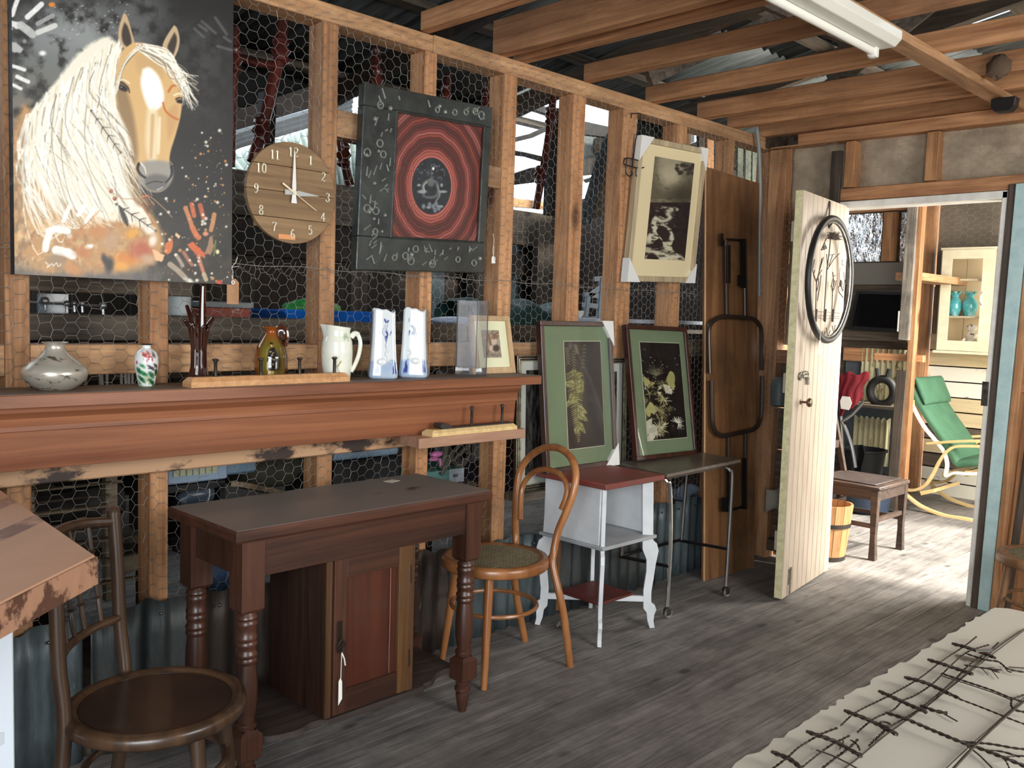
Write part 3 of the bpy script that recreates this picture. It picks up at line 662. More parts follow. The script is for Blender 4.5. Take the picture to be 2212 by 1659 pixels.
G = {'1': [[(0,.8),(.18,.95),(.2,1),(.2,.05)],[(.02,0),(.4,0)]], '2': [[(.02,.75),(.1,.95),(.3,1),(.45,.85),(.4,.6),(.1,.25),(0,.05),(.2,.12),(.35,0),(.5,.12)]],
 '3': [[(.03,.85),(.2,1),(.42,.9),(.42,.65),(.2,.54),(.42,.42),(.46,.15),(.25,0),(.05,.08),(.02,.22)]], '4': [[(.38,0),(.38,1),(.28,.85),(0,.3),(.5,.3)],[(.28,0),(.48,0)]],
 '5': [[(.42,1),(.1,1),(.06,.55),(.3,.62),(.45,.4),(.4,.12),(.2,0),(.02,.12)]], '6': [[(.42,.9),(.25,1),(.06,.7),(.02,.3),(.12,.03),(.32,0),(.45,.2),(.4,.45),(.22,.52),(.06,.4)]],
 '7': [[(0,.8),(.05,1),(.2,.92),(.35,1),(.48,.98),(.25,.5),(.18,0)]], '8': [[(.22,.54),(.05,.7),(.08,.92),(.24,1),(.4,.92),(.4,.7),(.22,.54),(.02,.35),(.06,.06),(.24,0),(.42,.08),(.44,.35),(.22,.54)]],
 '9': [[(.05,.1),(.2,0),(.4,.25),(.45,.7),(.35,.95),(.18,1),(.03,.82),(.08,.55),(.25,.48),(.42,.6)]], '0': [[(.24,0),(.05,.2),(.03,.7),(.2,1),(.36,.95),(.46,.6),(.4,.12),(.24,0)]]}
for h in range(1, 13):
    an = math.pi/2-h*math.pi/6; s_ = str(h); hh = .030; wd = hh*.62*len(s_)-hh*.1
    cy, cz = .138*math.cos(an), .138*math.sin(an); mb = MB()
    for i, ch in enumerate(s_):
        for st_ in G[ch]:
            pts = [Vector((.0215, cy-wd/2+i*hh*.62+x*hh, cz-hh/2+y*hh)) for x, y in st_]
            mb.tube(pts, .0022, 5); mb.tube([p+Vector((0,.0018,0)) for p in pts[1:]] if len(pts) > 2 else pts, .0018, 5)
    mb.build('numeral', num, ck)
hand = plain('hand_white', (226,226,220), .35, .2)
MB().prism([(-.011,-.035),(.011,-.035),(.006,0),(.008,.02),(.0016,.142),(-.0016,.142),(-.008,.02),(-.006,0)], (.028,0,0), (0,1,0), (0,0,1), (1,0,0), .0012).build('minute_hand', hand, ck, smooth=False)
MB().prism([(-.034,-.009),(-.034,.009),(0,.006),(.02,.009),(.098,.001),(.098,-.001),(.02,-.009),(0,-.006)], (.026,0,0), (0,1,0), (0,0,1), (1,0,0), .0012).build('hour_hand', plain('hand_grey', (176,178,172), .35, .2), ck, smooth=False)
mb = MB().beam((.031,-.045,.027),(.031,.0,.0),.006,.001,(1,0,0)); mb.beam((.031,0,0),(.031,.088,-.052),.0022,.001,(1,0,0)); mb.lathe([(.007,0),(.007,.004)], (.030,0,0), 12, M=Matrix.Rotation(math.pi/2,4,'Y')); mb.build('second_hand', plain('hand_cream', (230,214,180), .4), ck)
MB().box(.0182, .0192, -.052, .012, -.158, -.142).build('price_sticker', plain('orange_label', (222,150,96), .7), ck)

# ---------------- pressed metal framed dot painting
A = Art(815, 240, 1045, 550, (96,40,34), 1.6, 4)
cx_, cy_ = 932., 402.
dxa, dya = (A.X-cx_)/42., (A.Y-cy_)/61.
ex = np.hypot(dxa, dya); th = np.arctan2(dya, dxa)
rr = ex-.016*np.sin(th*11+ex*2)*(ex > 1.2)-.012*np.sin(th*19+1)*(ex > 1.5)
lv = (rr-1)*9.5; k_ = lv.astype(int); pal = [(170,92,80),(158,84,72),(150,76,66),(104,46,38),(78,38,34),(92,44,38),(86,40,34),(128,58,48),(148,82,74),(120,54,46),(88,42,36),(76,38,34),(104,46,38),(130,60,48),(96,44,36),(84,40,34),(134,74,66),(146,84,76),(104,48,40),(82,40,34),(96,44,38),(126,54,44),(88,40,34)]
pal_ = np.array([pal[i % len(pal)] for i in range(40)], float)
col = pal_[np.clip(k_, 0, 39)]
fr = lv-k_; ang = th*(26+ex*34); dots = (np.abs(np.sin(ang))**.7)*np.clip(1.3-np.abs(fr-.5)*2.2, 0, 1)
tot = col*(.55+.75*dots[...,None]); out_ = ex > 1
A.a[out_] = np.clip(tot, 0, 255)[out_]; A.a[~out_] = (34,38,42)
ins = A.noise(14, 4, seed=8); A.a[~out_] = (A.a*(.7+.7*ins[...,None]))[~out_]
A.curve([(916,424),(913,404),(920,392),(932,390),(944,396),(946,418),(936,426),(920,426)], 3, 3, (88,92,92), .7); A.blob(931,394,8,9,(100,102,98),.9,.3); A.blob(932,372,3,10,(70,76,80),.8); A.blob(936,364,2.6,3.6,(236,234,220))
A.curve([(918,414),(915,402),(922,393)], 1.8, 1.6, (150,152,146), .9); A.curve([(944,400),(950,420),(942,434)], 2, 1.6, (120,122,118), .8)
for x, y, a_, b_ in [(912,414,10,4),(957,414,9,3),(954,400,3,4),(905,400,4,3),(950,446,8,3),(926,448,5,3)]: A.blob(x, y, a_, b_, (150,154,156), .9)
for x, y in [(928,442),(936,446),(942,440),(948,450),(940,454),(915,446)]: A.blob(x, y, 4, 5.5, (120,128,136), .9)
for i in range(46): A.blob(902+A.r.rand()*60, 352+A.r.rand()*36, 1.5, 1.8, (110,116,122), .7)
fr_ = thing('framed_dot_painting', 'red ringed dot painting in a heavy dark grey frame pressed with nails', 'painting', (W+.012, 2.27, 1.89))
BL, BR, TR, TL = [on(x, y, 0, W+.055) for x, y in [(770,580),(1045,592),(1065,230),(788,180)]]
u = ((BR-BL)+(TR-TL))/2; v = ((TL-BL)+(TR-BR))/2; o_ = (BL+BR+TL+TR)/4-u/2-v/2
iBL, iBR, iTR, iTL = [on(x, y, 0, W+.047) for x, y in [(828,523),(1020,540),(1035,288),(845,250)]]
un, vn = u.normalized(), v.normalized()
io = (iBL+iBR+iTR+iTL)/4; iu = ((iBR-iBL)+(iTR-iTL)).length/4; iv = ((iTL-iBL)+(iTR-iBR)).length/4
cu, cvv = (io-o_).dot(un), (io-o_).dot(vn); Lu, Lv = u.length, v.length
x0, x1, y0, y1 = cu-iu, cu+iu, cvv-iv, cvv+iv
gm = plain('dark_grey_frame', (64,68,64), .32, .25, c2=(44,47,46), nscale=9, bump=.6, bscale=22)
mb = MB()
for (a, b, c, d) in [(0,Lu,0,y0),(0,Lu,y1,Lv),(0,x0,y0,y1),(x1,Lu,y0,y1)]: mb.prism([(a,c),(b,c),(b,d),(a,d)], o_-Vector((.04,0,0)), un, vn, (1,0,0), .04)
mb.build('frame', gm, fr_, world=True, smooth=False, bevel=.003)
mb = MB()
for (p, q) in [((x0,y0),(x1,y0)),((x1,y0),(x1,y1)),((x1,y1),(x0,y1)),((x0,y1),(x0,y0))]:
    mb.tube([o_+un*p[0]+vn*p[1]-Vector((.002,0,0)), o_+un*q[0]+vn*q[1]-Vector((.002,0,0))], .006, 6)
mb.build('inner_bead', gm, fr_, world=True)
rs = random.Random(12); hwm = plain('grey_hardware', (128,132,124), .28, .3)
for i in range(96):
    while True:
        a, b = rs.uniform(.02, Lu-.02), rs.uniform(.02, Lv-.02)
        if a < x0-.02 or a > x1+.02 or b < y0-.02 or b > y1+.02: break
    p = o_+un*a+vn*b+Vector((.001,0,0)); kd = rs.random()
    if kd < .68:
        an = rs.choice([1.2,.6,1.5,2.0,rs.uniform(0,3)]); L = rs.uniform(.018,.04); d = (un*math.cos(an)+vn*math.sin(an))*L
        if x0-.012 < a+d.dot(un) < x1+.012 and y0-.012 < b+d.dot(vn) < y1+.012 or not 0 < b+d.dot(vn) < Lv: d = -d*.4
        MB().tube([p, p+d], [.0042, .0028], 6).build('embossed_nail', hwm, fr_, world=True)
    elif kd < .85:
        r_ = rs.uniform(.008,.015); MB().tube([p+un*r_*math.cos(t)+vn*r_*math.sin(t) for t in np.linspace(0,6.283,13)[:-1]], .0036, 6, closed=True).build('embossed_ring', hwm, fr_, world=True)
    else: MB().ball(p, rs.uniform(.006,.010), 8).build('embossed_stud', hwm, fr_, world=True)
artplane('painted_panel', A, o_+un*x0+vn*y0-Vector((.012,0,0)), un*(x1-x0), vn*(y1-y0), 200, 250, vcol('dot_paint', .55), fr_)
# swing tags
def swing_tag(nm_, lab, top, knot, tagtop, w_, h_, m, mcol, loops=True, hole=True, nx=(1,0,0), ux=(0,1,0)):
    t = thing(nm_, lab, 'tag', tagtop)
    ux = Vector(ux); top, knot, tg = Vector(top), Vector(knot), Vector(tagtop)
    st_ = plain('string_'+nm_, (220,216,206), .8)
    mb = MB().tube(bez([top, (top+knot)/2+ux*.004, knot, knot+Vector((0,0,-.012))+ux*.003, tg-Vector((0,0,.006))], 5), .0011, 5); mb.tube(bez([knot, (knot+tg)/2-ux*.004, tg-Vector((0,0,.006))], 5), .0011, 5)
    if loops: mb.tube([knot, knot+ux*.026+Vector((0,0,.004))], .0009, 5); mb.ball(knot, .003, 6)
    mb.build('string', st_, t, world=True)
    poly = [(-w_/2,-h_),(w_/2,-h_),(w_/2,-.012),(w_/2-.012,0),(-w_/2+.012,0),(-w_/2,-.012)]
    MB().prism(poly, tg, ux, (0,0,1), nx, .0012).build('paper', m, t, world=True, smooth=False)
    if hole: MB().tube([tg+Vector((0,0,-.012))+ux*.005*math.cos(a)+Vector((0,0,1))*.005*math.sin(a)+Vector(nx)*.002 for a in np.linspace(0,6.283,15)[:-1]], .0018, 5, closed=True).build('eyelet', plain('eyelet_'+nm_, (235,235,230), .5), t, world=True)
    return t
kraft = plain('kraft_paper', (176,134,98), .8, c2=(160,120,86), nscale=30)
X_ = W+.05
swing_tag('swing_tag', 'brown kraft paper tag with white eyelet hanging beside the horse canvas', on(513,555,0,X_), on(501,577,0,X_), on(503,602,0,X_), .042, .083, kraft, None)
cardw = plain('white_card', (232,230,222), .7)
swing_tag('swing_tag', 'small white tag on a string beside the dark grey frame', on(1065,505,0,X_), on(1066,530,0,X_), on(1066,550,0,X_), .021, .036, cardw, None, False, False)

# ---------------- framed photograph of a stream, with cardboard corner protectors
A = Art(1385, 330, 1515, 580, (70,62,50), 2.0, 5)
n1 = A.noise(26, 5, seed=3); n2 = A.noise(7, 3, seed=4); n3 = A.noise(3, 2, seed=5)
top = A.Y < 435
A.a[...] = np.array((104,96,76))*(.55+.9*(n2[...,None]))
A.blob(1448,372,26,34,(176,166,138),1,.6); A.blob(1446,340,20,22,(150,142,118),1,.8)
A.mix((70,66,48), np.clip(n2*3-1.2,0,1)*.6*(A.Y < 430)*(np.hypot((A.X-1447)/26,(A.Y-365)/40) > 1))
for i in range(26): A.blob(1462+A.r.rand()*38, 352+A.r.rand()*24-(0), 4, 3, (34,30,24), .8, .5)
A.blob(1478,420,30,20,(60,54,42),.8,.6)
low = A.Y > 437
A.a[low] = (np.array((40,30,30))*(.5+1.1*n2[...,None]))[low]
wc = (206,200,172)
for (pts, w1_, w2_) in [([(1446,450),(1462,452),(1440,458)],3,4),([(1440,462),(1448,470),(1432,478),(1416,472)],3,4),([(1416,470),(1412,486),(1418,500),(1404,512)],5,8),([(1430,486),(1444,496),(1450,508)],4,4),([(1400,520),(1420,512),(1440,530)],9,8),([(1446,500),(1452,520),(1444,536)],4,9),([(1395,540),(1430,556),(1470,562)],9,10),([(1440,536),(1458,552),(1480,570)],8,8),([(1400,556),(1420,550),(1445,560)],8,10)]:
    A.curve(pts, w1_*.8, w2_*.9, wc, .55, 6, 5)
A.mix((34,26,24), np.clip(A.noise(8,3,1.5,.7,seed=31)*5-2.7,0,1)*.85*(A.Y > 437)); A.mix(wc, np.clip(A.noise(5,3,1.6,.6,seed=32)*6-3.5,0,1)*.7*(A.Y > 445)*np.clip(1.3-np.abs(A.X-1430+(A.Y-500)*.1)/(14+(A.Y-440)*.35), 0, 1)*1.)
A.mix((150,140,112), np.clip(n2*3-1.3,0,1)*.5*(A.Y > 520))
for (pts) in [[(1422,488),(1436,490),(1446,506),(1438,522),(1424,510),(1418,500)],[(1412,524),(1424,514),(1432,530),(1420,536),(1408,534)],[(1396,556),(1404,548),(1420,554),(1420,568),(1400,570)],[(1454,520),(1470,506),(1490,520),(1490,548),(1462,546),(1452,534)]]:
    A.spline(pts, (44,34,30), 1, 2, 3)
pf = thing('framed_photograph', 'tall sepia photograph of a rocky stream in a pale mount with white corner protectors', 'picture', (W+.01, 3.85, 1.6))
BL, BR, TR, TL = [on(x, y, 0, W+.05) for x, y in [(1356,607),(1498,611),(1530,322),(1384,293)]]
u = ((BR-BL)+(TR-TL))/2; v = ((TL-BL)+(TR-BR))/2; o_ = (BL+BR+TL+TR)/4-u/2-v/2; un, vn = u.normalized(), v.normalized(); Lu, Lv = u.length, v.length
nn = un.cross(vn).normalized(); nn = nn if nn.x > 0 else -nn
fw = .028
timb = wood('ash_frame', (150,134,106), (190,172,140), 'Z', dirt=.1)
mb = MB()
for (a, b, c, d) in [(0,Lu,0,fw),(0,Lu,Lv-fw,Lv),(0,fw,fw,Lv-fw),(Lu-fw,Lu,fw,Lv-fw)]: mb.prism([(a,c),(b,c),(b,d),(a,d)], o_-nn*.035, un, vn, nn, .035)
mb.build('frame', timb, pf, world=True, smooth=False, bevel=.002)
MB().prism([(fw,fw),(Lu-fw,fw),(Lu-fw,Lv-fw),(fw,Lv-fw)], o_-nn*.02, un, vn, nn, .006).build('mount', plain('cream_mount', (224,208,166), .8), pf, world=True, smooth=False)
pB = on(1391,566,0,W+.044); pB2 = on(1478,571,0,W+.044); pT = on(1412,343,0,W+.044)
a0 = (pB-o_).dot(un); b0 = (pB-o_).dot(vn); a1 = (pB2-o_).dot(un); b1 = (pT-o_).dot(vn)
artplane('photograph', A, o_+un*a0+vn*b0-nn*.0135, un*(a1-a0), vn*(b1-b0), 150, 260, print_m, pf)
cw = plain('protector_card', (226,226,222), .7)
for (ca, cb, da, db, L, L2) in [(0,0,1,1,.10,.115),(0,Lv,1,-1,.10,.12),(Lu,0,-1,1,.085,.10),(Lu,Lv,-1,-1,.07,.115)]:
    MB().prism([(ca-da*.003,cb-db*.003),(ca+da*L,cb-db*.003),(ca-da*.003,cb+db*L2)], o_-nn*.037, un, vn, nn, .042).build('corner_protector', cw, pf, world=True, smooth=False)

# ---------------- the two leaning botanical photographs
def botanic(name, lab, art, BL, BR, TR, TL, pics, fwid, prot, refl=None):
    BL, BR, TR, TL = map(Vector, (BL, BR, TR, TL)); u = ((BR-BL)+(TR-TL))/2; v = ((TL-BL)+(TR-BR))/2
    un, vn = u.normalized(), v.normalized(); vn = (vn-un*vn.dot(un)).normalized(); nn = un.cross(vn); nn = nn if nn.x > 0 else -nn
    Lu, Lv = u.length, v.length; o_ = (BL+BR+TL+TR)/4-un*Lu/2-vn*Lv/2
    if o_.z != BL.z: o_ += Vector((0,0,0))
    t = thing(name, lab, 'picture', o_)
    mb = MB()
    for (a, b, c, d) in [(0,Lu,0,fwid),(0,Lu,Lv-fwid,Lv),(0,fwid,fwid,Lv-fwid),(Lu-fwid,Lu,fwid,Lv-fwid)]: mb.prism([(a,c),(b,c),(b,d),(a,d)], o_-nn*.032, un, vn, nn, .032)
    mb.build('frame', wood('mahogany_'+name+lab[:4], (36,20,16), (78,42,30), 'Z', rough=.35, dirt=.2, coat=.3), t, world=True, smooth=False, bevel=.002)
    MB().prism([(fwid,fwid),(Lu-fwid,fwid),(Lu-fwid,Lv-fwid),(fwid,Lv-fwid)], o_-nn*.018, un, vn, nn, .004).build('mount', plain('green_mount_'+lab[:4], (122,140,108), .75), t, world=True, smooth=False)
    def onp(x, y, off):
        r = Vector(ray(x, y)); c = Vector(CAM); q = o_+nn*off; tt = (q-c).dot(nn)/r.dot(nn); return c+r*tt
    q = [onp(x, y, -.0135) for x, y in pics]
    a0, b0 = (q[0]-o_).dot(un), (q[0]-o_).dot(vn); a1 = (q[1]-o_).dot(un); b1 = (q[3]-o_).dot(vn); ab = (q[2]-o_).dot(un)
    a1 = max((a1+ab)/2, a0+.1)
    MB().prism([(a0-.003,b0-.003),(a1+.003,b0-.003),(a1+.003,b1+.003),(a0-.003,b1+.003)], o_-nn*.0145, un, vn, nn, .0006).build('bevel_edge', plain('mount_edge_'+lab[:4], (214,216,190), .8), t, world=True, smooth=False)
    artplane('photograph', art, o_+un*a0+vn*b0-nn*.0130, un*(a1-a0), vn*(b1-b0), 170, 300, print_m, t)
    MB().prism([(fwid,fwid),(Lu-fwid,fwid),(Lu-fwid,Lv-fwid),(fwid,Lv-fwid)], o_-nn*.008, un, vn, nn, .002).build('glass', glassm, t, world=True, smooth=False)
    for (ca, cb, da, db, L, L2, al) in prot:
        ca *= Lu; cb *= Lv
        MB().prism([(ca-da*.004,cb-db*.004),(ca+da*L,cb-db*.004),(ca-da*.004,cb+db*L2)], o_-nn*.034, un, vn, nn, .039).build('corner_protector', cw, t, world=True, smooth=False)
    return t
A = Art(1180, 730, 1325, 975, (30,29,27), 2.0, 6)
n2 = A.noise(30, 4, seed=6); A.a *= (.6+.9*n2[...,None])
A.line([(1215,750),(1260,800),(1300,900),(1322,965)], 5, 12, (62,60,56), .7, 5); A.line([(1240,745),(1275,820),(1320,950)], 3, 4, (82,80,76), .7, 2)
for x, y, a_, b_, c in [(1206,812,8,11,(176,178,140)),(1205,845,6,14,(170,172,134)),(1212,784,6,8,(110,112,96)),(1212,740,6,5,(150,150,130)),(1232,748,5,8,(96,96,84)),(1204,835,4,5,(160,164,128))]: A.blob(x, y, a_, b_, c, .9, .5)
fc = [(142,142,84),(166,164,104),(118,116,66),(184,180,126)]
def frond(p, q, w, n=22):
    dx_, dy_ = q[0]-p[0], q[1]-p[1]; L = math.hypot(dx_, dy_); ux, uy = dx_/L, dy_/L
    for i in range(n):
        t = i/n; x, y = p[0]+dx_*t, p[1]+dy_*t; ww = w*(1-t)**.7
        for sg in (-1, 1): A.line([(x, y), (x+ux*ww*.45-uy*ww*sg, y+uy*ww*.45+ux*ww*sg)], 1.7, .6, fc[A.r.randint(4)], .95, .8)
    A.line([p, q], .8, .5, (80,76,44))
frond((1240,800),(1250,958),20,34)
for p, q, w_ in [((1240,830),(1216,828),9),((1246,860),(1222,874),9),((1244,815),(1256,806),8),((1246,840),(1262,842),8),((1248,880),(1268,893),8),((1250,895),(1270,910),8),((1250,915),(1264,936),7),((1242,806),(1236,800),6),((1240,850),(1224,880),8),((1254,820),(1258,850),7),((1246,925),(1244,938),6)]: frond(p, q, w_, 14)
for p, q in [((1224,752),(1228,790)),((1238,758),(1240,800)),((1262,745),(1258,800)),((1206,756),(1216,772)),((1243,745),(1246,765))]:
    for i in range(7):
        t = i/7; x, y = p[0]+(q[0]-p[0])*t, p[1]+(q[1]-p[1])*t
        A.line([(x, y), (x+5, y+3)], 1.2, .6, (130,130,96), .8); A.line([(x, y), (x-4, y+4)], 1.2, .6, (120,122,90), .8)
zt = .705
botanic('framed_photograph', 'fern photograph in a green mount and dark frame, leaning left on the red topped cabinet', A,
   (-2.682,2.958,zt+.002), (-2.662,3.436,zt+.002), on(1304,697,0,-2.745), on(1148,695,0,-2.745), [(1228,971),(1319,958),(1283,739),(1187,738)], .022,
   [(1,1,-1,-1,.075,.115,0),(1,0,-1,1,.095,.10,0)])
A = Art(1372, 735, 1492, 955, (24,20,20), 2.0, 9)
n2 = A.noise(9, 3, seed=16); A.a *= (.5+1.0*n2[...,None])
def star(x, y, r, n, c, a0=0, a1=6.283, w_=1.6):
    for i in range(n):
        an = a0+(a1-a0)*i/max(n-1, 1); L = r*(.6+.5*A.r.rand()); A.line([(x, y), (x+L*math.cos(an), y+L*math.sin(an))], w_, .5, tuple(np.clip(np.array(c)*(.75+.4*A.r.rand()), 0, 255)), .95, .8)
lc = (186,182,116); wc2 = (204,200,176)
for i in range(70):
    x = 1393+A.r.rand()*54; y = 820+A.r.rand()*125
    if x > 1448-(y-820)*.1: continue
    star(x, y, 6+A.r.rand()*9, 5, [(150,144,84),(112,106,66),wc2,(84,74,48)][A.r.randint(4)], A.r.rand()*6, A.r.rand()*6+2)
star(1417,812,26,11,(140,138,104),-2.7,-.4,1.3); star(1432,860,18,9,(176,170,118),0,4); star(1424,890,18,12,(150,140,96),-2.4,1); star(1445,880,14,8,(120,114,70),0,2.4); star(1424,925,20,14,(196,190,150),-2.6,1.8)
for pts in [[(1440,815),(1447,802),(1456,808),(1458,822),(1452,838),(1442,830)],[(1394,888),(1402,870),(1410,872),(1416,884),(1414,896),(1406,892),(1404,900),(1396,896)],[(1388,810),(1396,816),(1404,824),(1398,834),(1390,826)],[(1450,835),(1455,828),(1458,836),(1452,842)]]: A.spline(pts, lc, .95, 1.5, 2)
for pts in [[(1396,910),(1408,905),(1404,930),(1396,940)],[(1408,915),(1420,925),(1414,945),(1402,948)],[(1432,830),(1446,834),(1452,850),(1438,848)],[(1400,935),(1412,938),(1410,952),(1398,952)]]: A.spline(pts, (224,220,196), .9, 1.5, 3)
star(1463,912,15,9,(226,226,204),-2.9,.2,1.9); star(1466,916,12,6,(200,200,180),.1,1.8,1.6)
for i in range(60): A.blob(1380+A.r.rand()*100, 742+A.r.rand()*190, .8+A.r.rand()*1.1, 1.2, (180,182,176), .8)
botanic('framed_photograph', 'photograph of pale leafy growth in green mount, leaning on the grey trolley top', A,
   (-2.640,3.515,zt+.002), (-2.622,3.985,zt+.002), on(1484,709,0,-2.745), on(1348,698,0,-2.745), [(1399,952),(1486,943),(1465,739),(1379,739)], .022, [])
# gilt edged frames stacked behind them
gilt = plain('gilt_edge', (196,188,158), .25, .7, c2=(110,100,80), nscale=30); blk = plain('black_lacquer', (26,24,22), .35)
def backframe(lab, y0, y1, z0, z1, xb, xt, fw_=.022, inner=(60,58,54), nframe=None, art=True):
    vn = Vector((xt-xb, 0, z1-z0)); L = vn.length; vn.normalize(); un = Vector((0,1,0)); nn = un.cross(vn); nn = nn if nn.x > 0 else -nn; o_ = Vector((xb, y0, z0)); Lu = y1-y0
    t = thing('framed_picture', lab, 'picture', o_)
    mb = MB()
    for (a, b, c, d) in [(0,Lu,0,fw_),(0,Lu,L-fw_,L),(0,fw_,fw_,L-fw_),(Lu-fw_,Lu,fw_,L-fw_)]: mb.prism([(a,c),(b,c),(b,d),(a,d)], o_-nn*.02, un, vn, nn, .02)
    mb.build('frame', blk, t, world=True, smooth=False, bevel=.002)
    mb = MB()
    for k_ in (.001, fw_*.55, fw_):
        for (a, b, c, d) in [(k_,k_,Lu-k_,k_),(Lu-k_,k_,Lu-k_,L-k_),(Lu-k_,L-k_,k_,L-k_),(k_,L-k_,k_,k_)]: mb.tube([o_+un*a+vn*b+nn*.001, o_+un*c+vn*d+nn*.001], .0028, 5)
    mb.build('gilt_line', gilt, t, world=True)
    MB().prism([(fw_,fw_),(Lu-fw_,fw_),(Lu-fw_,L-fw_),(fw_,L-fw_)], o_-nn*.014, un, vn, nn, .004).build('mount', plain('pale_mount_'+lab[:12], (176,178,168), .8), t, world=True, smooth=False)
    m_ = .065
    MB().prism([(m_,m_),(Lu-m_,m_),(Lu-m_,L-m_),(m_,L-m_)], o_-nn*.0098, un, vn, nn, .001).build('photograph', plain('dark_print_'+lab[:12], inner, .5, c2=(14,12,12), nscale=30, lo=.45, hi=.55, stretch=(1,3,.6)), t, world=True, smooth=False)
backframe('gilt lined black frame with a dark tree photograph, leaning behind the left green mounted picture', 2.79, 3.25, .62, 1.22, -2.765, -2.782)
backframe('narrow gilt lined frame leaning between the two green mounted pictures', 3.262, 3.56, .66, 1.20, -2.765, -2.782, inner=(90,88,80))
MB().box(-2.80, -2.715, 2.76, 3.62, .585, .62).build('picture_ledge', M_['oldY'], wl)
# ================================================================ mantel shelf and what stands on it
ZT = 1.150; XF = -2.575; YE = 2.73
sh = thing('mantel_shelf', 'long reddish wood mantel shelf with a deep stepped front board fixed along the stud wall', 'shelf', (W+.1, 1.2, 1.0))
red = wood('red_cedar', (122,70,44), (172,110,74), 'Y', rough=.42, dirt=.12, scale=15, bump=.08, squash=.03, coat=.15)
topm = wood('dusty_shelf_top', (112,94,80), (138,120,104), 'Y', rough=.6, dirt=.15)
MB().box(W+.018, XF, -.6, YE, ZT-.037, ZT-.0015).build('top_edge', red, sh, world=True, bevel=.002)
MB().box(W+.019, XF-.001, -.6, YE-.001, ZT-.0012, ZT).build('top_dust', topm, sh, world=True)
prof = [(XF-.028,ZT-.0372),(XF-.03,ZT-.052),(XF-.048,ZT-.070),(XF-.052,ZT-.092),(XF-.052,ZT-.105),(XF-.060,ZT-.106),(XF-.066,ZT-.18),(XF-.070,ZT-.213),(W+.018,ZT-.213),(W+.018,ZT-.0372)]
MB().prism([(x, z) for x, z in prof], (0,-.6,0), (1,0,0), (0,0,1), (0,1,0), YE-.09+.6).build('front_board', red, sh, world=True, smooth=False, bevel=.001)
ls = thing('small_shelf', 'short pinkish shelf board fixed under the right end of the mantel', 'shelf', (-2.62, 2.35, .91))
zl = .936; q = [on(865,938,2,zl), on(906,948,2,zl), on(1131,925,2,zl)]
MB().prism([(W+.04,q[0].y+.03),(q[0].x,q[0].y),(q[1].x,q[1].y),(q[1].x-.003,q[2].y),(W+.04,q[2].y)], (0,0,zl-.038), (1,0,0), (0,1,0), (0,0,1), .038).build('board', wood('pinkish_board', (150,112,90), (176,138,114), 'Y', dirt=.1, rough=.5), ls, world=True, smooth=False, bevel=.002)
# ---- pots. Each shape is a lathe: profile radii as read from the photo
def scale_at(P):
    v = (np.asarray(P)-CAM) @ RW; return F/-v[2]
def prof_px(rows, base, s):   # rows of (half width px, height px) -> metres
    return [(max(r/s, .0005), h/s) for r, h in rows]
# squat metal pot
b = Vector((-2.675, .862, ZT)); s = scale_at(b)
t = thing('pot', 'squat round silver metal pot with a narrow neck and flared lip', 'pot', b)
pr = [(30,0),(36,3),(50,12),(62,24),(66,36),(64,46),(52,58),(38,68),(27,78),(21,88),(19,96),(22,101),(27,103),(26,104),(20,102),(16,94)]
MB().lathe(prof_px(pr, b, s), seg=48, cap=True).build('body', plain('tarnished_silver', (196,190,176), .32, .5, c2=(96,88,74), nscale=26, lo=.56, hi=.62, stretch=(1,1,2.4), detail=9), t, ang=60)
# decorated china helper: lathe surface with colours painted in (angle, height) space
def china(name, prof, art, seg, rows, mat, parent, c=(0,0,0), sx=1, sy=1, facing=-.785, ripple=None):
    P_ = np.array(prof); d = np.r_[0, np.cumsum(np.hypot(np.diff(P_[:,0]), np.diff(P_[:,1])))]; d /= d[-1]
    tt = np.linspace(0, 1, rows); rr = np.interp(tt, d, P_[:,0]); zz = np.interp(tt, d, P_[:,1]); H = P_[:,1].max()
    mb = MB(); cols = []; ax = []; az = []
    for i in range(rows):
        for j in range(seg):
            an = 2*math.pi*j/seg; r_ = rr[i]; z = zz[i]
            if ripple: r_, z = ripple(an, r_, z, tt[i])
            mb.v.append((r_*math.cos(an)*sx+c[0], r_*math.sin(an)*sy+c[1], z+c[2]))
            da = (an-facing+math.pi) % (2*math.pi)-math.pi; ax.append(math.degrees(da)); az.append(100*(1-zz[i]/H))
    for i in range(rows-1):
        for j in range(seg):
            a0 = i*seg+j; a1 = i*seg+(j+1) % seg; mb.f.append((a0, a1, a1+seg, a0+seg))
    mb.f.append(tuple(reversed(range(seg))))
    return mb.build(name, mat, parent, ang=60, cols=art.sample(ax, az))
chinam = vcol('glazed_china', .12, .6)
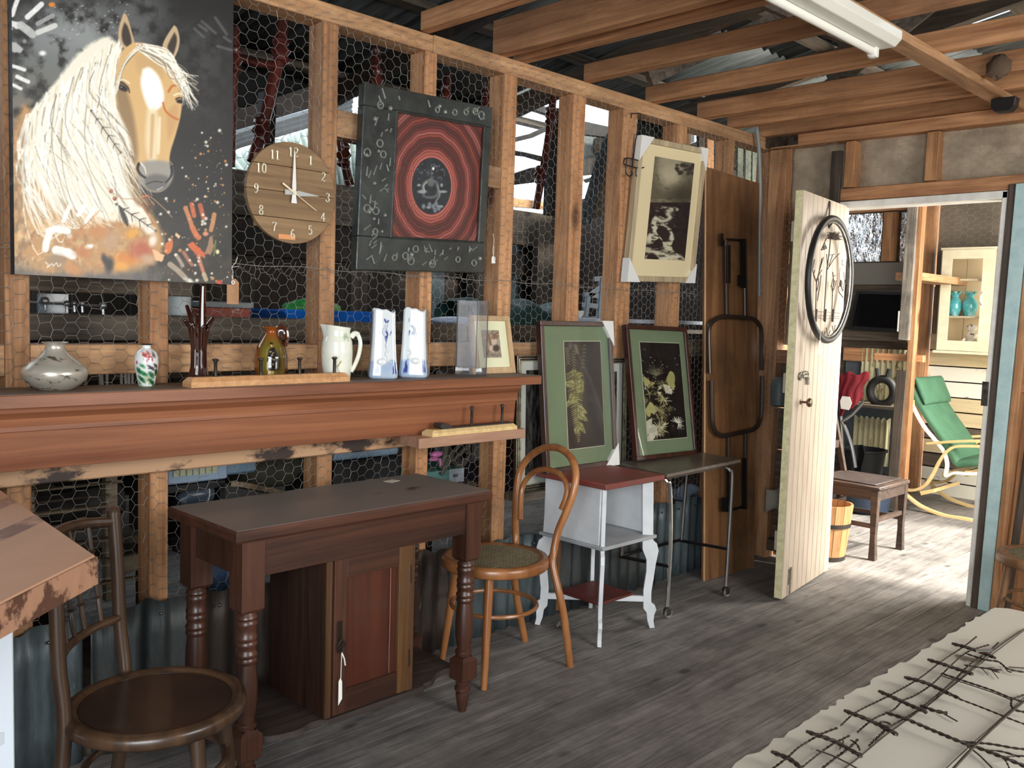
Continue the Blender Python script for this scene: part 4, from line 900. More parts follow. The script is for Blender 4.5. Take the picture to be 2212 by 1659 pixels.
# facing: direction from vase towards camera, angle 0 of the art. positive art angle is to the photo right
# small flowered vase
b = Vector((-2.70, 1.128, ZT)); s = scale_at(b)
A = Art(-180, 0, 180, 100, (226,230,226), 3, 21)
fc_ = math.atan2(-b.y, -b.x)
for k in range(2):
    for (x, y, rx, ry, c) in [(-10,24,16,5,(196,90,90)),(10,20,14,5,(216,130,120)),(20,32,14,6,(190,80,90)),(-5,36,10,4,(170,60,70)),(40,24,12,7,(120,120,118)),(-50,42,6,4,(190,70,110)),(25,55,22,4,(84,70,84)),(50,50,16,4,(70,64,70)),(-20,50,16,4,(90,170,120)),(-40,62,18,7,(40,120,70)),(-10,70,20,6,(50,130,80)),(30,72,22,7,(60,110,70)),(60,66,16,8,(40,80,50)),(-30,82,26,6,(36,100,60)),(10,84,28,7,(190,200,160)),(40,90,30,6,(24,90,50)),(-50,92,20,6,(150,190,150))]:
        xx = x+k*180-(360 if x+k*180 > 180 else 0); A.blob(xx, y, rx, ry, c, .9, .25, .3)
        for q_ in range(5): A.line([(xx, y), (xx+rx*math.cos(q_*1.3), y+ry*math.sin(q_*1.3))], 1.5, .6, tuple(int(v*.7) for v in c), .7)
t = thing('vase', 'small white china vase painted with red flowers and green leaves', 'vase', b)
pr = prof_px([(.5,0),(15,0),(17,4),(19,16),(23,34),(25,52),(24,64),(20,74),(12,80),(9,82),(9,88),(11,90),(9,90),(6,84)], b, s)
china('body', pr, A, 96, 70, chinam, t, facing=fc_)
MB().tube([(11/s*math.cos(a), 11/s*math.sin(a), 90/s) for a in np.linspace(0,6.283,25)[:-1]], .0016, 6, closed=True).build('metal_rim', plain('dark_rim', (60,50,46), .3, .6), t)
# tall stretched amber glass vase
b = Vector((-2.715, 1.30, ZT)); s = scale_at(b)
amber = plain('dark_amber_glass', (58,22,12), .05, trans=.35, ior=1.5, coat=.5)
t = thing('glass_vase', 'tall dark amber glass vase pulled into uneven finger points', 'vase', b)
mb = MB()
def vf(u, v):
    an = 2*math.pi*u; r0 = np.interp(v, [0,.05,.14,.3,.6,.85,1], [27,26,18,14,13.5,17,20])/s
    fl = 1+.14*math.cos(an*6); H = (122+6*math.cos(an*6))/s
    return (r0*fl*math.cos(an), r0*fl*math.sin(an), H*v)
mb.grid(vf, 96, 30, closeu=True); mb.f.append(tuple(i*30 for i in reversed(range(96)))); mb.build('body', amber, t, solid=.003)
for k_, (tip, lean_) in enumerate([(210,2),(142,14),(132,13),(166,12),(136,13),(150,14)]):
    an = math.pi/3*k_+.5; d = Vector((math.cos(an), math.sin(an), 0))
    if k_ == 0: d = Vector((.3,.3,0))
    P_ = [d*(17/s)+Vector((0,0,112/s)), d*((17+lean_*.3)/s)+Vector((0,0,(112+(tip-112)*.5)/s)), d*((18+lean_)/s)+Vector((0,0,tip/s))]
    MB().tube(bez(P_, 6), [(9 if k_ == 0 else 6)/s*(1-.35*i/12) for i in range(13)], 10).ball(P_[2], (6 if k_ == 0 else 3.9)/s, 10).build('pulled_finger', amber, t)
# whisky style brown jug with a figure in a kilt (no lettering)
b = Vector((-2.70, 1.545, ZT)); s = scale_at(b); fc_ = math.atan2(-b.y, -b.x)
A = Art(-180, 0, 180, 100, (110,96,36), 3, 22)
nn_ = A.noise(30, 4, seed=2); A.mix((140,72,24), np.clip((28-A.Y)/18+.1, 0, 1)); A.mix((64,32,14), np.clip((A.X-40)/30, 0, 1)); A.mix((120,60,20), np.clip((-35-A.X)/25, 0, 1)); A.mix((150,136,52), np.clip(1-np.hypot((A.X+12)/26,(A.Y-62)/30), 0, 1)*.7); A.mix((70,38,14), np.clip((A.Y-85)/12, 0, 1)*.7)
A.mix((30,22,12), np.clip(1-np.hypot((A.X-26)/26,(A.Y-66)/34), 0, 1)*.9)
A.poly([(-6,38),(14,36),(26,56),(24,78),(-8,78),(-14,56)], (24,22,22), 1, 2); A.blob(2,32,4.5,3.5,(212,170,110)); A.line([(-6,29),(8,30)], 1.6, 1.6, (20,18,18))
for x, y in [(-2,44),(4,50),(8,46),(2,56),(10,58),(-4,60),(6,66),(-2,70)]: A.poly([(x-3,y),(x,y-2),(x+3,y),(x,y+2)], (206,190,140), .8, 1)
A.line([(-12,64),(-8,84)], 2.5, 1.5, (216,210,190)); A.line([(18,64),(18,72)], 2, 2, (220,210,190)); A.line([(-2,80),(0,94)], 2.6, 2, (210,180,110)); A.line([(8,80),(8,92)], 2.4, 2, (190,170,90))
t = thing('jug', 'glossy brown china jug with a ring handle and a figure in dark highland dress', 'jug', b)
pr = prof_px([(.5,0),(26,0),(31,6),(35,30),(35,55),(30,76),(21,90),(15,100),(12,108),(13,113),(19,118),(18,119),(10,112)], b, s)
china('body', pr, A, 96, 80, chinam, t, facing=fc_, ripple=lambda an, r_, z, tt: (r_*(1+.30*max(0, math.cos(an-fc_+2.0))*max(0, tt-.86)*6), z))
ud = Vector((-b.y, b.x, 0)).normalized()*-1; ud = Vector((math.cos(fc_+math.pi/2), math.sin(fc_+math.pi/2), 0))
hp = [ud*(10/s)+Vector((0,0,100/s)), ud*(13/s)+Vector((0,0,115/s)), ud*(21/s)+Vector((0,0,120/s)), ud*(31/s)+Vector((0,0,112/s)), ud*(33/s)+Vector((0,0,95/s)), ud*(28/s)+Vector((0,0,78/s))]
brn = plain('brown_glaze', (74,36,18), .12, coat=.6)
mb = MB().tube(bez(hp, 6), [5/s]*31, 8, flat=(0,0,1)); mb.build('handle', brn, t)
MB().tube([ud*((21+7*math.cos(a))/s)+Vector((0,0,(104+8*math.sin(a))/s)) for a in np.linspace(0,6.283,15)[:-1]], 3.5/s, 7, closed=True).build('scroll', brn, t)
# white jug
b = Vector((-2.70, 1.805, ZT)); s = scale_at(b); fc_ = math.atan2(-b.y, -b.x); ud = Vector((math.cos(fc_+math.pi/2), math.sin(fc_+math.pi/2), 0))
A = Art(-180, 0, 180, 100, (236,238,222), 3, 23)
A.mix((180,200,170), np.clip(1-np.hypot((A.X-35)/22,(A.Y-16)/8), 0, 1)*.6)
for i in range(16): A.line([(28+i*1.5, 12+(i%3)*3), (24+i*2, 16+(i%4)*3)], 1, .6, (130,160,116), .8)
A.line([(-8,66),(16,90)], .7, .5, (70,60,50)); A.line([(4,72),(16,64)], 2.2, .8, (176,150,90)); A.line([(10,66),(16,62)], 1.4, .6, (200,140,60)); A.line([(-70,44),(-58,52)], 1, .6, (120,140,100))
for i in range(4): A.line([(20+i*4,95),(21+i*4,92)], .7, .5, (50,50,50))
t = thing('jug', 'tall cream white china jug with a curved handle, standing behind the peg rack', 'jug', b)
pr = prof_px([(.5,0),(25,0),(29,5),(32,30),(33.5,60),(32,82),(28,94),(27,104),(29,112),(28,113),(25,104),(24,92)], b, s)
sp = math.cos
def rip(an, r_, z, tt):
    da = (an-(fc_-math.pi/2)+math.pi) % (2*math.pi)-math.pi; k_ = max(0, 1-abs(da)/.55)**1.3*max(0, (z*s-88)/28); kk = max(0, (z*s-95)/22)
    return r_+k_*11/s, z+kk*(.5+.5*math.cos(da))*8/s
china('body', pr, A, 120, 80, chinam, t, facing=fc_, ripple=rip)
hp = [ud*(29/s)+Vector((0,0,92/s)), ud*(36/s)+Vector((0,0,100/s)), ud*(44/s)+Vector((0,0,97/s)), ud*(49/s)+Vector((0,0,80/s)), ud*(46/s)+Vector((0,0,55/s)), ud*(37/s)+Vector((0,0,30/s)), ud*(30/s)+Vector((0,0,18/s))]
MB().tube(bez(hp, 6), [6/s]*12+[4.6/s]*25, 10).build('handle', plain('cream_china', (234,236,220), .12, coat=.6), t)
# pair of blue and white square vases with swans
def swanvase(b, lab, mir):
    s = scale_at(b); fc_ = math.atan2(-b.y, -b.x)+.1*mir
    A = Art(-180, 0, 180, 100, (222,228,230), 3, 30+mir)
    A.mix((156,178,206), np.clip((A.Y-72)/4, 0, 1)*np.clip(1.1-.0*A.X, 0, 1)*.85); A.mix((206,216,226), np.clip((A.Y-86)/6, 0, 1)*.5*np.clip(A.noise(20,3,seed=4)*3-1.2, 0, 1)); A.mix((140,150,165), np.clip((-48-A.X)/20, 0, 1)*.35)
    NB = (34,52,130)
    for (x, y, rx, ry) in [(8,17,10,1.6),(16,15,6,1),(2,14,6,1),(-24,16,1.5,3)]: A.blob(x, y, rx, ry, NB, .9, .2, .15)
    A.line([(4,22),(10,30)], 2, 1, (140,160,200), .7); A.line([(14,22),(6,32)], 1.6, 1, (130,140,180), .7)
    for r_i, n_ in enumerate([3,4,4,3,3,2,1]):
        for c_ in range(n_): A.blob(8+(c_-(n_-1)/2)*4.6, 31+r_i*2.4, 2.1, 1.3, NB, .95, .3)
    A.curve([(8,47),(6,52),(9,56)], .9, .6, (70,90,150)); A.line([(-22,33),(-16,31),(-22,38)], 1.3, 1, NB); A.line([(30,31),(26,36)], 1.3, 1, NB)
    A.line([(-24,72),(-6,72)], .5, .5, (60,80,110)); A.line([(24,72),(40,72)], .5, .5, (60,80,110))
    for x in (-26, 38):
        for i in range(8): A.line([(x-6+i*1.8, 92-(i%3)*.8), (x-3+i*.9, 80-(i%2)*5)], 1.3, .5, NB, .85)
    for i in range(3): A.line([(-15+i*3,72),(-15+i*3,70)], .8, .5, (50,60,80))
    t = thing('vase', lab, 'vase', b, group=None)
    pr = prof_px([(.5,0),(31,0),(34,4),(34,12),(30.5,40),(28,80),(26.5,120),(26,146),(24,146),(24,130),(25,60)], b, s)
    def rip(an, r_, z, tt):
        da = (an-fc_) % (math.pi/2)-math.pi/4; q_ = 1/(max(abs(math.cos((an-fc_+math.pi/4) % (math.pi/2)-math.pi/4)), .1)); k_ = 1+(min(q_, 1.28)-1)*.75
        return r_*k_*.94, z+(3/s*math.cos((an-fc_)*3+1)+1.5/s*math.sin((an-fc_)*7) if z*s > 140 else 0)
    china('body', pr, A, 128, 90, chinam, t, facing=fc_, ripple=rip)
    f_ = Vector((math.cos(fc_), math.sin(fc_), 0)); ud = Vector((math.cos(fc_+math.pi/2), math.sin(fc_+math.pi/2), 0))*mir
    o2 = f_*(28/s)
    mb = MB().ball((0,0,0), 1, 12, (1,1,1)); mb.v = [tuple(o2+ud*(p[0]*11/s-5/s)+f_*(p[1]*4/s)+Vector((0,0,p[2]*8/s+36/s))) for p in mb.v]
    nk = [o2+ud*(5/s)+Vector((0,0,38/s)), o2+ud*(9/s)+Vector((0,0,45/s)), o2+ud*(4/s)+Vector((0,0,52/s)), o2+ud*(5/s)+Vector((0,0,58/s)), o2+ud*(10/s)+Vector((0,0,58/s))]
    mb.tube(bez(nk, 5), 2.4/s, 8); mb.build('relief_swan', plain('white_relief_'+str(mir), (228,232,230), .15, coat=.5), t)
    MB().tube(bez([o2*.9+ud*(4/s)+Vector((0,0,112/s)), o2*.95+ud*(-2/s)+Vector((0,0,102/s)), o2*.98+ud*(3/s)+Vector((0,0,92/s))], 5), [3/s]*11, 6).build('relief_leaf', plain('white_leaf_'+str(mir), (210,218,226), .15, coat=.5), t)
swanvase(Vector((-2.705, 2.008, ZT)), 'blue and white swan vase with a wavy rim, next to the cream jug', 1)
swanvase(Vector((-2.70, 2.152, ZT)), 'blue and white swan vase with a wavy rim, nearer the clear glass vase', -1)
# clear square glass vase
b = Vector((-2.700, 2.445, ZT)); s = scale_at(b); a_ = 25/s
t = thing('glass_vase', 'tall clear square glass vase with a thick base', 'vase', b, rz=.35)
gl = plain('clear_glass', (252,253,255), .02, trans=.93, ior=1.5)
h = 160/s; th_ = .005
mb = MB().box(-a_, a_, -a_, a_, 0, h); k0 = len(mb.v)
mb.f = [f for i, f in enumerate(mb.f) if i != 1]
ai = a_-th_; mb.add([(-ai,-ai,.03),(ai,-ai,.03),(ai,ai,.03),(-ai,ai,.03),(-ai,-ai,h),(ai,-ai,h),(ai,ai,h),(-ai,ai,h)], [(0,1,2,3),(0,4,5,1),(1,5,6,2),(2,6,7,3),(3,7,4,0)])
mb.f += [(4,5,13,12),(5,6,14,13),(6,7,15,14),(7,4,12,15)]
mb.build('body', gl, t, smooth=False)
# small card picture in a pale wood frame
A = Art(1040, 700, 1100, 780, (150,136,120), 3, 33)
A.a *= (.75+.6*A.noise(5, 3, seed=3)[...,None]); A.blob(1072,752,7,7,(62,44,36),1,.3); A.blob(1066,738,6,7,(196,180,160),1,.3); A.blob(1070,728,8,4,(120,90,60),.9,.4,-.4); A.curve([(1052,765),(1060,745),(1054,722)], 2.5, 2, (130,96,66)); A.blob(1060,752,4,6,(204,190,170),.9); A.line([(1066,724),(1080,716)], 2, .8, (110,84,60)); A.line([(1062,722),(1066,708)], 1.4, .8, (120,100,80))
for i in range(12): A.line([(1050+i*3, 768+(i%3)), (1054+i*3, 762+(i%4)*2)], .9, .6, (90,80,74), .7)
t = thing('small_framed_picture', 'small brown picture in a pale wood frame at the right end of the mantel', 'picture', (-2.70, 2.60, ZT))
BLf = on(1040,804,0,-2.74); BRf = on(1110,804,0,-2.74); TRf = on(1100,683,0,-2.785); 
y0, y1 = 2.50, BRf.y; z1 = TRf.z; vn = Vector((-.05,0,z1-ZT)); Lv = vn.length; vn.normalize(); un = Vector((0,1,0)); nn = Vector((vn.z,0,-vn.x)); Lu = y1-y0; o_ = Vector((-2.725,y0,ZT+.001)); fw = .022
mb = MB()
for (a, b_, c, d) in [(0,Lu,0,fw*1.2),(0,Lu,Lv-fw,Lv),(0,fw,fw,Lv-fw),(Lu-fw*1.1,Lu,fw,Lv-fw)]: mb.prism([(a,c),(b_,c),(b_,d),(a,d)], o_-nn*.02, un, vn, nn, .02)
mb.build('frame', wood('pale_frame', (176,144,104), (206,176,136), 'Z', dirt=.05, bump=.05), t, world=True, smooth=False, bevel=.002)
MB().prism([(fw,fw),(Lu-fw,fw),(Lu-fw,Lv-fw),(fw,Lv-fw)], o_-nn*.014, un, vn, nn, .004).build('mount', plain('cream_card_mount', (226,226,190), .8), t, world=True, smooth=False)
def onp2(x, y):
    r = Vector(ray(x, y)); c = Vector(CAM); tt = (o_-nn*.0095-c).dot(nn)/r.dot(nn); return c+r*tt
q0 = onp2(1052,773); q1 = onp2(1084,773); q3 = onp2(1080,714); a0, b0 = (q0-o_).dot(un), (q0-o_).dot(vn)
artplane('print', A, o_-nn*.0095+un*(a0-.02)+vn*b0, un*((q1-q0).dot(un)+.02), vn*((q3-q1).dot(vn)), 60, 90, print_m, t)
# two racks of old rail spikes on bevelled boards
pine = wood('rack_pine', (186,130,82), (222,172,120), 'Y', dirt=.08, rough=.5, knots=0)
spk = plain('old_spike', (88,84,78), .4, .8, c2=(54,48,44), nscale=40)
def rack(lab, p0, p1, w_, h, spikes, sh_, m, strap=False, headr=.0105):
    p0, p1 = Vector(p0), Vector(p1); L = (p1-p0).length; M = frame(p0, p1-p0, Vector((0,0,1)).cross(p1-p0))
    t = thing('peg_rack', lab, 'peg rack', M=M)
    b_ = .012; mb = MB(); v_ = []
    for (i0, z) in ((0,0),(0,h*.55),(b_,h)): v_ += [(i0,-w_/2+i0,z),(L-i0,-w_/2+i0,z),(L-i0,w_/2-i0,z),(i0,w_/2-i0,z)]
    mb.add(v_, [(3,2,1,0),(8,9,10,11)]+[(r*4+k_, r*4+(k_+1)%4, r*4+4+(k_+1)%4, r*4+4+k_) for r in range(2) for k_ in range(4)])
    mb.build('board', m, t, smooth=False)
    for x in spikes:
        MB().lathe([(.0055,h-.01),(.0052,h+sh_*.8),(.0085,h+sh_*.9),(headr,h+sh_*.93),(headr,h+sh_*.96),(.006,h+sh_),(.001,h+sh_+.001)], (x*L,0,0), 12).build('spike', spk, t)
    if strap:
        z = h+.003; MB().prism([(.13*L,0),(.1*L,.012),(.12*L,.022),(.19*L,.02),(.24*L,.004),(.97*L,.004),(.97*L,.0),(.24*L,0)], (0,-w_*.36,z-.002), (1,0,0), (0,0,1), (0,1,0), w_*.7).build('iron_strap', plain('iron_strap', (70,66,62), .5, .5), t, smooth=False)
    return t
q0 = Vector((-2.615, 1.215, ZT)); q1 = Vector((-2.640, 1.80, ZT)); 
rack('long pine peg rack with four upright rail spikes lying on the mantel shelf', q0, q1, .055, .030, (.16,.43,.68,.92), .055, pine)
rack('shorter pale pine rack with two long bolts and an iron strap on the small shelf', (-2.592,2.135,zl), (-2.592,2.580,zl), .062, .024, (.50,.87), .078, wood('yellow_pine', (206,170,110), (232,204,150), 'Y', dirt=.05), strap=True, headr=.0085)
# ================================================================ furniture of the front room
def planehit(x, y, p0, n):
    r = Vector(ray(x, y)); c = Vector(CAM); n = Vector(n); return c+r*((Vector(p0)-c).dot(n)/r.dot(n))
mah = wood('dark_mahogany', (44,27,20), (88,52,36), 'Z', rough=.38, dirt=.25, coat=.25, scale=16, dirtcol=(.01,.006,.005,1))
mahY = wood('dark_mahogany_lengthwise', (44,27,20), (88,52,36), 'Y', rough=.36, dirt=.25, coat=.25, scale=16, dirtcol=(.01,.006,.005,1))
mahT = plain('dusty_dark_top', (40,32,30), .45, c2=(120,116,112), nscale=2.6, lo=.36, hi=.42, stretch=(2.2,.8,1), detail=9, coat=.1)
t = thing('side_table', 'dark mahogany side table with turned legs and a cupboard on its lower shelf', 'table', (-2.43, 1.65, 0), rz=.018)
def L(mb, *a, **k): return mb.build(*a, **k)
X0, X1, Y0, Y1 = -.205, .205, -.485, .485; ZTt = .79
mb = MB(); v_ = []
for ins, z in ((.006,ZTt-.036),(0,ZTt-.028),(0,ZTt-.008),(.004,ZTt)): v_ += [(X0+ins,Y0+ins,z),(X1-ins,Y0+ins,z),(X1-ins,Y1-ins,z),(X0+ins,Y1-ins,z)]
mb.add(v_, [(3,2,1,0),(12,13,14,15)]+[(r*4+k, r*4+(k+1)%4, r*4+4+(k+1)%4, r*4+4+k) for r in range(3) for k in range(4)])
mb.build('tabletop', mahY, t, smooth=False)
MB().box(X0+.006, X1-.006, Y0+.006, Y1-.006, ZTt, ZTt+.0008).build('dusty_surface', mahT, t)
MB().prism([(0,0),(.05,.012),(.04,.045),(-.008,.035)], (X0+.10, Y1-.20, ZTt+.0012), (0,1,0), (-1,0,0), (0,0,1), .0008).build('paper_sticker', plain('torn_paper', (214,206,190), .8), t)
MB().box(X1-.05, X1-.028, Y0+.06, Y1-.06, .645, ZTt-.037).build('apron', mahY, t, bevel=.001)
MB().box(X0+.028, X0+.05, Y0+.06, Y1-.06, .645, ZTt-.037).build('apron', mahY, t, bevel=.001)
for y in (Y0+.045, Y1-.067): MB().box(X0+.06, X1-.06, y, y+.022, .645, ZTt-.037).build('side_apron', mah, t, bevel=.001)
def turned(x, y):
    mb = MB().box(x-.035, x+.035, y-.035, y+.035, .555, ZTt-.037)
    v_ = [(x-.028,y-.028,.545),(x+.028,y-.028,.545),(x+.028,y+.028,.545),(x-.028,y+.028,.545)]
    mb.v = mb.v; k = len(mb.v); mb.v += v_
    mb.f += [(k, k+1, 1, 0), (k+1, k+2, 2, 1), (k+2, k+3, 3, 2), (k+3, k, 0, 3)]
    pr = [(.024,.548),(.025,.54),(.030,.535),(.031,.528),(.027,.522),(.031,.515),(.031,.508),(.028,.502),(.028,.480),(.031,.474),(.031,.466),(.028,.461),(.031,.455),(.031,.448),(.027,.443),(.027,.432),(.032,.426),(.032,.419),(.028,.413),(.031,.407),(.031,.401),(.026,.394),(.030,.36),(.032,.32),(.031,.28),(.027,.25),(.023,.232),(.023,.228),(.030,.222),(.031,.215),(.027,.208),(.027,.205),(.020,.198)]
    mb.lathe(list(reversed([(r, z) for r, z in pr])), (x, y, 0), 24)
    mb.box(x-.034, x+.034, y-.034, y+.034, .122, .190)
    for zz, s2, zo in ((.122,.034,.112),(.190,.034,.202)):
        k = len(mb.v); a = .022
        mb.v += [(x-s2,y-s2,zz),(x+s2,y-s2,zz),(x+s2,y+s2,zz),(x-s2,y+s2,zz),(x-a,y-a,zo),(x+a,y-a,zo),(x+a,y+a,zo),(x-a,y+a,zo)]
        mb.f += [(k+i, k+(i+1)%4, k+4+(i+1)%4, k+4+i) if zo > zz else (k+i, k+4+i, k+4+(i+1)%4, k+(i+1)%4) for i in range(4)]
    mb.lathe([(.014,.003),(.018,.02),(.024,.06),(.024,.068),(.020,.072),(.029,.080),(.029,.090),(.021,.097),(.025,.104),(.024,.114)], (x, y, 0), 24)
    mb.build('leg', mah, t, bevel=0, ang=40)
for x in (X1-.055, X0+.055):
    for y in (Y0+.065, Y1-.065): turned(x, y)
# lower shelf with scooped front corners
fx = X1-.03; pts = [(X0+.03,Y0+.05),(X0+.03,Y1-.05)]
cur = [(X1-.065,Y1-.07),(X1-.09,Y1-.10),(X1-.085,Y1-.16),(X1-.05,Y1-.21),(X1-.045,Y1-.255),(fx,Y1-.265),(fx,-.16),(X1-.045,-.17),(X1-.05,-.21),(X1-.035,-.26),(X1-.05,-.33),(X1-.08,-.38),(X1-.065,Y0+.07)]
cc = []
for seg in (cur[:5], cur[5:7], cur[7:]):
    cc += [(p.x, p.y) for p in (bez([(x, y, 0) for x, y in seg], 5) if len(seg) > 2 else [Vector((x, y, 0)) for x, y in seg])]
MB().prism(pts+cc, (0,0,.135), (1,0,0), (0,1,0), (0,0,1), .020).build('lower_shelf', wood('dusty_shelf', (52,42,38), (84,74,70), 'Y', rough=.5, dirt=.2), t, smooth=False, bevel=.0015)
# the cupboard
cy0, cy1 = -.165, .175; cb = .156; ct = .66; cf = X1-.045
cab_ = MB().box(X0+.05, cf, cy0, cy0+.016, cb, ct).box(X0+.05, cf, cy1-.016, cy1, cb, ct).box(X0+.05, X0+.06, cy0+.016, cy1-.016, cb, ct).box(X0+.05, cf, cy0+.016, cy1-.016, cb, cb+.016)
cab_.build('cupboard_body', wood('cupboard_side', (38,22,16), (74,44,30), 'Z', rough=.45, dirt=.2, coat=.1), t, smooth=False, bevel=.001)
_ys = wood('yellowish_stile', (64,42,26), (104,70,42), 'Z', rough=.4, coat=.2)
MB().box(cf-.01, cf+.008, cy0, cy0+.020, cb, ct).build('cupboard_stile', _ys, t, smooth=False, bevel=.001)
MB().box(cf-.01, cf+.008, cy1-.022, cy1, cb, ct).build('cupboard_stile', _ys, t, smooth=False, bevel=.001)
dr_ = MB().box(cf, cf+.004, cy0+.066, cy1-.068, cb+.075, ct-.075).build('cupboard_door', wood('door_panel', (54,25,16), (100,47,30), 'Z', rough=.35, coat=.3, scale=10, dirt=.3), t)
y_a, y_b = cy0+.023, cy1-.025
def sub(mb, nm_, m, lb=None):
    o = mb.build(nm_, m, dr_, smooth=False, bevel=.0012)
    if lb: o['label'] = lb
    return o
sub(MB().box(cf, cf+.016, y_a, y_a+.045, cb+.006, ct-.004), 'stile', mah); sub(MB().box(cf, cf+.016, y_b-.045, y_b, cb+.006, ct-.004), 'stile', wood('ochre_stile', (74,48,24), (104,72,38), 'Z', rough=.4, coat=.2), 'yellow brown right stile')
sub(MB().box(cf, cf+.016, y_a+.0455, y_b-.0455, ct-.075, ct-.004), 'rail', mahY); sub(MB().box(cf, cf+.016, y_a+.0455, y_b-.0455, cb+.006, cb+.078), 'rail', mahY)
for k_ in (0,): sub(MB().box(cf+.004, cf+.0046, .078, .0795, cb+.08, ct-.08), 'split_line', plain('raw_split', (190,130,100), .7))
brs = plain('dark_brass', (52,44,38), .4, .6)
sub(MB().box(cf+.016, cf+.019, y_a+.008, y_a+.028, .36, .455), 'lock_plate', brs)
sub(MB().tube([(cf+.024, y_a+.020+.011*math.cos(a), .378+.018*math.sin(a)) for a in np.linspace(0,6.283,17)[:-1]], .0028, 6, closed=True).ball((cf+.022, y_a+.02, .398), .006, 8), 'drop_handle', brs)
for zz in (.52, .24): sub(MB().box(cf+.015, cf+.018, y_b-.001, y_b+.004, zz, zz+.06), 'hinge', brs)
M0 = WM[t.name]; hk = M0 @ Vector((cf+.028, y_a+.020, .36))
tt = thing('swing_tag', 'narrow white paper tag tied to the cupboard handle of the side table', 'tag', hk)
MB().tube([(0,0,0),(.001,-.002,-.03),(.001,-.003,-.09)], .0012, 5).tube([(0,0,0),(.002,.008,-.02),(.002,.012,-.042)], .0022, 5).build('string', plain('white_string', (225,225,220), .8), tt)
MB().prism([(-.006,-.075),(.006,-.055),(.005,0),(-.001,.01),(-.006,0)], (.001,-.004,-.088), (.35,.9,0), (0,0,1), (1,-.3,0), .001).build('paper', cardw, tt, smooth=False)

# ---------------------------------------------------------------- bentwood chairs
def chair_tubes(mb, pts, r, seg=10, n=6): return mb.tube(bez(pts, n), r if not isinstance(r, tuple) else [r[0]+(r[1]-r[0])*i/((len(pts)-1)*n) for i in range((len(pts)-1)*n+1)], seg)
dkb = wood('dark_bentwood', (40,28,20), (84,60,40), 'Z', rough=.34, coat=.35, dirt=.2, scale=14, knots=0)
dks = plain('dark_seat_panel', (44,32,27), .36, c2=(62,46,38), nscale=6, coat=.2)
c = Vector((-2.06, .885, .46))
t = thing('bentwood_chair', 'dark brown bentwood chair with a round solid seat and spindle back', 'chair', (c.x, c.y, 0))
R0 = .207
mb = MB(); prf = [(.172,-.004),(.178,.0),(.190,.004),(R0-.004,-.001),(R0,-.010),(R0,-.022),(R0-.006,-.032),(.170,-.032),(.170,-.004)]
mb.lathe(prf, c, 64, cap=False); mb.build('seat_frame', dkb, t, world=True, ang=60)
MB().lathe([(.0005,-.010),(.09,-.009),(.150,-.005),(.166,-.0045),(.173,-.005),(.173,-.012),(.0005,-.018)], c, 48, cap=False).build('seat', dks, t, world=True, ang=50)
fwd = Vector((.70,.71,0)).normalized(); sd = Vector((fwd.y,-fwd.x,0))   # sd: towards the left post in the photo
pR = Vector((-2.275,.895,.46)); pL = Vector((-2.074,.682,.46))
def post(p, top, foot, kn):
    chair_tubes(MB(), [foot, (foot+p)/2+kn*.6, p+Vector((0,0,-.02)), p+(top-p)*.3-fwd*.004, p+(top-p)*.65, top], .0165, 12).lathe([(.0165,0),(.017,.004),(.012,.012),(.001,.015)], top-Vector((0,0,.004)), 12).build('back_post', dkb, t, world=True)
tR = pR+Vector((-.026,-.018,.415)); tL = pL+Vector((-.034,-.012,.415))
post(pR, tR, Vector((-2.315,.86,0)), Vector((.012,.012,0))); post(pL, tL, Vector((-2.085,.62,0)), Vector((.012,.012,0)))
def rail(z, k_, r, zb=0):
    a = pR+(tR-pR)*z; b = pL+(tL-pL)*z; m = (a+b)/2-fwd*k_+Vector((0,0,zb))
    return bez([a, (a+m)/2-fwd*k_*.28+Vector((0,0,zb*.3)), m, (b+m)/2-fwd*k_*.28+Vector((0,0,zb*.3)), b], 6)
ra = rail(.93, .055, .012, .012); MB().tube(ra, .0125, 10).build('top_rail', dkb, t, world=True)
rb = rail(.34, .03, .011, -.0); MB().tube(rb, .011, 10).build('lower_rail', dkb, t, world=True)
for k_ in (.24,.43,.60,.78):
    a = ra[int(k_*24)]; b = rb[int(k_*24)]; m = b+(a-b)*.28
    mb = MB(); d = a-b; rs_ = [.0045,.0062,.0065,.0055,.0045,.011,.0045,.006,.0075,.0068,.005,.0095,.005,.0062,.0045]; 
    mb.tube([b+d*q for q in (0,.08,.16,.22,.255,.27,.285,.36,.5,.62,.70,.72,.74,.88,1)], rs_, 8); mb.build('spindle', dkb, t, world=True)
for a_ in (.62, -.62):
    d = fwd*math.cos(a_)+sd*math.sin(a_); p0 = c+d*.155+Vector((0,0,-.03)); p1 = Vector((c.x, c.y, 0))+d*.20
    MB().tube([p0, p0+(p1-p0)*.3, p1], [.0175,.017,.0125], 12).build('leg', dkb, t, world=True)
MB().tube([c+Vector((.160*math.cos(a), .160*math.sin(a), -.155)) for a in np.linspace(0,6.283,41)[:-1]], .0095, 8, closed=True).build('stretcher_ring', dkb, t, world=True)

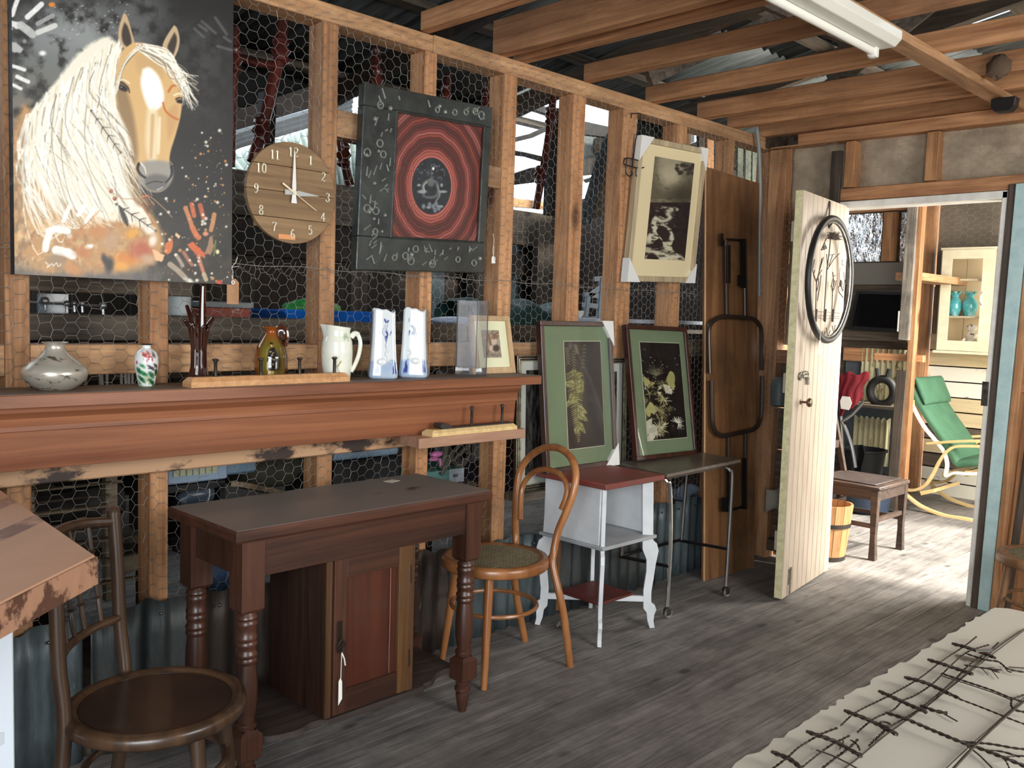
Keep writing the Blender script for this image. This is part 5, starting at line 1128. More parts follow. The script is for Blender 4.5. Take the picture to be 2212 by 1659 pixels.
hb = wood('honey_bentwood', (142,86,46), (184,124,74), 'Z', rough=.32, coat=.35, dirt=.06, scale=10, bump=.05)
cane = plain('woven_cane', (128,116,88), .6, c2=(96,86,64), nscale=60)
def weave(mb, c, R, st=.0085):
    n = int(R/st)
    for i in range(-n, n+1):
        d = i*st; h = math.sqrt(max(R*R-d*d, 0))
        if h < .01: continue
        mb.beam((c.x+d, c.y-h, c.z), (c.x+d, c.y+h, c.z), .0028, .0012); mb.beam((c.x-h, c.y+d, c.z+.0008), (c.x+h, c.y+d, c.z+.0008), .0028, .0012)
    for i in range(-n//1, n+1):
        d = i*st*1.4; h = math.sqrt(max(R*R-d*d, 0))
        if h < .01: continue
        a = Vector((.7071,.7071,0)); b = Vector((-.7071,.7071,0))
        mb.beam(c+a*d-b*h+Vector((0,0,.0016)), c+a*d+b*h+Vector((0,0,.0016)), .0024, .001); mb.beam(c+b*d-a*h+Vector((0,0,.0022)), c+b*d+a*h+Vector((0,0,.0022)), .0024, .001)
    return mb
def cane_chair(label, c, m, t, ringz=-.19):
    mb = MB().lathe([(.168,.0),(.185,.004),(.205,.003),(.211,-.006),(.211,-.030),(.206,-.036),(.172,-.036),(.168,-.010)], c, 64, cap=False); mb.build('seat_frame', m, t, world=True, ang=60)
    weave(MB(), c-Vector((0,0,.002)), .172).build('cane_seat', cane, t, world=True, smooth=False)
    MB().lathe([(.0005,-.006),(.170,-.006),(.170,-.008),(.0005,-.008)], c, 32, cap=False).build('weave_shade_disc', plain('cane_shadow', (78,72,58), .8), t, world=True)  # dark disc under the open weave, shade between strands put into its colour
    MB().tube([c+Vector((.168*math.cos(a), .168*math.sin(a), ringz)) for a in np.linspace(0,6.283,49)[:-1]], .0085, 8, closed=True).build('stretcher_ring', m, t, world=True)
c = Vector((-2.495, 2.415, .455))
t = thing('bentwood_chair', 'honey coloured bentwood chair with looped back and cane seat beside the side table', 'chair', (c.x, c.y, 0))
cane_chair('', c, hb, t)
pa = Vector((-2.30,2.575,.45)); pn = Vector((.18,.98,-.24)).normalized()
out = [(905,1000),(910,900),(940,760),(990,640),(1036,520),(1056,400),(1042,310),(1005,248),(950,212),(890,203),(820,218),(740,275),(688,355),(668,450),(658,560),(655,700),(658,840)]
op = [planehit(900+x/3.072, 900+y/3.072, pa, pn) for x, y in out]
fR = Vector((-2.312,2.672,.0)); fL = Vector((-2.626,2.735,0)); k1 = Vector((-2.285,2.588,.25)); k2 = Vector((-2.622,2.66,.25))
MB().tube(bez([fR, k1]+op+[k2, fL], 4), [.0145]*0 or .0150, 12).build('back_loop', hb, t, world=True)
inn = [(960,615),(990,540),(1000,470),(975,410),(930,370),(868,350),(800,358),(742,400),(702,470),(690,560),(688,685)]
ip = [planehit(900+x/3.072, 900+y/3.072, pa+Vector((0,-.012,0)), pn) for x, y in inn]
MB().tube(bez(ip, 4), .0115, 10).build('inner_loop', hb, t, world=True)
for p1 in (Vector((-2.371,2.255,0)), Vector((-2.70,2.33,0))):
    d = (Vector((p1.x, p1.y, 0))-Vector((c.x, c.y, 0))); p0 = Vector((c.x, c.y, .425))+d*.72
    MB().tube([p0, p0+(p1-p0)*.4, p1], [.0175,.017,.0125], 12).build('leg', hb, t, world=True)
# third cane seat chair, right edge of the picture
c = Vector((-1.02, 4.22, .46)); hb2 = wood('faded_bentwood', (112,78,52), (150,112,78), 'Z', rough=.4, coat=.2, dirt=.1)
t = thing('bentwood_chair', 'round cane seated bentwood chair cut off by the right edge, behind the white bench', 'chair', (c.x, c.y, 0))
cane_chair('', c, hb2, t)
for a_ in (3.6, 2.3, 5.2, .6):
    d = Vector((math.cos(a_), math.sin(a_), 0)); MB().tube([c+d*.16-Vector((0,0,.03)), Vector((c.x, c.y, 0))+d*.21], [.0175,.0125], 12).build('leg', hb2, t, world=True)

# ---------------------------------------------------------------- white cabinet with a red top
wp = plain('bright_white_paint', (222,226,228), .38, c2=(204,208,210), nscale=5, coat=.15)
rp = plain('red_painted_wood', (140,58,48), .55, c2=(108,76,70), nscale=3.5, lo=.35, hi=.75)
rp2 = plain('dark_red_paint', (96,40,34), .5, c2=(78,36,32), nscale=8)
cx0, cx1, cy0, cy1 = -2.735, -2.372, 2.925, 3.295; ctr = Vector(((cx0+cx1)/2, (cy0+cy1)/2, 0))
t = thing('cabinet', 'white painted open cabinet with a red top and cabriole legs, holding the fern picture', 'cabinet', ctr)
MB().box(cx0-.022, cx1+.022, cy0-.022, cy1+.022, .680, .7045).build('top', rp, t, world=True, bevel=.003)
MB().box(cx0+.02, cx1-.025, cy0, cy0+.012, .432, .679).build('side_panel', wp, t, world=True, bevel=.001)
MB().box(cx0+.02, cx1-.025, cy1-.012, cy1, .432, .679).build('side_panel', wp, t, world=True, bevel=.001)
MB().box(cx0, cx0+.012, cy0+.02, cy1-.02, .432, .679).build('back_panel', wp, t, world=True, bevel=.001)
MB().box(cx0-.004, cx1+.004, cy0-.006, cy1+.006, .415, .431).build('shelf', plain('grey_white_shelf', (172,176,178), .5, c2=(150,154,156), nscale=5), t, world=True, bevel=.002)
qn = Vector((1,1,0)).normalized(); pc = Vector((cx1, cy1, 0))
lg = [(1578,392),(1575,800),(1600,822),(1611,870),(1592,960),(1577,1060),(1562,1150),(1562,1222),(1586,1240),(1595,1272),(1581,1305),(1576,1350),(1584,1392),(1550,1396),(1534,1340),(1530,1290),(1509,1262),(1509,1140),(1529,1010),(1530,930),(1504,862),(1504,392)]
d0 = (pc-ctr).normalized(); pnrm = d0.cross(Vector((0,0,1)))
prf = []
for x, y in lg:
    p = planehit(900+x/3.072, 900+y/3.072, pc, pnrm); prf.append(((p-ctr).dot(d0)-(pc-ctr).length, p.z))
zs_ = [z for _, z in prf]; zb_ = min(zs_); prf = [(d, min(max(0, (z-zb_)/(max(zs_)-zb_)*.679), .679)) for d, z in prf]
for sx_, sy_ in ((1,1),(-1,1),(1,-1),(-1,-1)):
    dd = Vector((sx_*d0.x, sy_*d0.y, 0)); n_ = dd.cross(Vector((0,0,1))); o_ = ctr+dd*((pc-ctr).length)
    MB().prism([(d-.004, z) for d, z in prf], o_-n_*.009, dd, (0,0,1), n_, .018).build('leg', wp, t, world=True, smooth=False, bevel=.0015)
for sg in (1,-1):
    a = ctr+Vector((d0.x, sg*d0.y, 0))*.22+Vector((0,0,.135)); b = ctr-Vector((d0.x, sg*d0.y, 0))*.22+Vector((0,0,.135)); MB().beam(a, b, .016, .026).build('cross_stretcher', wp, t, world=True, bevel=.001)
MB().box(ctr.x-.12, ctr.x+.12, ctr.y-.12, ctr.y+.12, .149, .161).build('lower_shelf', rp2, t, world=True, bevel=.002)
# crumpled foil paper and a dry leaf scrap under it
MB().grid(lambda u, v: (-2.66+.06*u+.01*math.sin(v*9), 2.95+.07*v, .004+.02*abs(math.sin(u*7+v*11))), 8, 8).build('crumpled_paper', plain('crumpled_paper', (150,146,136), .8), None)
tag(bpy.data.objects['crumpled_paper'], 'crumpled scrap of paper on the floor under the white cabinet', 'paper scrap')

# ---------------------------------------------------------------- trolley table
chr_ = plain('chrome', (206,206,204), .15, 1.0); dst = plain('dark_steel_tube', (44,42,42), .35, .7)
t = thing('trolley_table', 'chrome legged trolley table with a grey laminate top and small castors', 'table', (-2.5, 3.7, 0))
zt_ = .7035
MB().prism([(-2.70,3.40),(-2.352,3.335),(-2.388,4.02),(-2.645,4.06)], (0,0,zt_-.016), (1,0,0), (0,1,0), (0,0,1), .016).build('tabletop', plain('grey_laminate', (104,94,82), .35, c2=(84,76,68), nscale=18, coat=.2), t, world=True, smooth=False, bevel=.003)
MB().prism([(-2.69,3.42),(-2.362,3.35),(-2.396,4.005),(-2.65,4.04)], (0,0,zt_-.026), (1,0,0), (0,1,0), (0,0,1), .0095).build('top_frame', plain('dark_edge', (52,40,34), .4), t, world=True, smooth=False)
for y, yt in ((3.452,3.42),(3.958,3.95)):
    mb = MB().tube(bez([(-2.402,y,.058),(-2.398,y,.35),(-2.392,yt,.62),(-2.402,yt-.01,.655),(-2.44,yt-.02,.672),(-2.62,yt-.03,.674)], 6), .0095, 10); mb.build('leg', chr_, t, world=True)
    MB().tube(bez([(-2.62,yt-.03,.672),(-2.66,yt,.60),(-2.68,y,.24)], 6), .0085, 8).build('back_upright', chr_, t, world=True)
    MB().tube([(-2.69,y,.235),(-2.40,y,.25)], .0085, 8).build('side_bar', dst, t, world=True)
    ca = MB().lathe([(.008,.055),(.013,.052),(.013,.046),(.006,.044)], (-2.402,y,0), 12); ca.box(-2.414,-2.411,y-.012,y+.02,.018,.048).box(-2.392,-2.389,y-.012,y+.02,.018,.048)
    co = ca.build('castor', M_['steel'], t, world=True)
    MB().lathe([(.006,-.008),(.021,-.008),(.024,-.004),(.024,.004),(.021,.008),(.006,.008)], (0,0,0), 20, M=Matrix.Rotation(math.pi/2,4,'Y')).xf(Matrix.Translation((-2.4015,y+.012,.024))).build('wheel', plain('grey_rubber', (128,124,116), .6), co if False else t, world=True)
MB().tube([(-2.685,3.452,.24),(-2.685,3.958,.24)], .0085, 8).build('back_bar', dst, t, world=True)

# ---------------------------------------------------------------- folding table leaning upright in the corner
t = thing('folding_table', 'folding trestle table on end in the corner, showing plywood underside and folded legs', 'table', (-2.62, 4.35, 0))
b0 = Vector((-2.632,4.12,0)); b1 = Vector((-2.606,4.585,0)); t0 = on(1525,360,0,-2.775); t1 = on(1640,396,0,-2.765)
ply = wood('plywood_underside', (96,62,36), (146,104,66), 'Z', rough=.55, dirt=.7, scale=12, squash=.03, dirtcol=(.03,.018,.01,1))
pn_ = (b1-b0).cross(t0-b0).normalized(); pn_ = pn_ if pn_.x > 0 else -pn_
mb = MB(); q = [b0, b1, t1, t0]; mb.add([p for p in q]+[p-pn_*.02 for p in q], [(0,1,2,3),(7,6,5,4),(0,4,5,1),(1,5,6,2),(2,6,7,3),(3,7,4,0)])
mb.build('tabletop', ply, t, world=True, smooth=False)
o = MB().tube([b0+pn_*-.002, t0+pn_*-.002], .006, 4).build('edge_band', wood('ply_edge', (170,130,88), (196,158,112), 'Z'), t, world=True)
H_ = lambda x, y, off=.016: planehit(x, y, b0+pn_*off, pn_)
dkt = plain('bronze_steel_tube', (70,58,50), .35, .6)
MB().tube([H_(1568,519), H_(1570,690)], .0115, 10).build('leg_tube', dkt, t, world=True)
MB().tube([H_(1608,516), H_(1610,692)], .0115, 10).build('leg_tube', dkt, t, world=True)
MB().tube([H_(1573,935), H_(1574,1104)], .0115, 10).build('leg_tube', dkt, t, world=True)
MB().tube([H_(1610,930), H_(1610,1100)], .0115, 10).build('leg_tube', dkt, t, world=True)
def uloop(pts): return MB().tube(bez([H_(x, y, .032) for x, y in pts], 4), .0125, 10)
uloop([(1533,806),(1531,730),(1534,702),(1548,689),(1566,684),(1600,686),(1626,689),(1639,700),(1645,722),(1645,800)]).build('folded_leg_frame', dkt, t, world=True)
uloop([(1537,822),(1538,890),(1540,918),(1549,936),(1566,941),(1600,934),(1628,927),(1640,912),(1645,884),(1646,812)]).build('folded_leg_frame', dkt, t, world=True)
bk = plain('black_bracket', (34,32,32), .4, .5)
def quadpl(pts, th=.014, off=.012): return MB().add([H_(x, y, off) for x, y in pts]+[H_(x, y, off+th) for x, y in pts], [(3,2,1,0),(4,5,6,7),(0,1,5,4),(1,2,6,5),(2,3,7,6),(3,0,4,7)])
for q_ in ([(1557,532),(1563,532),(1563,504),(1557,504)], [(1599,622),(1613,622),(1612,516),(1598,516)], [(1593,618),(1600,618),(1600,594),(1593,594)], [(1568,612),(1578,612),(1578,530),(1568,530)], [(1603,1100),(1613,1100),(1613,990),(1603,990)], [(1570,1106),(1577,1106),(1577,990),(1570,990)], [(1558,1105),(1570,1105),(1570,1075),(1558,1075)]):
    quadpl(q_).build('bracket', bk, t, world=True, smooth=False)
MB().tube([H_(1572,517), H_(1606,519)], .007, 8).tube([H_(1574,1104), H_(1606,1094)], .007, 8).build('brace_bar', bk, t, world=True)

# ---------------------------------------------------------------- open plank door and the wheel hung on it
dp0 = Vector((-2.182, 4.120, 0)); dp1 = Vector((-2.286, 4.826, 0)); de = (dp1-dp0).normalized(); dn = Vector((de.y, -de.x, 0)); dn = dn if dn.x > 0 else -dn
Wd = (dp1-dp0).length; Hd = 2.045
Md = frame(dp0, de, (0,0,1)); # local x along the door, y up, z out of the face
if (Md.to_3x3() @ Vector((0,0,1))).dot(dn) < 0: sgn = -1
else: sgn = 1
t = thing('plank_door', 'cream painted plank door standing open into the room', 'door', M=Md); 
cream = plain('cream_door_paint', (196,180,160), .42, c2=(176,160,142), nscale=4, stretch=(6,1,1), bump=.05)
mb = MB(); n_ = 10; bw = Wd/n_
for i in range(n_):
    a, b = i*bw+.0015, (i+1)*bw-.0015; z0, z1 = (-.030*sgn, 0)
    mb.prism([(a,0),(a+.003,.003*sgn),(b-.003,.003*sgn),(b,0),(b,-.036*sgn),(a,-.036*sgn)], (0,.012,0), (1,0,0), (0,0,1), (0,1,0), Hd-.012)
mb.build('planks', cream, t, smooth=False)
MB().box(.0, .002, .014, Hd, -.036*sgn, -.002*sgn).xf(Matrix.Translation((-.002,0,0))).build('edge_strip', plain('yellowed_edge_paint', (214,206,162), .5, c2=(186,178,140), nscale=30), t)
for y in (.25, 1.05, 1.8): MB().box(.02, Wd-.02, y, y+.10, -.058*sgn, -.037*sgn).build('ledge', cream, t, bevel=.002)
oldm = plain('old_lock_metal', (150,146,130), .4, .5, c2=(96,90,76), nscale=30)
def dl(x, y):  # photo pixel -> door plane, local
    p = planehit(x, y, dp0, dn); q = Md.inverted() @ p; return q.x, q.y
lx, ly = dl(1733,812)
lk = MB(); 
for dx_, dy_, r_ in ((-.05,.0,.016),(.045,.002,.017)): lk.tube([(lx+dx_+r_*math.cos(a), ly+dy_+r_*math.sin(a), .008*sgn) for a in np.linspace(0,6.283,15)[:-1]], .006, 6, closed=True)
lk.tube([(lx-.035,ly+.012,.01*sgn),(lx,ly+.02,.014*sgn),(lx+.03,ly+.010,.01*sgn)], .008, 6); lk.tube([(lx-.03,ly,.01*sgn),(lx+.03,ly,.012*sgn)], .01, 6); lk.tube([(lx+.05,ly-.01,.012*sgn),(lx+.055,ly-.045,.014*sgn)], .009, 8)
lk.build('rim_latch', oldm, t)
kx, ky = dl(1728,868)
MB().lathe([(.014,0),(.014,.004),(.006,.008),(.006,.03),(.018,.036),(.024,.046),(.020,.056),(.004,.060)], (0,0,0), 20, M=Matrix.Diagonal((1,1,sgn,1))).xf(Matrix.Translation((kx,ky,.002*sgn))).build('door_knob', plain('brown_knob', (92,66,44), .3, .3), t)
bx_, by_ = dl(1702,1258)
MB().box(bx_-.012, bx_+.012, .07, .15, .003*sgn, .010*sgn).tube([(bx_,.02,.012*sgn),(bx_,.16,.012*sgn)], .005, 8).build('floor_bolt', oldm, t)
# strap over the door top and the wheel rim with its cut steel scene
wc = Vector((-2.178, 4.447, 1.627)); Mw = frame(wc, Vector((-.12,.99,0)), (0,0,1)); sw = 1 if (Mw.to_3x3() @ Vector((0,0,1))).x > 0 else -1
t = thing('wheel_ornament', 'bicycle wheel rim hung on the cream door with wire trees, birds and a fence inside', 'wall ornament', M=Mw)
R1 = .312; rub = plain('black_rubber_tyre', (24,23,23), .45, c2=(40,38,36), nscale=20)
MB().tube([(R1*math.cos(a), R1*math.sin(a), 0) for a in np.linspace(0,6.283,73)[:-1]], .0165, 12, closed=True).build('tyre', rub, t)
MB().tube([((R1-.017)*math.cos(a), (R1-.017)*math.sin(a), 0) for a in np.linspace(0,6.283,73)[:-1]], .008, 8, closed=True).build('rim', M_['steel'], t)
rst = plain('rusty_wire', (52,38,30), .6, .4)
def wl_(x, y): p = planehit(1700+x/4.369, 400+y/4.369, wc, Mw.to_3x3() @ Vector((0,0,1))); q = Mw.inverted() @ p; return (q.x, q.y, 0)
def wire(pts, r=.0022): return [wl_(x, y) for x, y in pts], r
def multi(name, lst):
    mb = MB()
    for pts, r in lst: mb.tube(pts, r, 5)
    return mb.build(name, rst, t)
multi('left_tree', [wire([(268,1280),(272,1100),(278,920),(300,830),(330,690)],.0028), wire([(278,920),(240,800),(258,700)]), wire([(272,900),(310,830),(330,800)]), wire([(286,1090),(310,950),(322,850)]), wire([(282,930),(250,850),(262,800)]), wire([(290,860),(345,680)]), wire([(280,1000),(300,920),(290,860)])])
multi('centre_tree', [wire([(345,1280),(360,1050),(375,800),(400,620),(410,510)],.003), wire([(385,790),(440,700),(495,645)]), wire([(380,800),(375,650)]), wire([(400,660),(450,650)],.0018), wire([(395,760),(430,660)])])
multi('right_tree', [wire([(420,1280),(428,1040),(440,900),(432,820)],.0026), wire([(432,1045),(420,940),(440,860),(458,850)]), wire([(440,990),(465,900)]), wire([(436,960),(450,900)]), wire([(412,960),(425,930)],.0018)])
multi('curled_branch', [wire([(530,1060),(490,1010),(485,960),(510,940),(525,1000)],.0026), wire([(550,765),(520,750),(520,715),(530,705)],.0016), wire([(500,920),(495,850),(500,780)],.0012), wire([(535,820),(545,900),(530,1000)],.0018)])
p_ = wl_(508,928); MB().ball(p_, .014, 8, (1,1.4,.5)).build('bird', rst, t)
p_ = wl_(352,590); MB().tube([wl_(325,612), wl_(352,545), wl_(375,595), wl_(325,612)], .003, 5).tube([wl_(352,545), wl_(372,500)], .0025, 5).ball(p_, .012, 8, (1.4,1,.4)).build('bell_shape', rst, t)
mb = MB(); rs = random.Random(5)
for i in range(46):
    a = wl_(375+rs.random()*60, 440+rs.random()*70); b = wl_(430+rs.random()*100, 440+rs.random()*80); mb.tube([a, ((a[0]+b[0])/2, (a[1]+b[1])/2+rs.uniform(-.01,.01), .01*rs.random()), b], .0015, 4)
mb.build('twig_nest', rst, t)
for x in (272, 358, 430): MB().beam(wl_(x,1290), wl_(x+8,1170), .010, .008).build('fence_post', rst, t)
multi('fence_wire', [wire([(230,1190),(360,1195),(510,1210)],.0012), wire([(228,1235),(360,1232),(505,1240)],.0012), wire([(240,1270),(300,1250),(350,1270),(420,1250),(500,1262)],.0012)])
multi('grass_tuft', [wire([(340,1425),(330,1380)]), wire([(345,1425),(360,1380)]), wire([(385,1425),(370,1345)]), wire([(388,1425),(410,1370)]), wire([(440,1390),(425,1325)]), wire([(445,1390),(455,1320)]), wire([(300,1400),(290,1350)])])
st0 = planehit(1793,436, dp0+dn*.006, dn); st1 = planehit(1790,492, dp0+dn*.03, dn)
mb = MB().beam(st0+Vector((0,0,.0)), st1, .022, .003, dn); mb.beam(st0+dn*-.05, st0+dn*.002, .022, .003); mb.tube([st1, Vector(Mw @ Vector((0,.30,0)))], .004, 6); mb.build('strap', M_['black'], t, world=True)
tk = planehit(1764,715, wc, dn); swing_tag('swing_tag', 'small white tag hanging below the wheel on the cream door', tk+dn*.02, tk+dn*.02+Vector((0,0,-.02)), tk+dn*.02+Vector((0,0,-.045)), .034, .07, cardw, None, False, False, nx=tuple(dn), ux=tuple(de))

# ---------------------------------------------------------------- work bench at the left edge
t = thing('workbench', 'pink brown laminated bench with a sawn corner and white steel legs', 'bench', (-2.0, .3, 0))
zb = .94; _c = [on(207,1199,2,zb), on(88,1258,2,zb), on(-10,1308,2,zb), on(-60,1015,2,zb)]; pts = [(_c[0].x,_c[0].y), (_c[1].x,_c[1].y), (_c[2].x,_c[2].y), (-1.20,.02), (-1.20,-.6), (-2.52,-.6), (-2.52,_c[0].y+(_c[3].y-_c[0].y)*(-2.52-_c[0].x)/(_c[3].x-_c[0].x))]
def lam():
    m, tt_, b = nodes('laminated_bench_top')
    tc = N(tt_, 'ShaderNodeTexCoord'); sp_ = N(tt_, 'ShaderNodeSeparateXYZ'); mp = N(tt_, 'ShaderNodeMapping'); mp.inputs['Rotation'].default_value = (0,0,.75); tt_.links.new(tc.outputs['Object'], mp.inputs['Vector']); tt_.links.new(mp.outputs[0], sp_.inputs[0])
    mu = N(tt_, 'ShaderNodeMath', operation='MULTIPLY'); mu.inputs[1].default_value = 21.; tt_.links.new(sp_.outputs[1], mu.inputs[0]); fl = N(tt_, 'ShaderNodeMath', operation='FLOOR'); tt_.links.new(mu.outputs[0], fl.inputs[0])
    wn = N(tt_, 'ShaderNodeTexWhiteNoise', noise_dimensions='1D'); tt_.links.new(fl.outputs[0], wn.inputs['W'])
    r = ramp(tt_, [(0, srgb((128,92,76))), (.35, srgb((196,150,118))), (1, srgb((206,158,126)))]); tt_.links.new(wn.outputs[0], r.inputs[0])
    n = N(tt_, 'ShaderNodeTexNoise', Scale=6., Detail=7., Roughness=.7); tt_.links.new(tc.outputs['Object'], n.inputs['Vector']); r2 = ramp(tt_, [(.45, (0,0,0,1)), (.6, (1,1,1,1))]); tt_.links.new(n.outputs['Fac'], r2.inputs[0])
    mx = N(tt_, 'ShaderNodeMix', data_type='RGBA'); tt_.links.new(r2.outputs[0], mx.inputs[0]); tt_.links.new(r.outputs[0], mx.inputs[6]); mx.inputs[7].default_value = srgb((206,158,128)); tt_.links.new(mx.outputs[2], b.inputs['Base Color']); b.inputs['Roughness'].default_value = .5
    return m
mb = MB().prism(pts, (0,0,zb-.052), (1,0,0), (0,1,0), (0,0,1), .052); o = mb.build('bench_top', lam(), t, world=True, smooth=False, bevel=.003)
MB().prism([(pts[0][0]+.002,pts[0][1]+.003),(pts[1][0]+.003,pts[1][1]+.002),(pts[2][0]+.003,pts[2][1]+.002),(pts[2][0]-.003,pts[2][1]),(pts[1][0]-.002,pts[1][1]-.002),(pts[0][0]-.004,pts[0][1]-.004)], (0,0,zb-.0535), (1,0,0), (0,1,0), (0,0,1), .051).build('sawn_edge', plain('glue_stained_edge', (176,132,104), .7, c2=(92,60,44), nscale=14, lo=.48, hi=.54, bump=.6, bscale=30), t, world=True, smooth=False)
ws = plain('white_steel', (206,214,222), .4)
for x, y in ((-1.90,.513),(-2.46,.60),(-1.50,-.4),(-2.46,-.4)): MB().box(x-.015, x+.015, y-.015, y+.015, 0, zb-.053).build('leg', ws, t, world=True, bevel=.003)
for a, b in (((-1.90,.513),(-1.50,-.4)),((-1.90,.513),(-2.46,.60))): MB().beam((a[0],a[1],.548), (b[0],b[1],.548), .025, .025).build('rail', ws, t, world=True)
MB().prism([(-1.93,.48),(-1.55,-.38),(-2.46,-.38),(-2.46,.57)], (0,0,.562), (1,0,0), (0,1,0), (0,0,1), .016).build('shelf', M_['studY'], t, world=True, smooth=False)

# ---------------------------------------------------------------- white bench at the right with the wire trellis ornament
t = thing('painted_bench', 'broad flaking off-white painted panel serving as a bench in the right foreground', 'bench', (-.3, 1.3, 0))
zr = .75
def peel():
    m, tt_, b = nodes('flaking_white_paint')
    tc = N(tt_, 'ShaderNodeTexCoord'); n = N(tt_, 'ShaderNodeTexNoise', Scale=5., Detail=10., Roughness=.62); tt_.links.new(tc.outputs['Object'], n.inputs['Vector'])
    r = ramp(tt_, [(.655, (0,0,0,1)), (.662, (1,1,1,1))]); tt_.links.new(n.outputs['Fac'], r.inputs[0])
    n2 = N(tt_, 'ShaderNodeTexNoise', Scale=2., Detail=5.); tt_.links.new(tc.outputs['Object'], n2.inputs['Vector']); r2 = ramp(tt_, [(.3, srgb((206,202,190))), (.7, srgb((192,186,172)))]); tt_.links.new(n2.outputs['Fac'], r2.inputs[0])
    mx = N(tt_, 'ShaderNodeMix', data_type='RGBA'); tt_.links.new(r.outputs[0], mx.inputs[0]); tt_.links.new(r2.outputs[0], mx.inputs[6]); mx.inputs[7].default_value = srgb((128,120,104)); tt_.links.new(mx.outputs[2], b.inputs['Base Color']); b.inputs['Roughness'].default_value = .42
    bp = N(tt_, 'ShaderNodeBump', Strength=.3, Distance=.002); tt_.links.new(r.outputs[0], bp.inputs['Height']); bp.invert = True; tt_.links.new(bp.outputs[0], b.inputs['Normal'])
    return m
ed = []; rs = random.Random(4); y = .55
while y < 2.27: ed.append((-.665+rs.uniform(-.006,.004), y)); y += rs.uniform(.008,.03)
rim = [(-.662,2.272),(-.64,2.292),(-.60,2.296)]
MB().prism(ed+rim+[(.35,2.30),(.35,.55)], (0,0,zr-.035), (1,0,0), (0,1,0), (0,0,1), .035).build('panel', peel(), t, world=True, smooth=False)
for x, y in ((-.55,2.1),(.25,2.1),(-.55,.7),(.25,.7)): MB().box(x-.03, x+.03, y-.03, y+.03, 0, zr-.036).build('leg', M_['white'], t, world=True, bevel=.003)
t = thing('wire_trellis', 'flat ornament of rusty twisted fencing wire lying on the white bench', 'wire ornament', (-.4, 1.6, zr))
iw = plain('rusted_black_wire', (44,36,30), .55, .35, c2=(66,52,42), nscale=80)
def tw(pts, r, z=.012, n=6, twist=False, br=0):
    P_ = [on(1500+x/3.107, 1280+y/3.107, 2, zr+z) for x, y in pts]; C_ = bez(P_, n); mb = MB()
    if twist:
        L_ = 0; a = []; b = []; fine = []
        for i in range(len(C_)-1):
            for k_ in range(4): fine.append(C_[i]+(C_[i+1]-C_[i])*k_/4)
        for i, p in enumerate(fine):
            d = (fine[min(i+1, len(fine)-1)]-fine[max(i-1, 0)]).normalized(); s_ = Vector((d.y,-d.x,0)); L_ += (fine[i]-fine[i-1]).length if i else 0; an = L_*260
            a.append(p+s_*math.cos(an)*r*.7+Vector((0,0,1))*math.sin(an)*r*.7); b.append(p-s_*math.cos(an)*r*.7-Vector((0,0,1))*math.sin(an)*r*.7)
        mb.tube(a, r*.75, 5); mb.tube(b, r*.75, 5)
    else: mb.tube(C_, r, 6)
    return mb
for nm_, pts in [('cross_bar',[(1730,342),(1880,385),(2020,440)]),('cross_bar',[(1568,450),(1720,498),(1870,550)]),('cross_bar',[(1410,568),(1560,610),(1720,685)]),('cross_bar',[(1240,662),(1400,735),(1560,805)]),('cross_bar',[(1008,792),(1190,865),(1362,955)]),('cross_bar',[(753,932),(940,1000),(1122,1100)]),('cross_bar',[(520,1068),(640,1120),(715,1180)])]:
    P_ = [on(1500+x/3.107, 1280+y/3.107, 2, zr+.016) for x, y in pts]
    mb = MB().tube(bez(P_, 5), .0026, 7); q = tw(pts, .0026, .018, twist=True); mb.add(q.v, q.f); mb.build(nm_, iw, t, world=True)
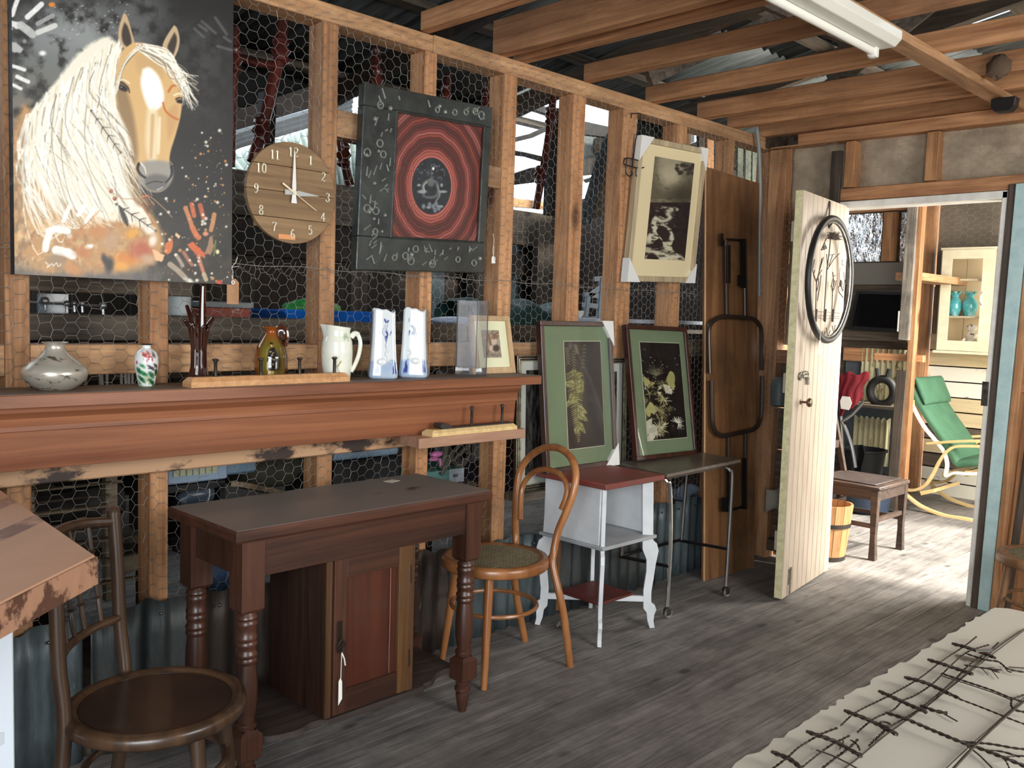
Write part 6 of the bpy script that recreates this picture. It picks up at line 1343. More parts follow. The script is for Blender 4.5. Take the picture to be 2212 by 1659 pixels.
for pts, r, tws in [([(1893,295),(1810,360),(1660,460),(1510,575),(1310,690),(1090,800),(980,895)],.0024,1),([(1975,350),(1830,400),(1720,490),(1600,610),(1480,690),(1400,725),(1330,790),(1200,850),(1090,940)],.0024,1),([(2040,335),(1980,390),(1850,480),(1760,570),(1650,670),(1500,790),(1400,850),(1300,910),(1220,980),(1170,1030)],.0028,1),
   ([(958,908),(840,955),(700,1040),(620,1110),(500,1200)],.0026,1),([(1040,960),(940,1010),(850,1070),(690,1200)],.0024,1),([(1095,985),(1040,1040),(960,1100),(830,1200)],.0030,1),
   ([(2212,245),(2010,385),(1760,600),(1500,800),(1280,960),(1100,1110),(980,1200)],.0022,0),([(2240,235),(2030,392),(1780,590),(1530,790)],.0016,0),
   ([(2260,690),(2080,840),(1900,1010),(1740,1180),(1700,1230)],.0044,0),([(2230,690),(2050,850),(1860,1020),(1690,1180)],.0018,0),
   ([(1285,805),(1420,850),(1600,925),(1780,1000),(1900,1040),(2080,1110),(2250,1180)],.0042,1),([(1780,1000),(1900,1008),(2000,1018),(2150,1045),(2250,1055)],.0028,1),([(1830,1030),(1910,1090),(2010,1190)],.0022,0),([(1960,1060),(2060,1066),(2190,1105)],.0022,1),([(2080,1110),(2150,1095),(2260,1100)],.0022,1),([(2070,1105),(2100,1150),(2120,1200)],.0018,1),
   ([(1658,542),(1800,590),(1980,650),(2130,710),(2260,750)],.0026,1),([(1660,560),(1820,610),(2000,670),(2130,722)],.0018,0),([(2130,710),(2125,760),(2160,790),(2260,810)],.0030,1),([(2130,715),(2200,690),(2260,660)],.0026,1),
   ([(1825,410),(1950,450),(2040,465),(2110,515),(2260,540)],.0026,1),([(2075,485),(2100,525),(2130,535)],.0022,0),([(2110,500),(2190,505),(2260,512)],.0022,0),
   ([(1720,688),(1780,715),(1900,760),(2050,820),(2150,860),(2260,900)],.0022,1),([(1690,670),(1780,712)],.0044,1),([(1520,758),(1600,790),(1700,812)],.0044,1),([(1650,800),(1765,865)],.0022,0),
   ([(1808,485),(1900,500),(2000,515),(2062,520)],.0026,1),([(1930,510),(1970,552)],.0015,0),([(1990,515),(2040,577)],.0015,0),([(1930,505),(2015,503)],.0015,0),([(1990,520),(2050,536)],.0022,1),([(818,1057),(950,1105),(1110,1190)],.0020,0),([(1050,990),(1090,1020),(1110,1060)],.0024,1),([(1280,900),(1270,930),(1210,1000)],.0034,1),([(980,985),(1000,1000),(975,1050)],.0018,0)]:
    z_ = .004 if r < .0023 and not tws else .010+.004*(r > .003)
    tw(pts, r*.52, z_+.008*(not tws and r > .004), twist=bool(tws)).build('twisted_wire' if tws else 'plain_wire', iw, t, world=True)
cc_ = on(1500+1280/3.107, 1280+882/3.107, 2, zr+.02); MB().tube([cc_+Vector((.0075*math.cos(a), .0075*math.sin(a), 0)) for a in np.linspace(0,6.283,15)[:-1]], .0016, 6, closed=True).build('wire_eye', iw, t, world=True)
kp = on(1500+1945/3.107, 1280+395/3.107, 2, zr+.028); MB().tube([kp-Vector((.012,.008,0)), kp+Vector((.012,.008,.004))], .003, 6).build('bright_ferrule', chr_, t, world=True)

# ---------------------------------------------------------------- ceiling fittings
t = thing('batten_light', 'white fluorescent batten light with a bare tube under the joists', 'ceiling light', (-1.43, 2.8, 2.44))
wm = plain('white_enamel', (216,216,206), .35)
lx0, lx1, ye, ys = -1.478, -1.378, 3.25, 2.00
MB().prism([(0,0),(.100,0),(.100,.03),(.078,.052),(.022,.052),(0,.03)], (lx0, ys, 2.437), (1,0,0), (0,0,-1), (0,1,0), ye-ys).build('housing', wm, t, world=True, smooth=False, bevel=.002)
MB().tube([(lx0+.012, ys+.05, 2.375), (lx0+.012, ye-.045, 2.375)], .014, 12).build('tube', plain('lamp_tube', (226,226,216), .3), t, world=True)
MB().box(lx0-.002, lx0+.030, ye-.045, ye-.02, 2.352, 2.41).lathe([(.017,-.014),(.017,.014)], (lx0+.012, ye-.033, 2.368), 14, M=Matrix.Rotation(math.pi/2,4,'X')).build('tube_holder', wm, t, world=True, bevel=.003)
t = thing('ceiling_device', 'small black device fixed to the last joists beside the batten', 'device', (-1.47, 4.45, 2.47))
cb_ = on(2165,225,1,4.44)
MB().prism([(-.05,.03),(.055,.03),(.05,-.012),(.03,-.03),(-.03,-.03),(-.05,-.012)], cb_, (1,0,0), (0,0,1), (0,1,0), .06).build('body', M_['black'], t, world=True, smooth=False, bevel=.004)
t = thing('mud_nest', 'brown lump of mud nest stuck to a joist near the ceiling corner', 'nest', on(2157,145,1,4.16))
mb = MB().ball((0,0,0), .05, 14, (1,.6,1)); rs = random.Random(8); mb.v = [tuple(np.array(p)*(1+rs.uniform(-.12,.12))) for p in mb.v]; mb.build('mud', plain('dry_mud', (92,74,58), .9, bump=.8, bscale=50), t)
# conduit down the corner
mb = MB().tube(bez([on(1634,270,0,-2.77), on(1640,330,0,-2.77), on(1642,420,0,-2.77), on(1640,520,0,-2.77), on(1640,640,0,-2.77)], 5), .011, 10)
tag(mb.build('conduit_pipe', plain('grey_conduit', (136,140,136), .45), None), 'thin grey electrical conduit running down beside the corner post', 'pipe')
# bent wire hooks hanging on the studs
t = thing('wire_hook', 'black bent wire hook hanging from the top plate beside the stream picture', 'hook', on(1375,300,0,W+.03))
Q = lambda x, y, o_=.045: on(1060+x/2.72, 150+y/2.72, 0, W+o_)
MB().tube([Q(825,285), Q(828,258), Q(880,262), Q(878,300), Q(850,420), Q(833,575)], .0032, 6).tube(bez([Q(870,535), Q(800,520), Q(782,540), Q(790,560), Q(870,580), Q(900,575)], 4), .003, 6).tube(bez([Q(800,525), Q(795,600), Q(815,628), Q(832,610), Q(825,600)], 4), .003, 6).tube([Q(820,525), Q(822,570)], .003, 6).tube(bez([Q(855,580), Q(853,620), Q(868,632), Q(880,622)], 4), .003, 6).build('wire', M_['black'], t, world=True)
# ================================================================ the room beyond the doorway
wr_ = thing('wall_far', kind='structure')
YF = 7.85
pale = plain('cream_board', (214,196,156), .6, c2=(196,176,136), nscale=4, stretch=(.5,1,6))
peelw = plain('flaking_white_board', (228,224,208), .6, c2=(150,140,122), nscale=9, lo=.56, hi=.60, stretch=(.5,1,1.6), detail=10, bump=.4, bscale=20)
zz = 0.0
for i, (h, m) in enumerate([(.11,peelw),(.115,peelw),(.115,M_['oldX']),(.12,pale),(.12,M_['oldX']),(.12,pale),(.12,pale),(.13,peelw),(.125,peelw),(.13,pale),(.13,pale)]):
    MB().prism([(YF,zz),(YF,zz+h+.01),(YF+.014,zz+h+.01),(YF+.022,zz)], (-2.93,0,0), (0,1,0), (0,0,1), (1,0,0), 4.4).build('weatherboard', m, wr_, smooth=False); zz += h
MB().grid(lambda u, v: (-2.93+4.4*u, YF+.03+.006*math.sin(u*40)+.005*math.sin(v*30), zz+(3.1-zz)*v), 40, 12).build('grey_lining', plain('grey_lining', (128,116,100), .9, c2=(104,94,82), nscale=4, bump=.4, bscale=12), wr_)
nm = hexnetX(-2.93, -1.6, 2.02, 2.75, .055, YF-.006, .0008, 9)
nm.build('wire_netting', M_['wire'], wr_, smooth=False)
MB().box(-3.02, -2.94, YF-.05, YF+.04, 0, 2.7).build('corner_stud', M_['stud'], wr_, bevel=.003)
# partition further back on the left
YP = 8.3
wf_ = wr_; wr_ = thing('wall_partition', kind='structure')
MB().box(-4.8, -2.94, YP, YP+.03, 0, 1.98).build('grey_board_lining', M_['oldX'], wr_, smooth=False)
def PP(x, y, Y=YP): return on(x, y, 1, Y)
def panel(name, x0, y0, x1, y1, Y, m, th=.01, parent=None):
    a = PP(x0, y1, Y); b = PP(x1, y0, Y); return MB().box(a.x, b.x, Y-th, Y, a.z, b.z).build(name, m, parent, smooth=False)
panel('top_rail', 1825, 438, 2035, 462, YP-.01, M_['studX'], .05, wr_); panel('stud', 1908, 458, 1942, 565, YP-.01, M_['stud'], .05, wr_); panel('stud', 2012, 438, 2035, 620, YP-.02, M_['stud'], .05, wr_)
def foil():
    m, t, b = nodes('silver_foil'); b.inputs['Metallic'].default_value = 1; b.inputs['Roughness'].default_value = .18; b.inputs['Base Color'].default_value = (.85,.87,.9,1)
    tc = N(t, 'ShaderNodeTexCoord'); mp = N(t, 'ShaderNodeMapping'); mp.inputs['Scale'].default_value = (2.4,1,.8); mp.inputs['Rotation'].default_value = (0,.25,0); t.links.new(tc.outputs['Object'], mp.inputs['Vector'])
    n = N(t, 'ShaderNodeTexNoise', Scale=9., Detail=3., Distortion=1.2); t.links.new(mp.outputs[0], n.inputs['Vector']); bp = N(t, 'ShaderNodeBump', Strength=1., Distance=.06); t.links.new(n.outputs['Fac'], bp.inputs['Height']); t.links.new(bp.outputs[0], b.inputs['Normal']); return m
fo_ = foil()
panel('foil_insulation', 1828, 460, 1908, 566, YP-.02, fo_, .005, wr_); panel('foil_insulation', 1942, 455, 2014, 566, YP-.02, fo_, .005, wr_)
MB().box(-4.8, -2.94, YP, YP+.03, 1.98, 3.2).build('upper_lining', M_['oldX'], wr_, smooth=False)
panel('grey_panel', 1826, 566, 1985, 615, YP-.03, plain('grey_wall_panel', (120,116,108), .8), .01, wr_)
panel('rail', 1825, 716, 1975, 733, YP-.06, M_['oldX'], .14, wr_); panel('rail', 1825, 755, 1930, 778, YP-.03, M_['studX'], .04, wr_)
panel('corrugated_backing', 1815, 780, 1940, 1010, YP-.02, plain('blue_grey_sheet', (96,104,110), .7, c2=(72,78,84), nscale=5), .01, wr_)
cream_tin = plain('cream_corrugated_iron', (206,200,160), .5, c2=(120,104,70), nscale=14, lo=.56, hi=.66, stretch=(2,2,.6))
def corrX(x0, x1, z0, z1, y, m, per=.05, amp=.008, top=None, parent=None, name='corrugated_sheet', nv=4):
    n = int((x1-x0)/per*8)
    mb = MB().grid(lambda u, v: (x0+(x1-x0)*u, y-amp*math.sin(2*math.pi*(x0+(x1-x0)*u)/per), z0+(z1+(top(u) if top else 0)-z0)*v), n, nv)
    mb.f = [tuple(reversed(f)) for f in mb.f]; return mb.build(name, m, parent, solid=.001)
a = PP(1862,885); b = PP(1985,757); 
corrX(a.x, b.x, .70, b.z, YP-.07, cream_tin, parent=wr_); a = PP(1850,1020); b = PP(1935,905); corrX(a.x, b.x, .12, b.z, YP-.12, cream_tin, parent=wr_, top=lambda u: .012*math.sin(u*40))
MB().box(-3.70, -3.15, 7.75, YP-.13, .68, .70).build('shelf_board', M_['oldX'], wr_)
# weathered post and pine stud in the middle of the room
def rod(name, p, q, w_, d_, m, parent=None, lab=None, cat=None):
    o = MB().beam(p, q, w_, d_, (0,1,0)).build(name, m, parent, bevel=.003)
    if lab: tag(o, lab, cat)
    return o
wp0 = on(1936,1108,2,0); 
a_ = on(1953,900,1,6.8); b_ = on(1990,440,1,6.8)
_b0 = on(1947,1100,1,6.8); _b1 = on(1992,440,1,6.8); _b1 = _b0+(_b1-_b0)*(2.55/_b1.z)
rod('pine_post', (_b0.x, 6.8, 0), _b1, .045, .07, M_['stud'], None, 'pale pine post standing free in the far room', 'post')
a2 = on(1936,1000,1,6.8); b2 = on(1977,440,1,6.8)
t = thing('old_post', 'weathered grey split post fixed beside the pale pine post', 'post', (a2.x, 6.76, 0))
MB().beam((a2.x, 6.77, .03), on(1950,800,1,6.77), .075, .04, (0,1,0)).build('post_board', M_['oldZ'], t, world=True, bevel=.004)
MB().beam(on(1953,735,1,6.75), b2+Vector((0,-.02,.3)), .075, .045, (0,1,0)).build('post_board', wood('pale_driftwood', (96,90,80), (160,152,138), 'Z', dirt=.8, dirtcol=(.02,.02,.02,1)), t, world=True, bevel=.004)
MB().box(*( [on(1990,602,1,7.2).x-.05, on(2020,602,1,7.2).x+.03, 6.84, 7.80]), *( [on(2000,610,1,7.2).z, on(2000,594,1,7.2).z])).build('nogging', M_['studY'], wr_)
MB().box(-2.96,-2.60,6.84,6.90, 1.14, 1.19).build('nogging', M_['studX'], wr_)
# black television on the rail, white card before it
t = thing('television', 'old black flat screen leaning on the rail in the far room', 'television', PP(1900,715,7.98))
a = PP(1836,712,8.0); b = PP(1962,628,8.0)
MB().prism([(a.x,a.z),(b.x+.06,a.z-.02),(b.x+.09,b.z-.01),(a.x+.06,b.z)], (0,8.0,0), (1,0,0), (0,0,1), (0,-1,0), .05).build('casing', M_['black'], t, world=True, smooth=False, bevel=.006)
MB().prism([(a.x+.04,a.z+.035),(b.x+.03,a.z+.02),(b.x+.055,b.z-.04),(a.x+.09,b.z-.03)], (0,7.949,0), (1,0,0), (0,0,1), (0,-1,0), .002).build('screen', plain('dark_glass_screen', (12,12,14), .08), t, world=True, smooth=False)
o = panel('black_board', 1968, 640, 1998, 732, 7.9, M_['black'], .02); tag(o, 'narrow black board standing right of the far pine post', 'board')
o = panel('white_card', 1938, 672, 1950, 716, 7.7, cardw, .004); tag(o, 'small white card beside the weathered post, in front of the television', 'card')
# horse collar, black pail, tub
t = thing('horse_collar', 'round black padded collar with two upright ends standing on the low shelf', 'collar', PP(1904,882,7.95))
cc_ = PP(1905,846,7.95); mb = MB().tube([cc_+Vector((.105*math.cos(a), 0, .112*math.sin(a))) for a in np.linspace(0,6.283,31)[:-1]], .036, 12, closed=True)
for s_ in (-1,1): mb.tube([cc_+Vector((.04*s_,0,.13)), cc_+Vector((.055*s_,0,.205))], [.024,.02], 8)
mb.build('padding', plain('black_leather', (28,27,26), .55, c2=(42,40,38), nscale=20), t, world=True)
t = thing('tub', 'wide black rubber tub on the floor below the corrugated sheet', 'tub', on(1897,1040,2,.0))
MB().lathe([(.10,0),(.15,.01),(.18,.26),(.195,.265),(.195,.28),(.172,.28),(.145,.02),(.10,.015)], (-3.33,7.6,.06), 28).build('body', plain('black_rubber', (38,40,42), .5), t, world=True); MB().ball((-3.38,7.58,.33), .04, 10).build('pale_ball', plain('pale_ball', (150,146,136), .6), t, world=True)
MB().box(-3.5,-3.15,7.45,7.75,0,.06).build('low_block', M_['oldX'], wr_)
o = MB().lathe([(.14,0),(.17,.02),(.19,.20),(.20,.205),(.185,.21),(.16,.03)], (-2.88,6.65,0), 26).build('blue_tub', plain('dark_blue_plastic', (38,52,70), .4), None); tag(o, 'dark blue plastic tub on the floor behind the dark wooden chair', 'tub')
# folded pushchair with a red jacket
t = thing('pushchair', 'folded pushchair with grey metal tubes behind the open door', 'pushchair', (-3.2, 7.0, 0))
gt = plain('grey_alloy_tube', (160,162,162), .3, .7); K = lambda x, y, Y=7.05: on(x, y, 1, Y)
MB().tube([K(1813,830), K(1817,900), K(1822,1000), K(1830,1070)], .012, 8).tube([K(1866,868), K(1842,895), K(1818,912)], .014, 8).build('front_tube', gt, t, world=True)
MB().tube(bez([K(1820,912), K(1830,935), K(1840,965), K(1848,1010)], 4), .015, 8).build('side_tube', gt, t, world=True); MB().ball(K(1827,912), .016, 8).build('pivot', M_['black'], t, world=True)
MB().grid(lambda u, v: K(1842+u*22+4*math.sin(v*5), 962+v*60, 7.1)+Vector((0,.05*math.sin(u*3.14),0)), 8, 8).build('black_cloth', plain('black_cloth', (24,25,28), .9), t, world=True, solid=.01)
def rj(u, v):
    x = 1812+u*(66-20*v)+3*math.sin(v*9); y = 806+v*(92-30*u)+4*math.sin(u*12); return K(x, y, 6.98)+Vector((.0,-.035*math.sin(u*3.14)-.005*math.sin(u*22+v*4),0))
t = thing('jacket', 'crumpled dark red jacket hung over the pushchair', 'jacket', K(1845,850))
MB().grid(rj, 26, 22).build('cloth', plain('dark_red_cloth', (132,28,40), .85, c2=(104,22,32), nscale=8), t, world=True, solid=.012); MB().prism([(-.035,-.05),(.03,-.055),(.05,0),(.03,.05),(-.03,.05),(-.045,.01)], K(1827,870,6.9), (1,0,0), (0,0,1), (0,-1,0), .006).build('white_badge', cardw, t, world=True, smooth=False)
# hanging cabinet with turquoise vases
cab = thing('wall_cabinet', 'cream painted glass fronted wall cabinet hanging in the far room', 'cabinet', (-2.5, 7.7, 1.2))
cp = plain('cream_cabinet_paint', (226,214,184), .45, c2=(206,194,164), nscale=5); a = on(2037,536,1,7.62); b = on(2014,758,1,7.62); xa = a.x+.0; za, zb_ = b.z, a.z; xb = -2.08
xa = -2.80
MB().box(xa, xa+.018, 7.62, YF-.02, za, zb_).build('side', cp, cab, world=True); MB().box(xb-.018, xb, 7.62, YF-.02, za, zb_).build('side', cp, cab, world=True)
MB().box(xa, xb, 7.60, YF-.02, zb_-.018, zb_).build('top', cp, cab, world=True); MB().box(xa-.01, xb, 7.59, YF-.02, za-.012, za+.008).build('base', cp, cab, world=True)
mb = MB(); x = xa+.018
while x < xb-.03: mb.box(x, min(x+.118, xb-.018), YF-.045, YF-.03, za, zb_); x += .122
mb.build('back_boards', plain('beige_back_boards', (206,186,150), .6), cab, world=True)
z1, z2 = on(2090,683,1,7.7).z, on(2090,603,1,7.7).z
for z in (z1, z2): MB().box(xa+.018, xb-.018, 7.64, YF-.045, z-.016, z).build('shelf', cp, cab, world=True)
dx0, dx1 = xa+.02, on(2148,600,1,7.6).x; q0 = on(2048,560,1,7.6); q1 = on(2118,738,1,7.6)
gx0, gx1, gz0, gz1 = dx0+.075, dx1-.085, q1.z, q0.z
d_ = MB().box(dx0, gx0, 7.585, 7.605, za+.012, zb_-.02).box(gx1, dx1, 7.585, 7.605, za+.012, zb_-.02).box(gx0, gx1, 7.585, 7.605, za+.012, gz0).box(gx0, gx1, 7.585, 7.605, gz1, zb_-.02).build('door', cp, cab, world=True, smooth=False)
MB().box(gx0-.004, gx1+.004, 7.594, 7.597, gz0-.004, gz1+.004).xf(Matrix.Identity(4)).build('door_glass', glassm, cab, world=True, smooth=False)
hp_ = on(2123,645,1,7.58); MB().tube([hp_+Vector((0,0,-.05)), hp_+Vector((-.014,-.012,-.02)), hp_+Vector((-.014,-.012,.02)), hp_+Vector((0,0,.05))], .007, 8).build('handle', plain('cream_handle', (230,220,196), .3, coat=.4), cab, world=True)
tq = plain('turquoise_glass', (84,184,190), .15, c2=(150,214,214), nscale=18, lo=.5, hi=.62, coat=.5, detail=4)
for i, (px, lab) in enumerate([(2061,'turquoise marbled vase with a frilled lip, left of the two in the cabinet'),(2094,'turquoise marbled vase with a frilled lip, right of the two in the cabinet')]):
    p = on(px, 682, 1, 7.72); p.z = z1; v = thing('turquoise_vase', lab, 'vase', p)
    mb = MB(); prf = [(.0005,0),(.036,0),(.034,.008),(.050,.05),(.056,.085),(.048,.12),(.028,.145),(.024,.155),(.032,.175),(.040,.19)]
    k = len(mb.v); mb.lathe(prf, (0,0,0), 36, cap=False)
    for r_ in range(8, 10):
        for j in range(36):
            q = mb.v[r_*36+j]; an = 2*math.pi*j/36; f_ = 1+(.22 if r_ == 9 else .08)*math.cos(an*5); mb.v[r_*36+j] = (q[0]*f_, q[1]*f_, q[2]+(.012*math.cos(an*5) if r_ == 9 else 0))
    mb.build('body', tq, v, solid=.003)
p = on(2097,741,1,7.70); p.z = za+.008; v = thing('figurine', 'white china figurine with dark spots on the lowest cabinet shelf', 'figurine', p)
chw = plain('spotted_china', (236,230,216), .2, c2=(70,60,52), nscale=24, lo=.62, hi=.66, coat=.4, detail=2)
MB().lathe([(.001,0),(.05,0),(.052,.03),(.036,.07),(.03,.10),(.044,.125),(.046,.14),(.03,.15),(.026,.16)], (0,0,0), 24).build('body', chw, v); MB().ball((0,0,.19), .036, 14, (1.15,1,.9)).tube(bez([(-.04,-.02,.10),(-.055,-.04,.06),(-.03,-.05,.02)], 5), .014, 8).tube(bez([(.04,-.02,.10),(.055,-.04,.06),(.03,-.05,.02)], 5), .014, 8).build('head', chw, v)
# ---- rocking chair with green cushions (side view, facing right)
rc = thing('rocking_chair', 'rocking armchair of bent pale wood with a green padded cushion in the far room', 'chair', (-2.45, 7.2, 0))
K = lambda x, y, Y=7.1: on(x, y, 1, Y)
birch = wood('pale_birch', (210,176,116), (236,208,152), 'X', rough=.4, dirt=.03, bump=.04, knots=0); wb_ = plain('white_birch_edge', (232,228,216), .4)
y0_, y1_ = 6.98, 7.52
def side(Y, dx=0):
    o = Vector((dx,0,0)); sh = lambda pts: [Vector((K(x,y).x, Y, max(K(x,y).z, .008))) for x, y in pts]
    def ribbon(pts, w_, th, nm_, m):
        C_ = bez(sh(pts), 6); mb = MB(); k = 0
        for i, p in enumerate(C_):
            d = (C_[min(i+1,len(C_)-1)]-C_[max(i-1,0)]).normalized(); n = Vector((-d.z,0,d.x))
            mb.v += [tuple(p+n*th/2+Vector((0,-w_/2,0))), tuple(p+n*th/2+Vector((0,w_/2,0))), tuple(p-n*th/2+Vector((0,w_/2,0))), tuple(p-n*th/2+Vector((0,-w_/2,0)))]
        for i in range(len(C_)-1):
            for j in range(4): mb.f.append((i*4+j, i*4+(j+1)%4, i*4+4+(j+1)%4, i*4+4+j))
        mb.f += [(3,2,1,0), tuple(len(mb.v)-4+j for j in range(4))]; mb.build(nm_, m, rc, world=True, bevel=.002)
    ribbon([(1955,1048),(1975,1068),(2005,1090),(2050,1110),(2095,1122),(2150,1126),(2200,1120),(2240,1108)], .045, .020, 'rocker', birch)
    ribbon([(1957,1051),(1985,1055),(2010,1046),(2028,1022),(2044,992),(2062,970),(2085,961),(2150,962)], .045, .020, 'arm_support', birch)
    ribbon([(2016,955),(2060,952),(2110,950),(2180,950)], .055, .018, 'armrest', birch)
    ribbon([(1979,858),(1990,885),(2010,920),(2035,950),(2052,972),(2059,1000),(2056,1024),(2075,1018),(2110,1020),(2160,1015)], .038, .020, 'seat_frame', wb_)
side(y0_); side(y1_)
for x, y in ((2052,1022),(1985,868),(2100,1020)): p = K(x, y); MB().box(p.x-.012, p.x+.012, y0_, y1_, p.z-.02, p.z+.02).build('cross_rail', birch, rc, world=True)
MB().prism([(K(2003,1066).x,K(2003,1066).z),(K(2030,1060).x,K(2030,1060).z),(K(2030,1052).x,K(2030,1052).z),(K(2000,1058).x,K(2000,1058).z)], (0,y0_,0), (1,0,0), (0,0,1), (0,1,0), y1_-y0_).build('cross_rail', birch, rc, world=True, smooth=False)
gr_ = plain('green_canvas', (70,112,84), .8, c2=(58,98,72), nscale=6, bump=.15, bscale=120)
def cushion(name, mid, th, ya, yb, rc=rc):
    C_ = bez([Vector((K(x,y).x, 0, K(x,y).z)) for x, y in mid], 6); mb = MB(); ns = 14; n = len(C_)
    for i, p in enumerate(C_):
        d = (C_[min(i+1,n-1)]-C_[max(i-1,0)]).normalized(); nn = Vector((-d.z,0,d.x)); e = min(i, n-1-i); sc = min(1, .35+.3*e)
        for j in range(ns):
            an = 2*math.pi*j/ns; cx_ = math.copysign(abs(math.cos(an))**.35, math.cos(an)); cz_ = math.copysign(abs(math.sin(an))**.7, math.sin(an))
            yy = (ya+yb)/2+(yb-ya)/2*cx_; q = p+nn*cz_*th/2*sc; mb.v.append((q.x, yy, q.z))
    for i in range(n-1):
        for j in range(ns): mb.f.append((i*ns+j, i*ns+(j+1)%ns, i*ns+ns+(j+1)%ns, i*ns+ns+j))
    mb.f += [tuple(reversed(range(ns))), tuple((n-1)*ns+j for j in range(ns))]; mb.build(name, gr_, rc, world=True, ang=60)
cushion('back_cushion', [(1979,830),(1992,862),(2018,905),(2048,948),(2070,985),(2078,1003)], .075, y0_+.0, y1_)
cushion('seat_cushion', [(2072,1000),(2095,998),(2130,996),(2180,990)], .075, y0_, y1_)
cushion('head_cushion', [(1990,815),(1998,838),(2012,872)], .060, y0_-.0, y1_-.02)
# ---- dark wooden chair near the doorway
dc = thing('dining_chair', 'worn dark wooden chair with a square seat just beyond the doorway', 'chair', (-2.4, 5.5, 0))
dw = wood('worn_dark_wood', (44,34,30), (86,68,58), 'X', rough=.5, dirt=.2, knots=0)
xs0, xs1, ys0, ys1, zs = -2.64, -2.20, 5.27, 5.72, .445
MB().box(xs0, xs1, ys0, ys1, zs-.022, zs).build('seat', dw, dc, world=True, bevel=.004)
MB().box(xs0+.06, xs1-.04, ys0+.04, ys1-.04, zs+.0005, zs+.010).build('seat_pad', plain('worn_dark_cover', (66,54,50), .6, c2=(46,38,36), nscale=14), dc, world=True, bevel=.004)
for (a, b, c_, d) in ((xs0+.02,xs1-.01,ys0+.01,ys0+.03),(xs0+.02,xs1-.01,ys1-.03,ys1-.01),(xs1-.03,xs1-.012,ys0+.03,ys1-.03)): MB().box(a, b, c_, d, zs-.085, zs-.022).build('seat_rail', dw, dc, world=True)
for y in (ys0+.025, ys1-.025):
    MB().add([(xs1-.055,y-.022,zs-.03),(xs1-.008,y-.022,zs-.03),(xs1-.008,y+.022,zs-.03),(xs1-.055,y+.022,zs-.03),
      (xs1-.045,y-.017,.14),(xs1-.014,y-.017,.14),(xs1-.014,y+.017,.14),(xs1-.045,y+.017,.14),(xs1-.048,y-.02,0),(xs1-.006,y-.02,0),(xs1-.006,y+.02,0),(xs1-.048,y+.02,0)],
      [(0,1,2,3),(11,10,9,8)]+[(r*4+i, r*4+4+i, r*4+4+(i+1)%4, r*4+(i+1)%4) for r in range(2) for i in range(4)]).build('leg', dw, dc, world=True, smooth=False, bevel=.002)
    MB().beam((xs0-.03,y,0), (xs0+.02,y,zs), .032, .03).build('leg', dw, dc, world=True); MB().beam((xs0+.02,y,zs), (xs0-.10,y,.93), .03, .028).build('back_post', dw, dc, world=True)
    MB().box(xs0, xs1-.03, y-.010, y+.010, .19, .215).build('stretcher', dw, dc, world=True)
MB().box(xs1-.045, xs1-.020, ys0+.03, ys1-.03, .225, .250).build('stretcher', dw, dc, world=True); MB().box(xs0+.03, xs0+.05, ys0+.03, ys1-.03, .255, .28).build('stretcher', dw, dc, world=True)
for z in (.62,.75,.89): xk = xs0+.02-.12*(z-zs)/.485; MB().box(xk-.008, xk+.008, ys0+.03, ys1-.03, z-.025, z+.025).build('back_slat', dw, dc, world=True)
# ---- small stave barrel
bl = thing('barrel', 'small open wooden stave barrel with two iron hoops beside the open door', 'barrel', (-2.447, 5.125, 0))
sw = wood('barrel_stave', (150,104,62), (198,150,100), 'Z', rough=.55, dirt=.3, var=.2)
for i in range(16):
    a0 = 2*math.pi*i/16+.012; a1 = 2*math.pi*(i+1)/16-.012; mb = MB(); k = 0
    for z, r_ in ((0,.112),(.09,.124),(.20,.135),(.335,.148)):
        for r2 in (r_, r_-.012):
            for an in (a0, a1): mb.v.append((r2*math.cos(an), r2*math.sin(an), z))
    for r_ in range(3):
        b_ = r_*4; mb.f += [(b_,b_+1,b_+5,b_+4),(b_+3,b_+2,b_+6,b_+7),(b_+2,b_,b_+4,b_+6),(b_+1,b_+3,b_+7,b_+5)]
    mb.f += [(0,2,3,1),(12,13,15,14)]; mb.build('stave', sw, bl, smooth=False)
ih = plain('iron_hoop', (64,60,56), .45, .7)
for z, r_ in ((.015,.1145),(.215,.1375)): MB().lathe([(r_,z-.012),(r_+.003,z-.012),(r_+.005,z+.012),(r_+.002,z+.012)], (0,0,0), 32, cap=False).build('hoop', ih, bl)
MB().lathe([(.0005,.02),(.105,.02),(.105,.03),(.0005,.03)], (0,0,0), 24, cap=False).build('base', sw, bl)
# odds behind the folding table and the door
o = MB().lathe([(.03,0),(.045,.01),(.05,.12),(.035,.16),(.02,.17)], (-2.58,4.72,.92), 14).build('meter_box', plain('dull_green_grey', (82,92,90), .5), None); tag(o, 'dull green grey fitting on the wall behind the open door', 'fitting')
o = MB().grid(lambda u, v: (-2.62+.2*u, 4.70+.03*math.sin(u*6), .30+.16*v+.03*math.sin(u*5+v*4)), 10, 8).build('paper_sack', plain('grey_sack', (150,142,128), .9), None, solid=.03); tag(o, 'grey paper sack propped low behind the open door', 'sack')
# light keeping walls of the far room
ws_ = thing('wall_side', kind='structure')
MB().box(-4.85, -4.8, 5.0, 8.35, 0, 2.1).build('side_lining', M_['oldZ'], ws_, smooth=False)
MB().box(-.9, -.85, 4.92, 5.2, 0, 3.2).box(-.9,-.85,7.0,8.0,0,3.2).build('side_lining', M_['oldZ'], ws_, smooth=False)
